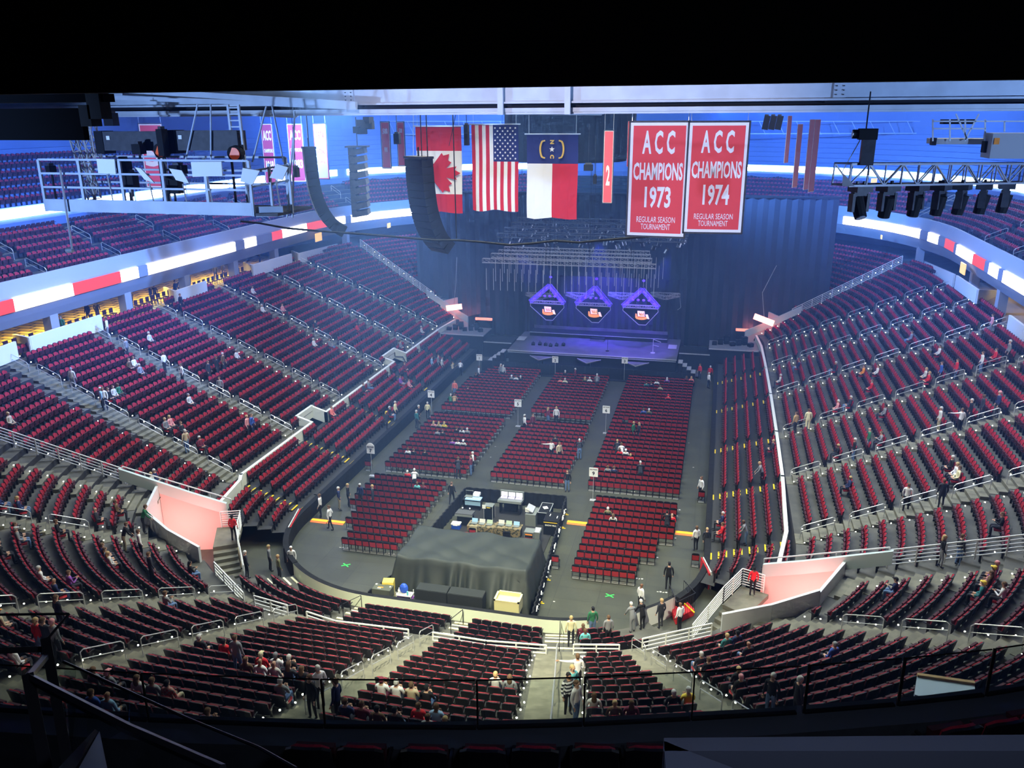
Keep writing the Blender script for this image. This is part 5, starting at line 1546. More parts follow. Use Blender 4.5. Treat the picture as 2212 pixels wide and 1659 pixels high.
# work tables with camouflage cloth
for i, (px_, py_, w) in enumerate(((620, 590, 1.75), (920, 610, 1.75))):
    c = Q(px_, py_, .78); t = empty('work_table', (c[0], c[1]+.1, 0)); tag(t, 'long table under camouflage cloth with gear on it, %s of two' % ('left' if i == 0 else 'right'), 'table', 'camouflage tables')
    mb = MB(); mb.box((0, 0, .76), (w, .8, .05), CAMO); mb.box((0, -.40, .45), (w, .03, .6), CAMO); mb.build('camouflage_cloth', t)
    for sx in (-1, 1): mb = MB(); mb.box((sx*w*.45, .1, .37), (.05, .6, .74), DKF); mb.build('leg', t)
    for k in range(3):
        m_ = (cmat('lightblue'), cmat('silver'), mat('pale_green', (.4, .5, .4), .5))[(k+i) % 3]
        mb = MB(); mb.box((0, 0, .02), (.38, .28, .03), GREYC); mb.box((0, .15, .15), (.38, .02, .24), m_, rot=Matrix.Rotation(-.3, 3, 'X'))
        tag(mb.build('laptop', None, (c[0]-w*.28+.5*k, c[1]+.1, .80)), '%s open laptop on the %s camouflage table' % (['left', 'middle', 'right'][k], 'left' if i == 0 else 'right'), 'laptop', 'laptops on the tables')
c = Q(545, 640, .6); mb = MB(); mb.box((0, -.02, .75), (.5, .06, .5), cmat('khaki')); mb.box((0, .03, .62), (.46, .06, .7), cmat('khaki'))
for k in range(4): mb.box((-.2+.13*k, -.05, .5), (.09, .05, .35), cmat('khaki'))
tag(mb.build('jacket', None, (c[0], c[1]-.25, .0)), 'khaki-green jacket hung over a chair at the left camouflage table', 'jacket')
for j, (px_, py_) in enumerate(((545, 640), (925, 680))):
    c = Q(px_, py_, .6); t = empty('padded_chair', (c[0], c[1]-.25, 0)); tag(t, ('red chair under the khaki jacket at the sound tables', 'black-draped chair at the right camouflage table')[j], 'chair')
    for (vs, f2, m_), nm in zip(([bk, se]), ('backrest', 'seat')): q = MB(); q.add(vs, f2, m_ if j == 0 else BLK); q.build(nm, t, rz=0)
    q = MB(); [q.add(*f_) for f_ in fr]; q.build('frame', t)
c = Q(340, 580, .35); t = empty('cool_box', (c[0], c[1], 0)); tag(t, 'blue cool box with a white lid beside the sound tables', 'cool box')
mb = MB(); mb.box((0, 0, .2), (.56, .38, .36), mat('blue_plastic', (.02, .08, .5), .4)); mb.build('body', t); mb = MB(); mb.box((0, 0, .41), (.6, .42, .08), WHTP); mb.box((0, -.24, .36), (.3, .03, .03), WHTP); mb.build('lid', t)
c = Q(435, 668, .5); mb = MB(); mb.box((0, 0, .2), (.4, .3, .34), RED2); mb.box((0, 0, .39), (.42, .32, .04), RED2); tag(mb.build('red_box', None, (c[0], c[1], .0)), 'small red box between the cool box and the jacket', 'box')
c = Q(1160, 690, .7); t = empty('rack_case', (c[0], c[1], 0)); tag(t, 'open grey rack case showing devices at the right end of the tables', 'case')
mb = MB(); mb.box((0, .1, .45), (.62, .6, .9), GREYC); mb.build('shell', t); mb = MB(); mb.box((0, -.22, .5), (.5, .04, .66), SCR)
for k in range(5): mb.box((0, -.25, .24+.13*k), (.46, .02, .08), (DKF, cmat('blue'), cmat('red'), DKF, cmat('orange'))[k])
mb.build('device_panel', t)
c = Q(1250, 690, .6); mb = MB(); mb.box((0, 0, .42), (.35, .65, .84), GREYC, rot=Matrix.Rotation(.1, 3, 'Y')); mb.box((0, 0, .86), (.37, .67, .04), EDGE); tag(mb.build('case_lid', None, (c[0], c[1], .0)), 'grey case lid leaning beside the open rack case', 'case')
c = Q(1190, 420, 1.0); t = empty('monitor_desk', (c[0], c[1], 0)); tag(t, 'grey desk with tilted panels at the right of the sound area', 'desk')
mb = MB(); mb.box((0, 0, .45), (.7, 1.1, .9), GREYC); mb.build('body', t); mb = MB(); mb.box((-.1, 0, 1.1), (.5, .9, .06), EDGE, rot=Matrix.Rotation(.4, 3, 'Y')); mb.box((-.25, -.4, 1.15), (.25, .03, .3), WHTP); mb.build('panel', t)
for i, (px_, py_, sx_, sy_, h) in enumerate(((1340, 400, .75, 1.5, .95), (1420, 500, .95, 1.3, 1.05))):
    c = Q(px_, py_, h); t = empty('flight_case', (c[0], c[1], 0)); tag(t, ('black flight case with silver edges behind the black-yellow one', 'black flight case with a yellow stripe and white lettering')[i], 'case')
    mb = MB(); mb.box((0, 0, h/2), (sx_, sy_, h), NEARBLK); mb.build('body', t)
    mb = MB()
    for a in (-1, 1):
        mb.box((a*sx_/2, 0, h), (.035, sy_, .035), EDGE if i == 0 else DKF); mb.box((0, a*sy_/2, h), (sx_, .035, .035), EDGE if i == 0 else DKF)
    if i == 1: mb.box((0, -sy_/2-.01, h-.1), (sx_, .02, .05), YEL); mb.box((-.2, .2, h+.01), (.05, .3, .01), WHTP); mb.box((.3, 0, h+.01), (.05, .3, .01), WHTP)
    mb.build('edge_trim', t)
    if i == 1: text('SHOW PRO', 'lettering', (c[0], c[1]-sy_/2-.02, h-.3), .14, WHTP, (1, 0, 0), (0, 0, 1), 1, .003, t, offset=.004)
    else: mb = MB(); mb.box((0, 0, h+.02), (.3, .35, .02), WHTP, .5); mb.build('paper_note', t)
# things between the cloth cover and the curved wall
def K(cx, cy, z=1.0): return atZ(760+cx/5.267, 1120+cy/5.267, z)
for i, (a, b_, h, dx) in enumerate(((905, 820, 1.5, 1.75), (1290, 870, 1.5, 1.95))):
    c = K(a, b_, h); mb = MB(); mb.box((0, 0, h/2), (dx, .75, h), mat('dark_cover', (.022, .026, .026), .7)); mb.box((0, 0, h+.01), (dx-.04, .7, .03), MATS['dark_cover']); mb.box((dx*.3, -.38, .3), (.5, .02, .5), MATS['dark_cover'])
    tag(mb.build('covered_case', None, (c[0], max(c[1], .72), 0)), '%s dark covered case standing behind the curved wall' % ('left' if i == 0 else 'right'), 'case', 'dark cases at the curved wall')
c = K(1750, 960, 1.5); t = empty('storage_bin', (c[0], max(c[1], .82), .75)); tag(t, 'open pale yellow plastic bin at the foot of the cloth cover', 'bin')
YB = mat('pale_yellow_plastic', (.72, .68, .36), .4)
mb = MB(); W2, D2, H2 = 1.3, .9, .75
for sx in (-1, 1): mb.box((sx*W2/2, 0, H2/2), (.05, D2, H2), YB); mb.box((0, sx*D2/2, H2/2), (W2, .05, H2), YB)
mb.box((0, 0, .55), (W2, D2, .05), YB); mb.build('body', t); mb = MB()
for sx in (-1, 1): mb.box((sx*W2/2, 0, H2), (.1, D2+.1, .05), YB); mb.box((0, sx*D2/2, H2), (W2+.1, .1, .05), YB)
mb.build('rim', t)
mb = MB(); mb.box((0, 0, -.38), (1.2, .8, .72), MATS['dark_cover']); mb.build('cart_base', t)
c = K(415, 690, 1.35); mb = MB(); mb.box((0, 0, 0), (.62, .5, .55), mat('yellow_bag', (.85, .68, .12), .5), .2, None); mb.box((0, -.26, .05), (.18, .02, .18), cmat('brown')); mb.box((0, 0, -.62), (.55, .45, .72), YB)
tag(mb.build('yellow_cart_bag', None, (c[0], c[1], 1.0)), 'yellow bag with a brown label on a cleaning cart by the cloth cover', 'bag')
c = K(330, 810, 1.15); mb = MB(); mb.box((0, 0, .3), (1.05, .6, .6), mat('grey_cover', (.09, .1, .08), .7)); mb.box((-.1, -.05, .61), (.3, .08, .01), cmat('orange')); mb.box((-.15, -.15, .61), (.2, .06, .01), WHTP); mb.box((0, 0, -.27), (.95, .5, .56), MATS['dark_cover']); mb.box((.4, .1, .61), (.08, .08, .02), WHTP); mb.box((-.45, .2, .61), (.1, .1, .02), WHTP)
tag(mb.build('grey_case', None, (c[0], max(c[1], .7), .55)), 'low grey case with small orange and white marks at the curved wall', 'case')
c = K(590, 820, 1.2); t = empty('cleaning_cart', (c[0], max(c[1], .7), .3)); tag(t, 'cleaning cart with a blue bag and bottles at the curved wall', 'cart')
mb = MB(); mb.box((0, 0, .35), (.9, .5, .08), cmat('purple')); mb.box((0, 0, .6), (.9, .5, .04), cmat('silver'))
for sx in (-1, 1):
    for sy in (-1, 1): mb.cyl((sx*.42, sy*.22, -.3), .02, 1.1, WHTP, 6)
mb.build('frame', t); mb = MB(); mb.ell((-.1, .15, .85), (.25, .2, .3), mat('blue_bag', (.03, .1, .6), .4), 10, 6); mb.build('bag', t)
mb = MB(); mb.cyl((-.3, -.1, .62), .06, .25, WHTP, 8); mb.cyl((-.3, -.1, .86), .02, .1, WHTP, 6); mb.build('bottle', t)
mb = MB(); mb.cyl((.2, -.1, .62), .05, .22, cmat('turquoise'), 8); mb.build('bottle', t)
# cable ramps, tape marks
CRY, CRO = mat('ramp_yellow', (.85, .6, .03), .5), mat('ramp_orange', (.75, .16, .03), .5)
for (x0, y0, x1, y1, lab) in ((672, 1125, 745, 1131, 'yellow and orange cable ramp between the left wall and section seven'), (1225, 1128, 1268, 1134, 'yellow and orange cable ramp between the sound desk and section nine'), (1458, 1151, 1500, 1156, 'yellow and orange cable ramp between section nine and the right wall')):
    a = Vector(atZ(x0, y0, 0)); b_ = Vector(atZ(x1, y1, 0)); mb = MB(); L = (b_-a).length; n = max(1, int(L/.9))
    for k in range(n):
        c = a.lerp(b_, (k+.5)/n); w2 = L/n*.97; mb.poly([(c.x-w2/2, c.y-.25, .01), (c.x+w2/2, c.y-.25, .01), (c.x+w2/2, c.y-.1, .07), (c.x-w2/2, c.y-.1, .07)], .01, CRO)
        mb.box((c.x, c.y+.03, .05), (w2, .26, .08), CRY); mb.poly([(c.x-w2/2, c.y+.16, .08), (c.x+w2/2, c.y+.16, .08), (c.x+w2/2, c.y+.32, .01), (c.x-w2/2, c.y+.32, .01)], .01, CRO)
    tag(mb.build('cable_ramp'), lab, 'cable ramp', 'cable ramps')
GT = mat('green_tape', (.05, .75, .12), .5)
for x, y, nm in ((747, 1221, 'left of the cloth cover'), (1317, 1287, 'on the open floor at the right')):
    c = atZ(x, y, 0); mb = MB()
    for a in (.6, -.6): mb.box((0, 0, .012), (.55, .07, .01), GT, a)
    tag(mb.build('tape_cross', None, (c[0], c[1], 0)), 'green tape cross %s' % nm, 'tape', 'green tape crosses')
mb = MB()
for x, y in ((1182, 1253), (1168, 1303), (1215, 1141), (1222, 1112), (1174, 1148)):
    c = atZ(x, y, 0); mb.box((c[0], c[1], .012), (.4, .09, .008), YEL); mb.box((c[0]-.05, c[1]+.14, .012), (.25, .07, .008), YEL)
tag(mb.build('tape_marks'), 'short yellow tape marks on the floor right of the sound desk', 'tape')
mb = MB()
for x, y, n in ((745, 1184, 4), (845, 1197, 4), (1250, 1234, 5), (1375, 1250, 6), (1420, 1205, 2), (1459, 1163, 2), (1468, 1102, 2), (1465, 1115, 1), (1370, 1063, 2), (1192, 1245, 1), (1433, 1280, 4), (1200, 1300, 1), (1130, 1036, 2), (1072, 965, 1), (1062, 988, 1), (1490, 957, 1), (1500, 1010, 1)):
    c = atZ(x, y, 0)
    for k in range(n): mb.box((c[0]+.16*(k-n/2), c[1]+.03*((k*3) % 2), .011), (.11, .06+.05*(k % 2), .006), cmat('silver'), .3*k)
tag(mb.build('chalk_marks', None), 'pale scuffs and tape scraps scattered on the floor', 'tape')
# red ramp with railings at the right end of the curved wall, pen fences
RC = mat('red_carpet', (.5, .02, .03), .8)
t = empty('red_ramp', (9.9, .2, 0)); tag(t, 'red carpeted ramp with black railings at the right end of the curved wall', 'ramp')
mb = MB(); a = [atZ(1443, 1297, .35), atZ(1475, 1290, .35), atZ(1500, 1318, .35), atZ(1460, 1338, .35)]
mb.prism([(q[0], q[1]) for q in a][::-1], .02, .4, RC); part(mb, 'carpet', t)
mb = MB()
for a_, b_ in ((a[0], a[3]), (a[3], a[2]), (a[1], a[2])):
    A_ = Vector((a_[0], a_[1], .4)); B_ = Vector((b_[0], b_[1], .4)); mb.bar(A_+Vector((0, 0, 1)), B_+Vector((0, 0, 1)), .04, DKF)
    for k in range(9): q = A_.lerp(B_, k/8); mb.bar(q, q+Vector((0, 0, 1)), .02, DKF)
part(mb, 'railing', t)
mb = MB(); a = atZ(1470, 1298, .4); b_ = atZ(1500, 1325, .4); mb.bar((a[0], a[1], .45), (b_[0], b_[1], .45), .06, YEL); part(mb, 'yellow_edge', t)
for x0, y0, x1, y1, lab in ((1516, 1205, 1534, 1240, 'grey-red barrier panel beside the right wall'), (626, 1140, 648, 1100, 'red and grey folded barrier panels beside the left wall')):
    a = Vector(atZ(x0, y0, 1.0)); b_ = Vector(atZ(x1, y1, 1.0)); a.z = b_.z = 0; mb = MB(); d = b_-a; n_ = Vector((-d.y, d.x, 0)).normalized()*.12
    mb.poly([tuple(a), tuple(b_), tuple(b_+Vector((0, 0, 1.05))), tuple(a+Vector((0, 0, 1.05)))], .06, RC); mb.poly([tuple(a+n_), tuple(b_+n_), tuple(b_+n_+Vector((0, 0, 1.05))), tuple(a+n_+Vector((0, 0, 1.05)))], .06, cmat('silver'))
    tag(mb.build('crowd_barrier'), lab, 'barrier')
# yellow edged steps in the retractable rows
mb = MB()
for sg in (-1, 1):
    for A in (18.05, 26.3, 34.7, 44.1, 52.5):
        for k in range(NF*2):
            d = FD0+k*FDS/2; z = front_z(sg*A, k//2)+(.135 if k % 2 else 0)+.01; x, y, nx, ny = base(sg*A, d)
            mb.box((x, y, z-.03), (.8, .09, .05), YEL if sg*A < 30 else YEL, rot=Matrix(((-ny, nx, 0), (nx, ny, 0), (0, 0, 1))))
            if k % 2: x2, y2, _, _ = base(sg*A, d+.2); mb.box((x2, y2, z-.09), (.8, .43, .1), DK, rot=Matrix(((-ny, nx, 0), (nx, ny, 0), (0, 0, 1))))
o = mb.build('trim_yellow_step_edges'); o['kind'] = 'structure'
mb = MB()
for A in (-9.95, -4.85, .85, 5.9):
    for k in range(9):
        d = .5+k*.48; x, y, nx, ny = base(A, d); z = front_z(A, min(3, int((d-FD0)/FDS)))+(.15 if k % 2 else 0)
        mb.box((x, y, z+.02), (1.5 if A > 5 else 1.0, .12, .05), mat('pale_nosing', (.75, .72, .5), .6), rot=Matrix(((-ny, nx, 0), (nx, ny, 0), (0, 0, 1))))
o = mb.build('trim_pale_step_edges'); o['kind'] = 'structure'
for A, lab in ((-4.85, 'thin black handrail on the front steps at the left'), (.85, 'thin black handrail on the front steps left of the middle'), (5.9, 'thin black handrail on the front middle steps')):
    mb = MB(); x, y, nx, ny = base(A, .6); x2, y2, _, _ = base(A, 2.6 if A < 5 else 4.4); mb.path([(x, y, .4), (x, y, 1.3), (x2, y2, 2.0 if A < 5 else 2.5), (x2, y2, 1.0)], .04, DKF, 6)
    tag(mb.build('step_handrail'), lab, 'handrail')
# ---------------------------------------------------------------- rafters
def rot_from(x, u):
    x = Vector(x).normalized(); u = Vector(u).normalized(); z = x.cross(u); return Matrix(((x[0], u[0], z[0]), (x[1], u[1], z[1]), (x[2], u[2], z[2])))
# dark bulkhead over the viewer
zb = atY(1106, 189, -27)[2]
VBL = mat('bulkhead_black', (.0012, .0013, .0016), .9, spec=.05); mb = MB(); mb.box((12, -27.1, zb+4.0), (60, .25, 8.0), VBL); mb.box((12, -34, zb+6), (60, 14, 4), VBL)
o = mb.build('ceiling_bulkhead'); o['kind'] = 'structure'
# long white roof girder
gy = -9.0
def gz(y, x=1106): return atY(x, y, gy)[2]
g = empty('roof_girder', (10, gy, gz(235))); tag(g, 'long white painted steel roof girder crossing the whole view at the top', 'girder')
xl, xr = atY(-80, 220, gy)[0], atY(2300, 220, gy)[0]; cx, wx = (xl+xr)/2, xr-xl
mb = MB(); mb.box((cx, gy, (gz(186)+gz(221))/2), (wx, .25, gz(186)-gz(221)), BEAM); mb.box((cx, gy, gz(222)), (wx, .6, .06), BEAM); mb.box((cx, gy, gz(180)), (wx, .6, .1), BEAM); part(mb, 'upper_web', g)
mb = MB(); mb.box((cx, gy+.1, gz(238)), (wx, .5, gz(233)-gz(242)), BEAM); mb.box((cx, gy+.1, gz(245)), (wx, .35, .06), BEAM); part(mb, 'lower_flange', g)
mb = MB(); mb.box((cx, gy+.3, gz(228)), (wx, .2, gz(220)-gz(236)), NEARBLK); part(mb, 'gap_shade', g)  # black strip standing in for the darkness of the open gap
for px_ in (1088, 1231):
    x = atY(px_, 220, gy)[0]; mb = MB(); mb.box((x, gy-.4, (gz(150)+gz(248))/2), (.18, .12, gz(150)-gz(248)), BEAM); mb.box((x-.02, gy-.3, (gz(150)+gz(248))/2), (.03, .3, gz(150)-gz(248)), BEAM); part(mb, 'hanger_post', g)
for px_ in (757, 1812):
    x = atY(px_, 205, gy)[0]; mb = MB(); mb.box((x, gy-.15, gz(205)), (.35, .06, .45), BEAM)
    for a in (-.1, .1):
        for b_ in (-.12, .0, .12): mb.cyl((x+a, gy-.2, gz(205)+b_), .025, .03, SPK, 6)
    mb.box((x, gy, gz(224)), (.8, .5, .12), NEARBLK); part(mb, 'bolted_plate', g)
mb = MB()
a = Vector(atY(225, 192, gy-1)); b_ = Vector(atY(770, 226, gy-1)); mb.bar(a, b_, .18, BEAM); mb.bar(a-Vector((0, 0, .28)), b_-Vector((0, 0, .10)), .12, BEAM); tag(mb.build('roof_brace'), 'slanting white roof brace running down to the right at the upper left', 'beam')
for k, (x0, y0, x1, y1, w, lab) in enumerate(((-60, 222, 640, 252, .1, 'thin white pipe below the girder at the left'), (640, 242, 1300, 247, .07, 'white cable tray under the girder at the middle'), (1300, 240, 2260, 236, .07, 'white cable tray under the girder at the right'))):
    mb = MB(); mb.bar(atY(x0, y0, gy+.8), atY(x1, y1, gy+.8), w, BEAM, 6); 
    for q in range(14): p = Vector(atY(x0, y0, gy+.8)).lerp(Vector(atY(x1, y1, gy+.8)), q/13); mb.box(tuple(p+Vector((0, 0, .05))), (.12, .1, .1), BEAM)
    tag(mb.build('roof_pipe'), lab, 'pipe')
LY = mat('warm_lamp_glow', (1, .95, .6), .5, emit=(1.0, .9, .45), estr=8)
for k, px_ in enumerate((1965, 2005, 2052, 2082, 2105, 2122, 2146)):
    p = atY(px_, 227, 2.0); mb = MB(); mb.cyl((0, 0, 0), .22 if k in (1, 2) else .14, .2, LY, 10); mb.cyl((0, 0, .2), .1, .25, SPK, 8)
    tag(mb.build('roof_lamp', None, tuple(p)), 'glowing yellowish roof lamp in the row at the upper right', 'lamp', 'roof lamps at the upper right')
# dark beams and panel at the upper left
def pxbox(name, x0, y0, x1, y1, Y, dy, m, label, cat):
    a = atY(x0, y0, Y); b_ = atY(x1, y1, Y); mb = MB(); mb.box(((a[0]+b_[0])/2, Y+dy/2, (a[2]+b_[2])/2), (abs(b_[0]-a[0]), dy, abs(a[2]-b_[2])), m); o = mb.build(name)
    if label: tag(o, label, cat)
    return o
pxbox('black_beam', -60, 206, 226, 220, -22, .3, VBL, 'black beam at the upper left edge', 'beam')
pxbox('black_panel', -60, 236, 183, 303, -22, .15, VBL, 'wide black panel hanging at the upper left edge', 'panel')
mb = MB(); a = Vector(atY(205, 262, -21.9)); mb.box(tuple(Vector(atY(213, 228, -21.9))), (.3, .3, .5), NEARBLK); mb.box(tuple(Vector(atY(195, 250, -21.9))), (.25, .3, .4), NEARBLK); tag(mb.build('beam_clamp'), 'black clamp block at the end of the black beam', 'clamp')
mb = MB()
for k in range(9): p = atY(10+k*22, 201, -21); mb.box(tuple(p), (.09, .1, .06), BEAM)
mb.bar(atY(-20, 196, -20.9), atY(220, 197, -20.9), .05, NEARBLK); mb.bar(atY(100, 196, -20.9), atY(100, 207, -21.8), .05, NEARBLK); mb.bar(atY(200, 197, -20.9), atY(200, 207, -21.8), .05, NEARBLK)
tag(mb.build('louvre_strip'), 'row of small pale louvre slots above the black beam', 'vent')

# ------------------------------------------------ follow-spot platform
PY = -14.0
pf = empty('spotlight_platform', tuple(atY(360, 460, PY))); tag(pf, 'white railed follow-spot platform hanging at the upper left', 'platform')
TLp, BLp, TRp, BRp = atY(88, 344, PY), atY(96, 455, PY), atY(536, 348, PY), atY(534, 468, PY)
zt_, zb_ = (TLp[2]+TRp[2])/2, (BLp[2]+BRp[2])/2; xL, xR = (TLp[0]+BLp[0])/2, TRp[0]; xe = atY(622, 470, PY+0.6)[0]
mb = MB(); mb.box(((xL+xR)/2, PY, zb_+.2), (xR-xL, .08, .38), BEAM); mb.box(((xL+xe)/2, PY+1.1, zb_+.05), (xe-xL, 2.2, .08), SPK)
mb.box(((xR+xe)/2, PY+.25, zb_+.12), (xe-xR, .06, .3), BEAM, rot=Matrix.Rotation(.35, 3, 'Z')); part(mb, 'deck', pf)
for yy, nm in ((PY, 'front_railing'), (PY+2.2, 'rear_railing')):
    mb = MB()
    for z in (zt_, zt_-.42, zt_-.84): mb.bar((xL, yy, z), (xR, yy, z), .06, BEAM)
    n = 5
    for k in range(n+1): x = xL+(xR-xL)*k/n; mb.box((x, yy, (zt_+zb_)/2), (.09, .07, zt_-zb_), BEAM)
    part(mb, nm, pf)
mb = MB()
for z in (zt_-.3, zt_-.75): mb.bar((xR, PY, z), (xe, PY+.9, z+.15), .05, BEAM)
for x, yy in ((xe, PY+.9), ((xR+xe)/2, PY+.45)): mb.bar((x, yy, zb_), (x, yy, zt_-.1), .07, BEAM)
part(mb, 'side_railing', pf)
mb = MB()
for x0, y0, x1, y1 in ((455, 225, 456, 350), (427, 225, 400, 350), (575, 230, 545, 350), (588, 230, 612, 350), (636, 240, 632, 470), (620, 470, 637, 250)):
    mb.bar(atY(x0, y0, PY+1), atY(x1, y1, PY+1), .06, BEAM, 6)
part(mb, 'hanger_rod', pf)
mb = MB(); a, b_ = Vector(atY(492, 226, PY+1.2)), Vector(atY(506, 348, PY+1.2)); s_ = Vector((.36, 0, 0)); mb.bar(a, b_, .07, BEAM); mb.bar(a+s_, b_+s_, .07, BEAM)
for k in range(9): q = a.lerp(b_, (k+.5)/9); mb.bar(q, q+s_, .04, BEAM)
tag(mb.build('ladder'), 'white ladder rising from the follow-spot platform', 'ladder')
mb = MB(); truss(mb, atY(190, 255, PY+1.5), atY(205, 345, PY+1.5), .3, TRUSSM, .4, .04); truss(mb, atY(165, 300, PY+1.5), atY(205, 430, PY+1.5), .28, TRUSSM, .4, .04)
tag(mb.build('short_truss'), 'short upright truss pieces beside the black panel', 'truss')
OL = mat('orange_lens', (.8, .12, .02), .3, emit=(1, .13, .02), estr=.12)
for k, (x0, y0, x1, y1, lx, ly) in enumerate(((212, 280, 352, 335, 346, 326), (366, 278, 522, 335, 506, 332))):
    t = empty('follow_spot', tuple(atY((x0+x1)/2, y1, PY+1.2))); tag(t, 'long black follow spot with an orange round lens, %s one on the platform' % ('left' if k == 0 else 'right'), 'spotlight', 'follow spots')
    a = atY(x0, y0, PY+1.2); b_ = atY(x1, y1, PY+1.2); W2 = b_[0]-a[0]; H2 = a[2]-b_[2]
    mb = MB(); mb.box(((a[0]+b_[0])/2, PY+1.3, (a[2]+b_[2])/2+.04), (W2, .5, H2*.75), SPK); mb.box((a[0]+.1, PY+1.3, (a[2]+b_[2])/2), (.3, .55, H2*.9), NEARBLK); mb.box((a[0]+.45, PY+1.04, a[2]-.25), (.12, .02, .12), WHTP); part(mb, 'body', t)
    c = Vector(atY(lx, ly, PY+.9)); mb = MB(); mb.bar(c, c+Vector((-.04, .28, .02)), .46, NEARBLK, 16); mb.bar(c+Vector((0, -.02, 0)), c+Vector((0, .02, 0)), .36, OL, 16); part(mb, 'lens', t)
    mb = MB(); mb.bar(c+Vector((-.3, .3, 0)), (c.x-.3, PY+1.2, zb_+.1), .08, DKF, 6); part(mb, 'stand', t)
for k, q in enumerate((((208, 343), (247, 344), (250, 376), (212, 374)), ((291, 361), (304, 364), (333, 395), (312, 388)), ((365, 364), (392, 368), (409, 397), (380, 389)), ((412, 350), (478, 349), (480, 380), (416, 382)), ((524, 363), (561, 369), (545, 399), (519, 392)), ((597, 354), (622, 362), (610, 389), (582, 384)))):
    mb = MB(); mb.poly([tuple(atY(x, y, PY-.12)) for x, y in q], .04, WHTP); b_ = atY((q[2][0]+q[3][0])/2, q[2][1], PY-.1); mb.bar(b_, (b_[0], PY, zb_+.3), .04, STEEL, 6)
    tag(mb.build('reflector_board'), 'white reflector board on the platform railing, %s from the left' % ['first', 'second', 'third', 'fourth, wide one', 'fifth', 'sixth'][k], 'board', 'reflector boards')
for k, (x, y, w, h) in enumerate(((268, 358, .35, .4), (352, 308, .2, .8), (283, 390, .35, .5), (385, 366, .45, .25), (375, 400, .5, .5), (300, 322, .3, .3), (110, 365, .15, .2))):
    mb = MB(); mb.box((0, 0, 0), (w, .3, h), NEARBLK); mb.box((0, 0, h/2+.04), (w*.5, .2, .08), SPK); mb.bar((0, 0, -h/2), (0, 0, -h/2-(1.25 if k == 6 else .25)), .05, DKF)
    c = atY(x, y, PY+.7); tag(mb.build('lamp_unit', None, tuple(c)), 'small black lamp unit standing on the follow-spot platform', 'lamp', 'black units on the platform')
mb = MB(); a = Vector(atY(130, 368, PY-.15)); b_ = Vector(atY(157, 545, PY-.15)); mb.bar(a, b_, .07, TRUSSM, 8); mb.bar(a+Vector((0, 0, .0)), a+Vector((-.1, .1, .15)), .07, TRUSSM, 8); mb.ell(tuple(b_+Vector((-.1, 0, .06))), (.16, .12, .09), TRUSSM, 10, 6)
tag(mb.build('hanging_camera_pole'), 'long pole with a small round camera hanging from the left platform', 'pole')

# ------------------------------------------------ flags and banners
FR_, FW, FB = mat('flag_red', (.55, .02, .045), .8), mat('flag_white', (.78, .78, .84), .8), mat('flag_blue', (.02, .03, .16), .8)
def cloth_grid(x0, x1, z0, z1, Y, cell, nx=1, wave=.06, name='cloth', par=None):
    """flag cloth at plane Y; cell(u, v) gives the material (u right, v down)"""
    us, vs_ = cell['u'], cell['v']; mb = MB(); sub = 3
    U = sorted(set([round(a+(b_-a)*k/sub, 5) for a, b_ in zip(us[:-1], us[1:]) for k in range(sub+1)])); V = sorted(set([round(a+(b_-a)*k/sub, 5) for a, b_ in zip(vs_[:-1], vs_[1:]) for k in range(sub+1)]))
    def P(u, v, s): return (x0+(x1-x0)*(u+.01*math.sin(v*6)*v), Y+wave*math.sin(u*14+v*2)*v+.01*s, z1-(z1-z0)*(v+.012*math.sin(u*9)*(v > .98)))
    for a, b_ in zip(U[:-1], U[1:]):
        for c, d in zip(V[:-1], V[1:]):
            m = cell['f']((a+b_)/2, (c+d)/2); mb.add([P(a, c, 0), P(b_, c, 0), P(b_, d, 0), P(a, d, 0), P(a, c, 1), P(b_, c, 1), P(b_, d, 1), P(a, d, 1)], [(3, 2, 1, 0), (4, 5, 6, 7)], m)
    return mb
def flagpos(px0, py0, px1, py1, Y):
    a = atY(px0, py0, Y); b_ = atY(px1, py1, Y); m0 = (px0+px1)/2
    return a[0], b_[0], b_[2], a[2]
FY = 2.0
def flag(name, label, box, cell, Y=FY):
    x0, x1, z0, z1 = flagpos(*box, Y); t = empty(name, ((x0+x1)/2, Y, z1)); tag(t, label, 'flag')
    part(cloth_grid(x0, x1, z0, z1, Y, cell), 'cloth', t); mb = MB(); mb.bar((x0-.1, Y, z1+.03), (x1+.1, Y, z1+.03), .05, STEEL); mb.bar((x0+.1, Y, z1), (x0+.1, Y, z1+2.5), .015, STEEL); mb.bar((x1-.1, Y, z1), (x1-.1, Y, z1+2.5), .015, STEEL); part(mb, 'hanging_bar', t)
    return t, x0, x1, z0, z1
t, x0, x1, z0, z1 = flag('canadian_flag', 'red and white maple leaf flag hung upright, leftmost of three flags', (897, 274, 1000, 460), dict(u=[0, .5, 1], v=[0, .275, .5, .78, 1], f=lambda u, v: FR_ if v < .275 or v > .78 else FW))
leaf = [(0, -1), (-.08, -.38), (-.5, -.46), (-.43, -.30), (-.95, .12), (-.82, .2), (-.9, .5), (-.6, .43), (-.5, .6), (-.22, .32), (-.32, .85), (-.15, .75), (0, 1.05)]
leaf = leaf+[(-x, y) for x, y in reversed(leaf[1:-1])]
cxl, czl, sl_ = x0+(x1-x0)*.52, z1-(z1-z0)*.53, (x1-x0)*.44
mb = MB(); P_ = [(cxl+y*sl_, FY-.07, czl+x*sl_*.98) for x, y in leaf]
n_ = len(P_); mb.add(P_+[(p[0], p[1]+.02, p[2]) for p in P_], [tuple(range(n_))], FR_); part(mb, 'maple_leaf', t)
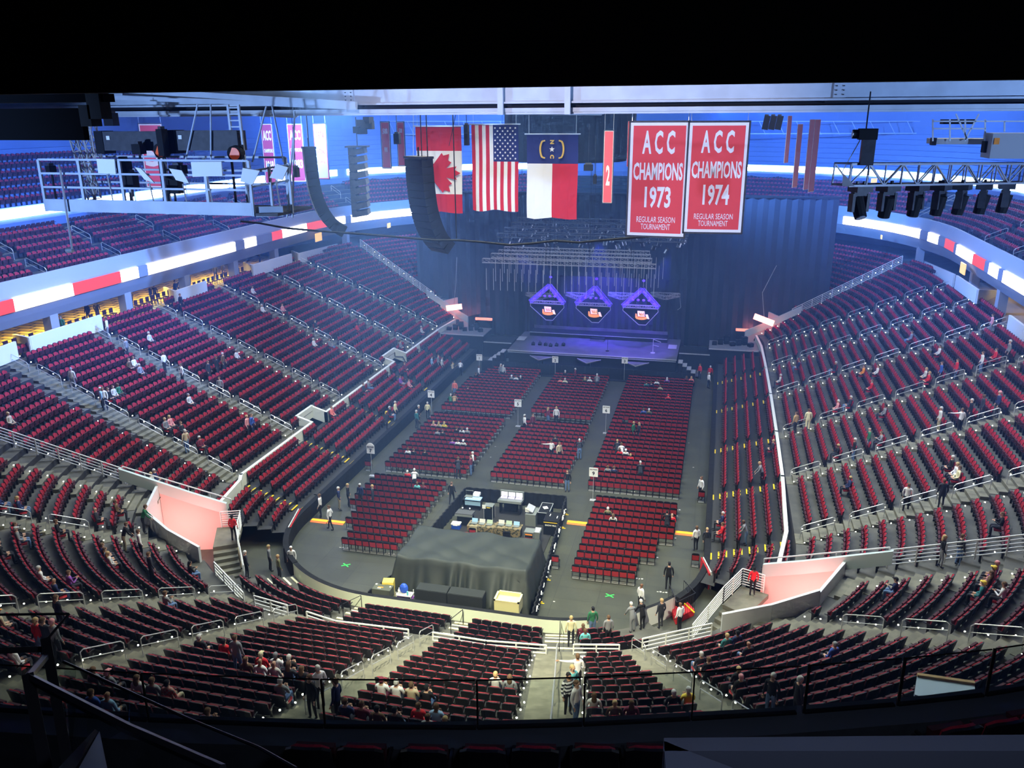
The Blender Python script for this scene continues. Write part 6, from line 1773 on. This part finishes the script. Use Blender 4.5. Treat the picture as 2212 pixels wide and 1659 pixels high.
t, x0, x1, z0, z1 = flag('us_flag', 'stars and stripes flag hung upright, middle of three flags', (1018, 270, 1120, 456), dict(u=[k/13 for k in range(14)], v=[0, .42, .7, 1],
     f=lambda u, v: FB if (u > 6/13 and v < .42) else (FR_ if int(u*13) % 2 == 0 else FW)))
mb = MB()
for r in range(11):
    for c in range(9):
        if (r+c) % 2 == 0:
            cx_, cz_ = x0+(x1-x0)*(6/13+7/13*(c+1)/10), z1-(z1-z0)*.42*(r+1)/12
            pts = [(cx_+math.sin(k*PI/5)*(.055 if k % 2 == 0 else .024), FY-.075, cz_+math.cos(k*PI/5)*(.055 if k % 2 == 0 else .024)) for k in range(10)]; mb.add(pts, [tuple(range(10))], FW)
part(mb, 'stars', t)
t, x0, x1, z0, z1 = flag('north_carolina_flag', 'blue, white and red flag with gold scrolls hung upright, rightmost of three flags', (1138, 291, 1246, 473), dict(u=[0, .5, 1], v=[0, .34, .7, 1], f=lambda u, v: FB if v < .34 else (FW if u < .5 else FR_)))
GOLD = mat('gold_scroll', (.7, .45, .08), .6); fx_, fz_ = (x0+x1)/2, z1-(z1-z0)*.17
mb = MB(); pts = [(fx_+math.sin(k*PI/5)*(.13 if k % 2 == 0 else .055), FY-.08, fz_+math.cos(k*PI/5)*(.13 if k % 2 == 0 else .055)) for k in range(10)]; mb.add(pts, [tuple(range(10))], FW); part(mb, 'star', t)
mb = MB()
for sx in (-1, 1):
    q = [(fx_+sx*(.38+.16*math.cos(a)), FY-.08, fz_+.38*math.sin(a)) for a in np.linspace(-1.2, 1.2, 9)]; mb.path(q, .075, GOLD, 4)
    mb.bar(q[0], (q[0][0]-sx*.12, FY-.08, q[0][2]-.03), .06, GOLD); mb.bar(q[-1], (q[-1][0]-sx*.12, FY-.08, q[-1][2]+.03), .06, GOLD)
part(mb, 'scrolls', t)
text('N', 'lettering', (fx_, FY-.09, fz_+.32), .24, GOLD, (0, 0, -1), (1, 0, 0), 1, .004, t, offset=.012); text('C', 'lettering', (fx_, FY-.09, fz_-.32), .24, GOLD, (0, 0, -1), (1, 0, 0), 1, .004, t, offset=.012)
BR, BWm = mat('banner_red', (.75, .07, .085), .75), mat('banner_white', (.8, .8, .86), .75)
def banner(label, box, Y, lines, rz=0.0, bord=.05, base_m=None, let_m=None, border_m=None, frame=True):
    x0, x1, z0, z1 = flagpos(*box, Y); w, h = x1-x0, z1-z0; t = empty('banner', ((x0+x1)/2, Y, z0), rz); tag(t, label, 'banner', 'champion and honour banners')
    bm_, lm_ = base_m or BR, let_m or BWm
    W2 = w*1.25 if rz > 1 else w/math.cos(rz)
    def pb(mb, nm): mb.build(nm, t)
    mb = MB(); mb.box((0, 0, h/2), (W2, .03, h), border_m or lm_); mb.box((0, -.006, h/2), (W2*(1-2*bord), .03, h-2*bord*W2), bm_); mb.box((0, .006, h/2), (W2*(1-2*bord), .03, h-2*bord*W2), bm_); pb(mb, 'cloth')
    if frame:
        mb = MB(); mb.box((0, .02, h+.03), (W2+.12, .06, .06), SPK); mb.box((0, .02, -.03), (W2+.12, .06, .06), SPK)
        for sx in (-1, 1): mb.box((sx*(W2/2+.03), .02, h/2), (.06, .06, h+.1), SPK); mb.bar((sx*W2*.48, 0, h), (sx*W2*.48, 0, h+3), .015, STEEL)
        pb(mb, 'frame')
    c, s_ = math.cos(rz), math.sin(rz)
    for body, v, size, sx in lines:
        text(body, 'lettering', (t.location.x+.022*s_, Y-.022*c, z0+h*(1-v)), size*h, lm_, (c, s_, 0), (0, 0, 1), 1, .003, t, offset=(.028 if size > .1 else .0)*h*size, width=sx*w)
    return t
banner('red banner with white border reading ACC CHAMPIONS 1973', (1363, 265, 1476, 511), -8, [('A C C', .18, .27, .56), ('CHAMPIONS', .43, .205, .86), ('1973', .66, .25, .46), ('REGULAR SEASON', .855, .075, .68), ('TOURNAMENT', .92, .075, .52)], -.06)
banner('red banner with white border reading ACC CHAMPIONS 1974', (1491, 265, 1600, 503), -8, [('A C C', .18, .27, .56), ('CHAMPIONS', .43, .205, .86), ('1974', .66, .25, .46), ('REGULAR SEASON', .855, .075, .68), ('TOURNAMENT', .92, .075, .52)], .08)
banner('dim red banner reading ACC CHAMPIONS behind the left platform, nearer the middle', (563, 268, 598, 396), 22, [('ACC', .2, .22, .75), ('CHAMPIONS', .45, .09, .8), ('1969', .7, .2, .7)], 0, .04, mat('banner_dim_red', (.35, .03, .05), .8))
banner('dim red banner reading ACC partly behind a white rod', (621, 268, 660, 392), 22, [('ACC', .2, .22, .75), ('CHAMPIONS', .45, .09, .8), ('1983', .7, .2, .7)], .2, .04, MATS['banner_dim_red'])
banner('white banner with red lettering reading 1974 NATIONAL', (676, 268, 711, 386), 22, [('1974', .22, .22, .6), ('NATIONAL', .5, .12, .6), ('CHAMPIONS', .7, .09, .6)], 0, .05, mat('banner_pale', (.55, .5, .6), .8), BR, BR)
banner('narrow red banner reading 500 left of the flags', (822, 264, 845, 363), 30, [('500', .2, .16, .6), ('WINS', .6, .14, .4)], 0, .05)
banner('narrow red banner partly hidden behind the thick speaker cable', (857, 264, 876, 358), 30, [('500', .2, .14, .5)], 0, .05)
banner('bright red banner behind the follow spots on the platform', (299, 268, 366, 405), 20, [('5', .5, .5, .8)], 0, .05)
banner('narrow red honour banner showing the number 2 right of the flags', (1306, 283, 1321, 438), 20, [('2', .63, .38, .42)], 0, .03)
banner('thin edge of a dark red banner beside the 1973 banner', (1357, 262, 1366, 360), 10, [], 0, .02, MATS['banner_dim_red'], frame=False)
for k, (a, b_, c, d) in enumerate(((1698, 250, 1706, 352), (1718, 268, 1727, 405), (1744, 258, 1751, 410), (1754, 258, 1764, 415))):
    banner('thin reddish banner seen edge-on at the right, %s of four' % ['first', 'second', 'third', 'fourth'][k], (a, b_, c, d), 24+2*k, [], 1.1, .02, mat('banner_faded', (.42, .12, .12), .8), frame=False)
spot('banner_light', (11, -15, 21.0), (12.2, -8, 22.6), 170, (1.0, .75, .4), 36)
# warm glow on the 1974 banner
# ------------------------------------------------ speaker arrays
def array(label, top, ang, n, w, h, dep, curve0, dcurve, rz, Y, cables=True):
    t = empty('line_array', top, rz); tag(t, label, 'speaker')
    z, y, a = 0.0, 0.0, curve0
    for k in range(n):
        rot = Matrix.Rotation(a, 3, 'X'); c = Vector((0, y, z))+rot @ Vector((0, 0, -h/2)); mb = MB(); mb.box(tuple(c), (w, dep, h*.97), mat('array_black', (.008, .009, .013), .5), rot=rot); mb.box(tuple(c+rot @ Vector((0, dep/2, 0))), (w*.9, .03, h*.8), DKF, rot=rot)
        mb.build('cabinet', t); e = rot @ Vector((0, 0, -h)); y += e.y; z += e.z; a += dcurve*(k/n)**1.2
    mb = MB(); mb.box((0, 0, .06), (w*1.05, dep*1.1, .1), DKF); mb.bar((0, 0, .1), (0, 0, .5), .06, DKF); mb.build('rigging_frame', t)
    if cables: mb = MB(); mb.bar((w*.2, 0, .1), (w*.2, 0, 3.5), .05, NEARBLK, 6); mb.bar((-w*.3, 0, .1), (-w*.1, 0, 3.5), .02, STEEL, 6); mb.build('cable', t)
    return t
p = atY(904, 343, -1.0); array('big curved hanging line-array speaker in front of the maple leaf flag', (p[0], -1.0, p[2]), 0, 13, 1.32, .33, .6, .05, .17, -.62, -1)
p = atY(667, 322, 0.0); array('curved hanging line-array speaker swinging to the right, left of the flags', (p[0], 0.0, p[2]), 0, 13, .75, .33, .55, .03, .22, -1.0, 0)
p = atY(772, 318, 8.0); t = empty('line_array', (p[0], 8.0, p[2]), -1.3); tag(t, 'small straight hanging speaker stack with jagged boxes', 'speaker')
for k in range(9): mb = MB(); mb.box((0, .05, -.22-.42*k), (1.2, .8, .30), SPK, rot=Matrix.Rotation(.16, 3, 'X')); mb.box((0, -.3, -.22-.42*k), (1.15, .3, .4), SPK); mb.build('cabinet', t)
mb = MB(); mb.box((0, 0, .03), (1.3, 1.2, .08), DKF); mb.bar((0, 0, 0), (0, 0, 1.6), .05, DKF); mb.build('rigging_frame', t)
p = atY(786, 272, 8.0); mb = MB()
for k in range(9): mb.box((math.cos(k)*.35, .2*math.sin(k*2), .3*math.sin(k*1.3)), (.4, .4, .35), NEARBLK, k)
tag(mb.build('cable_bundle', None, tuple(p)), 'black bundle of hoists and cable above the small speaker stack', 'cable bundle')
for (x, y, Y_, w, h, lab) in ((858, 300, 4, .28, .5, 'black chain hoist left of the maple leaf flag'), (1271, 362, 12, .5, .35, 'black projector unit right of the three-colour flag'), (1285, 388, 12, .18, .45, 'black hanging bag under the projector unit'), (640, 372, 0, .2, .45, 'small black speaker hanging at the platform end'), (1008, 292, 1.5, .18, .9, 'black hoist between the left two flags'), (1480, 400, -7.5, .14, 3.4, 'dark pole between the two champion banners'), (240, 258, -12, .35, .4, 'black clamp lamp above the left platform')):
    p = atY(x, y, Y_); mb = MB(); mb.box((0, 0, 0), (w, .3, h), NEARBLK); mb.box((0, 0, h/2+.04), (w*.7, .2, .08), SPK); mb.bar((0, 0, h/2), (0, 0, h/2+2.2), .03, DKF, 6); tag(mb.build('rigging_unit', None, tuple(p)), lab, 'rigging')
for k in range(3):
    p = atY(1655+k*14, 265, 14); mb = MB(); mb.box((0, 0, 0), (.32, .3, .75), NEARBLK, rot=Matrix.Rotation(.15, 3, 'Y')); mb.box((.0, 0, .4), (.2, .2, .1), SPK); tag(mb.build('rigging_unit', None, tuple(p)), 'tilted black unit in a cluster of three under the girder', 'rigging', 'cluster of three black units')
# drooping cable across the view
pts = []
for x, y in ((520, 478), (560, 482), (620, 493), (700, 500), (800, 507), (880, 514), (940, 519), (990, 519), (1040, 523), (1100, 529), (1150, 526), (1200, 520), (1250, 524), (1290, 520), (1360, 514), (1440, 508), (1510, 497)):
    pts.append(tuple(atY(x, y, -3.5)))
mb = MB(); mb.path(pts, .09, NEARBLK, 6); tag(mb.build('drooping_cable'), 'thick black cable drooping across the view below the flags', 'cable')
for k, (x0, y0, x1, y1, Yk) in enumerate(((920, 240, 924, 345, -1.5), (978, 245, 986, 515, -1.5), (903, 380, 905, 510, 6), (637, 250, 634, 465, -8), (985, 245, 970, 315, -1.5))):
    mb = MB(); mb.bar(atY(x0, y0, Yk), atY(x1, y1, Yk), .05 if k < 2 else .025, NEARBLK, 6); tag(mb.build('hanging_cable'), 'thin black cable hanging near the big line array', 'cable', 'thin cables by the line array')
# scoreboard drum raised in the roof
p = atY(1228, 300, 30.5); mb = MB(); mb.cyl((0, 0, 0), 5.2, 5.0, mat('drum_black', (.012, .013, .016), .8), 40); mb.cyl((0, 0, -.25), 4.6, .25, NEARBLK, 40)
tag(mb.build('raised_scoreboard', None, (p[0]-.2, 32, atY(1228, 352, 27.3)[2]+.2)), 'large black drum-shaped scoreboard raised up behind the flags', 'scoreboard')
# ------------------------------------------------ right truss with moving heads
a = Vector(atY(1818, 377, -14.0)); b_ = Vector(atY(2280, 373, -8.5)); dv = (b_-a).normalized()
mb = MB(); truss(mb, a, b_, .52, TRUSSM, .62, .05); mb.poly([tuple(a+Vector(q)) for q in ((0, -.27, -.26), (.3, -.27, -.26), (.0, -.27, .05))], .02, TRUSSM); tag(mb.build('light_truss'), 'aluminium truss carrying moving lights at the right', 'truss')
for k, px_ in enumerate((1861, 1920, 1982, 2032, 2079, 2127, 2176)):
    f = (px_-1818)/(2280-1818.0); q = a.lerp(b_, f*(1.0-.12*(1-f))); t = empty('moving_light', tuple(q+Vector((0, 0, -.32)))); tag(t, 'black moving-head light hanging under the right truss, %s from its left end' % ['first', 'second', 'third', 'fourth', 'fifth', 'sixth', 'seventh'][k], 'moving light', 'moving lights under the right truss')
    t.rotation_euler = (0, 0, .5+.15*k)
    mb = MB(); mb.box((0, 0, -.03), (.46, .4, .16), SPK); mb.bar((-.1, 0, .05), (-.1, 0, .15), .06, DKF); mb.bar((.1, 0, .05), (.1, 0, .15), .06, DKF); mb.build('base', t)
    mb = MB(); mb.box((0, 0, -.16), (.42, .14, .1), SPK); mb.box((-.21, 0, -.38), (.08, .18, .45), SPK); mb.box((.21, 0, -.38), (.08, .18, .45), SPK); mb.build('yoke', t)
    mb = MB(); R0 = Matrix.Rotation(.15 if k else -.5, 3, 'X'); c = Vector((0, 0, -.48)); mb.bar(c+R0 @ Vector((0, 0, .22)), c+R0 @ Vector((0, 0, -.30)), .34, NEARBLK, 12, .3); mb.bar(c+R0 @ Vector((0, 0, -.3)), c+R0 @ Vector((0, 0, -.32)), .24, mat('lens_glass', (.3, .35, .45), .05, spec=1.0), 12); mb.build('head', t)
p = atY(1872, 310, -14); t = empty('chain_hoist', tuple(p)); tag(t, 'black chain hoist with a hanging chain bag above the right truss', 'hoist')
mb = MB(); mb.box((0, 0, .22), (.42, .3, .26), NEARBLK); mb.bar((-.35, 0, .22), (0, 0, .22), .22, NEARBLK, 12); mb.bar((-.36, -.02, .22), (-.33, -.02, .22), .18, WHTP, 12); mb.build('motor', t)
mb = MB(); mb.box((.04, 0, -.2), (.3, .28, .62), SPK); mb.build('chain_bag', t)
mb = MB(); mb.bar((-.05, 0, .3), (-.05, 0, 1.2), .03, DKF); mb.bar((.1, 0, -.5), (.12, 0, -.75), .03, DKF); mb.bar((-.15, 0, .1), (-.5, 0, -.7), .02, STEEL); mb.build('chain', t)
GB = mat('grey_unit', (.3, .33, .38), .5)
t = empty('spotlight_platform', tuple(atY(2100, 320, -2))); tag(t, 'grey hanging spotlight platform with a big grey cabinet at the right edge', 'platform')
def wbox(x0, y0, x1, y1, Y, dy, m, nm):
    a = atY(x0, y0, Y); b_ = atY(x1, y1, Y); mb = MB(); mb.box(((a[0]+b_[0])/2, Y+dy/2, (a[2]+b_[2])/2), (abs(b_[0]-a[0]), dy, abs(a[2]-b_[2])), m); part(mb, nm, t)
wbox(2146, 288, 2230, 343, -2, 1.2, GB, 'cabinet'); wbox(2149, 298, 2158, 312, -2.05, .04, cmat('orange'), 'orange_label'); wbox(2020, 300, 2140, 312, -1, 1.4, GB, 'deck'); wbox(2038, 258, 2105, 268, -.5, .5, NEARBLK, 'black_spotlight'); wbox(2128, 305, 2148, 330, -1.5, .4, NEARBLK, 'black_fan'); wbox(2015, 298, 2022, 314, -1.2, .4, NEARBLK, 'black_end')
mb = MB()
for x0, y0, x1, y1 in ((2015, 262, 2130, 262), (2015, 278, 2130, 278), (2015, 258, 2015, 305), (2052, 258, 2052, 305), (2085, 258, 2085, 305), (2128, 258, 2128, 305), (2065, 246, 2090, 302), (2115, 246, 2085, 302), (2130, 262, 2230, 262), (2170, 262, 2170, 285)): mb.bar(atY(x0, y0, -1.2), atY(x1, y1, -1.2), .05, BEAM)
part(mb, 'railing', t)
# far-off railings and catwalk line below the roof
mb = MB(); mb.bar(atY(560, 291, 84), atY(2000, 288, 84), .12, BEAM); mb.bar(atY(600, 262, 84), atY(2000, 262, 84), .08, BEAM)
for x in range(600, 2000, 40): mb.bar(atY(x, 262, 84), atY(x+14, 291, 84), .06, BEAM)
tag(mb.build('far_catwalk'), 'thin pale catwalk line high across the far end', 'catwalk')
YG = mat('yellow_sign_glow', (.9, .6, .2), .5, emit=(1, .6, .12), estr=.8)
for (x, y, w, lab) in ((688, 512, 1.6, 'small yellow-lit doorway sign under the ribbon at the left'), (840, 487, 1.0, 'tiny yellow-lit sign under the ribbon near the curtain'), (1888, 390, .8, 'tiny yellow sign near the right truss end'), (1904, 512, .7, 'small yellow sign under the right ribbon'), (2080, 580, 1.6, 'yellow-lit opening at the top of the right stand')):
    q = None
    for tt in np.arange(20, 150, .1):
        P = CAM+ray(x, y)*tt
        if dist(P[0], P[1]) > 21.2: break
    mb = MB(); mb.box((0, 0, 0), (w, .1, w*.6), YG); o = mb.build('lit_sign', None, tuple(P-ray(x, y)*.3), math.atan2(-P[0], P[1]-30) if False else (PI/2 if abs(P[0]) > 30 else .6)); tag(o, lab, 'sign')
# ---------------------------------------------------------------- foreground: the upper deck front where the viewer stands
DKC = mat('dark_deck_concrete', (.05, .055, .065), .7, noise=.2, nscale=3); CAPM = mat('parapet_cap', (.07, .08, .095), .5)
PZ = 19.45
front = [atZ(x, y, PZ) for x, y in ((-260, 1500), (0, 1522), (440, 1547), (900, 1560), (1200, 1553), (1650, 1530), (2000, 1502), (2212, 1475), (2450, 1430))]
front = [(p[0], p[1]) for p in front]; n = len(front)
def off(poly, dd):
    out = []
    for i, p in enumerate(poly):
        a = Vector(poly[max(0, i-1)]); b_ = Vector(poly[min(len(poly)-1, i+1)]); d = (b_-a).normalized(); out.append((p[0]+d.y*dd, p[1]-d.x*dd))
    return out
def strip(mb, A, B, za, zb, m):
    for i in range(len(A)-1):
        mb.add([(*A[i], za), (*A[i+1], za), (*B[i+1], zb), (*B[i], zb)], [(0, 1, 2, 3)], m)
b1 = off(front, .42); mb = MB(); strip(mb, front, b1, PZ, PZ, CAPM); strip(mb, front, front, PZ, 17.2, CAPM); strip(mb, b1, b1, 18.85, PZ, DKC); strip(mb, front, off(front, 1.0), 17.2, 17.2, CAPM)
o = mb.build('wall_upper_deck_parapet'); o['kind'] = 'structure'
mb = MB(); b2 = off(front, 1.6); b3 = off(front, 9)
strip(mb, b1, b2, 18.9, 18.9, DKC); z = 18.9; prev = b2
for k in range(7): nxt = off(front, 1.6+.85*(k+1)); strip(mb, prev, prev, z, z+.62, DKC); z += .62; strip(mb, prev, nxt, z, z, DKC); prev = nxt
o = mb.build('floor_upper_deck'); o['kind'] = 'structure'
GL = bpy.data.materials.new('dark_clear_glass'); GL.use_nodes = True; _n = GL.node_tree
_o = _n.nodes['Material Output']; _tr = _n.nodes.new('ShaderNodeBsdfTransparent'); _tr.inputs[0].default_value = (.86, .9, .9, 1); _g = _n.nodes.new('ShaderNodeBsdfGlossy'); _g.inputs['Roughness'].default_value = .03
_fr = _n.nodes.new('ShaderNodeValue'); _fr.outputs[0].default_value = .045; _m = _n.nodes.new('ShaderNodeMixShader')
_n.links.new(_fr.outputs[0], _m.inputs[0]); _n.links.new(_tr.outputs[0], _m.inputs[1]); _n.links.new(_g.outputs[0], _m.inputs[2]); _n.links.new(_m.outputs[0], _o.inputs[0])
gl = off(front, .12); GZ = PZ+.62
seg_px = [(-200, 320), (324, 700), (704, 1028), (1032, 1256), (1260, 1488), (1492, 1718), (1735, 1930), (1938, 2122), (2128, 2400)]
def onpar(px_):
    xs = []
    for i in range(len(gl)-1):
        A = np.array([*gl[i], PZ]); B = np.array([*gl[i+1], PZ])
        def u(P): v = P-CAM; return 1106+FPX*(v @ R_)/(v @ F_)
        ua, ub = u(A), u(B)
        if min(ua, ub) <= px_ <= max(ua, ub): f = (px_-ua)/(ub-ua); return A+(B-A)*f
    return None
for k, (xa, xb) in enumerate(seg_px):
    A, B = onpar(max(xa, -190)), onpar(min(xb, 2380))
    if A is None or B is None: continue
    t = empty('glass_guard_panel', (A[0], A[1], PZ)); tag(t, 'clear glass guard panel on the dark parapet, %s from the left' % ['first', 'second', 'third', 'fourth', 'fifth', 'sixth', 'seventh', 'eighth', 'ninth'][k], 'glass panel', 'glass panels on the parapet')
    mb = MB(); d = Vector(B-A); nrm = Vector((-d.y, d.x, 0)).normalized()*.012
    mb.poly([tuple(A), tuple(B), tuple(B+np.array([0, 0, .62])), tuple(A+np.array([0, 0, .62]))], .012, GL); part(mb, 'glass', t)
    mb = MB(); mb.bar(A+np.array([0, 0, .62]), B+np.array([0, 0, .62]), .012, NEARBLK); mb.bar(A, A+np.array([0, 0, .62]), .018 if k < 6 else .03, NEARBLK); mb.bar(A, B, .05, NEARBLK); part(mb, 'edge', t)
# front-row seats seen from behind
fs = make_seat_proto(False)
for k, (x, y) in enumerate(((655, 1625), (768, 1627), (905, 1630), (1032, 1630), (1146, 1628), (1276, 1628), (1392, 1628))):
    p = atZ(x, y, 19.72); o = dup(fs, (p[0], p[1]+.27, 18.9), .18-.0*k)
    tag(o, 'dark seat back in the unlit upper-deck row at the bottom, %s from the left' % ['first', 'second', 'third', 'fourth', 'fifth', 'sixth', 'seventh'][k], 'seat', 'unlit upper-deck seats')
for k, (x, y) in enumerate(((2055, 1583), (2150, 1570), (2230, 1550))):
    p = atZ(x, y, 19.72); o = dup(fs, (p[0], p[1]+.27, 18.9), .45); tag(o, 'red seat in shadow near the lower right corner, %s' % ['left one', 'middle one', 'right one'][k], 'seat', 'shadowed seats at the lower right')
for c in list(fs.children): bpy.data.objects.remove(c)
bpy.data.objects.remove(fs)
LEDG = mat('ledge_blue_grey', (.18, .2, .26), .6)
q = [atZ(x, y, 20.9) for x, y in ((1434, 1594), (2300, 1586), (2300, 1622), (1600, 1627), (1500, 1627), (1434, 1622))]
t = empty('entry_ledge', tuple(q[0])); tag(t, 'blue-grey topped entry wall at the lower right, black inside', 'wall')
mb = MB(); mb.prism([(p[0], p[1]) for p in (q[0], q[1], q[2], q[5])][::-1], 18.9, 20.9, LEDG); part(mb, 'front_wall', t)
q2 = [atZ(x, y, 20.9) for x, y in ((1434, 1600), (1500, 1627), (1640, 1680), (1440, 1690))]
mb = MB(); mb.prism([(p[0], p[1]) for p in q2][::-1], 18.9, 20.9, LEDG); part(mb, 'side_wall', t)
q3 = [atZ(x, y, 20.6) for x, y in ((1520, 1632), (2320, 1626), (2320, 1900), (1800, 1900))]
mb = MB(); mb.prism([(p[0], p[1]) for p in q3][::-1], 18.9, 20.55, NEARBLK); part(mb, 'void_shade', t)  # solid black block standing in for the dark void
# stair guard at the left
def D(x, y, dd): return tuple(CAM+ray(x, y)*dd)
t = empty('stair_guard', D(99, 1400, 8.8)); tag(t, 'dark stair guard with glass and sloping handrails in the lower left corner', 'railing')
RAIL = mat('dark_rail', (.05, .05, .06), .35, .5)
mb = MB()
for pts, w in (([(61, 1463, 7.6), (278, 1574, 6.6), (480, 1662, 5.9)], .07), ([(101, 1415, 8.8), (61, 1463, 7.6)], .07), ([(-20, 1406, 8.8), (99, 1402, 8.8)], .06), ([(137, 1429, 8.8), (410, 1554, 7.6), (560, 1615, 7.0), (640, 1660, 6.6)], .025), ([(-20, 1328, 8.9), (149, 1326, 8.9), (99, 1384, 8.8)], .025)):
    mb.path([D(*p) for p in pts], w, RAIL, 6)
part(mb, 'handrail', t)
mb = MB()
for pts, w in (([(61, 1463, 7.6), (101, 1670, 7.0)], .08), ([(99, 1384, 8.8), (150, 1670, 8.0)], .08)): mb.path([D(*p) for p in pts], w, RAIL, 4)
part(mb, 'post', t)
mb = MB(); mb.poly([D(101, 1392, 8.8), D(158, 1330, 8.9), D(166, 1500, 8.5), D(150, 1660, 8.2)], .012, GL); mb.poly([D(137, 1431, 8.8), D(278, 1496, 8.1), D(278, 1570, 8.0), D(150, 1640, 8.2)], .012, GL); part(mb, 'glass', t)
mb = MB(); q = [D(167, 1665, 6.4), D(215, 1579, 6.9), D(233, 1665, 6.4)]; mb.poly(q, .1, LEDG); q = [D(120, 1665, 6.3), D(205, 1575, 6.9), D(212, 1580, 6.9), D(160, 1665, 6.3)]; mb.poly(q, .05, NEARBLK); tag(mb.build('stair_wall_end'), 'pale triangular wall end beside the stair guard at the bottom left', 'wall')
# pale wall top seen over the parapet at the lower right
a, b_, c = (atZ(x, y, 9.2) for x, y in ((1981, 1460), (2105, 1478), (1976, 1500))); mb = MB(); mb.prism([(a[0], a[1]), (b_[0], b_[1]), (b_[0]-.3, b_[1]-1.6), (c[0], c[1])][::-1], 6.5, 9.2, mat('pale_blue_wall', (.4, .5, .6), .6)); mb.bar((a[0], a[1], 9.22), (b_[0], b_[1], 9.22), .12, cmat('tan')); tag(mb.build('box_wall'), 'pale blue slanted wall just over the parapet at the right', 'wall')
# people and chairs on the yellow-lit concourse behind the left stand
for k, (x, y, top) in enumerate(((186, 655, 'dark'), (206, 650, 'black'), (130, 683, 'green'), (322, 618, 'dark'), (332, 616, 'brown'), (281, 625, 'dark'), (377, 607, 'black'), (388, 604, 'dark'), (408, 592, 'black'), (463, 572, 'dark'), (480, 568, 'black'), (505, 560, 'dark'), (560, 545, 'black'))):
    p = atZ(x, y, 9.93+1.64); me, _, _ = pose('stand'); o = bpy.data.objects.new('person', me); COL.objects.link(o); o.location = (p[0], p[1], 9.93); o.rotation_euler = (0, 0, rng.uniform(0, 6))
    for i, m in enumerate((SKIN[0], cmat(top), cmat('black'), cmat('dark'))): o.material_slots[i].link = 'OBJECT'; o.material_slots[i].material = m
    tag(o, 'standing person in %s clothes on the yellow-lit concourse, %s from the left edge' % (top, ['third', 'fourth', 'second', 'sixth', 'seventh', 'fifth', 'eighth', 'ninth', 'tenth', 'eleventh', 'twelfth', 'thirteenth', 'fourteenth'][k]), 'person', 'people on the concourse')
    h = bpy.data.objects.new('hair', hair_mesh('short', 'stand')); COL.objects.link(h); h.parent = o; h.material_slots[0].link = 'OBJECT'; h.material_slots[0].material = cmat('brown')
cs = MB(); cs.box((0, 0, .45), (.42, .42, .06), DRED); cs.box((0, -.2, .7), (.42, .05, .4), DRED)
for sx in (-.18, .18):
    for sy in (-.18, .18): cs.box((sx, sy, .21), (.03, .03, .42), DKF)
csm = cs.mesh('bar_chair')
for k in range(44):
    s_ = -(17.2+k*.78)
    if 22 < -s_ < 23.2 or 31 < -s_ < 32.5: continue
    x, y, nx, ny = base(s_, 23.1); o = bpy.data.objects.new('bar_chair', csm); COL.objects.link(o); o.location = (x, y, 9.93); o.rotation_euler = (0, 0, math.atan2(-ny, -nx)-PI/2)
    tag(o, 'dark red chair in the row at the edge of the yellow-lit concourse', 'chair', 'chairs along the concourse edge')
# ---------------------------------------------------------------- stage haze filling the hall
hz_ = MB(); hz_.box((0, 38.5, 22.2), (118, 127, 25.9), WHITE); ho = hz_.build('haze'); ho.data.materials.clear()
hm_ = bpy.data.materials.new('stage_haze'); hm_.use_nodes = True; _n = hm_.node_tree; _n.nodes.remove(_n.nodes['Principled BSDF'])
vs_ = _n.nodes.new('ShaderNodeVolumeScatter'); vs_.inputs['Color'].default_value = (.16, .34, 1, 1); vs_.inputs['Density'].default_value = .0032; vs_.inputs['Anisotropy'].default_value = 0.1  # blue of the show lights put into the scatter colour
_n.links.new(vs_.outputs[0], _n.nodes['Material Output'].inputs['Volume']); ho.data.materials.append(hm_)
ho['kind'] = 'stuff'; tag(ho, 'thin bluish stage haze filling the whole hall', 'haze')
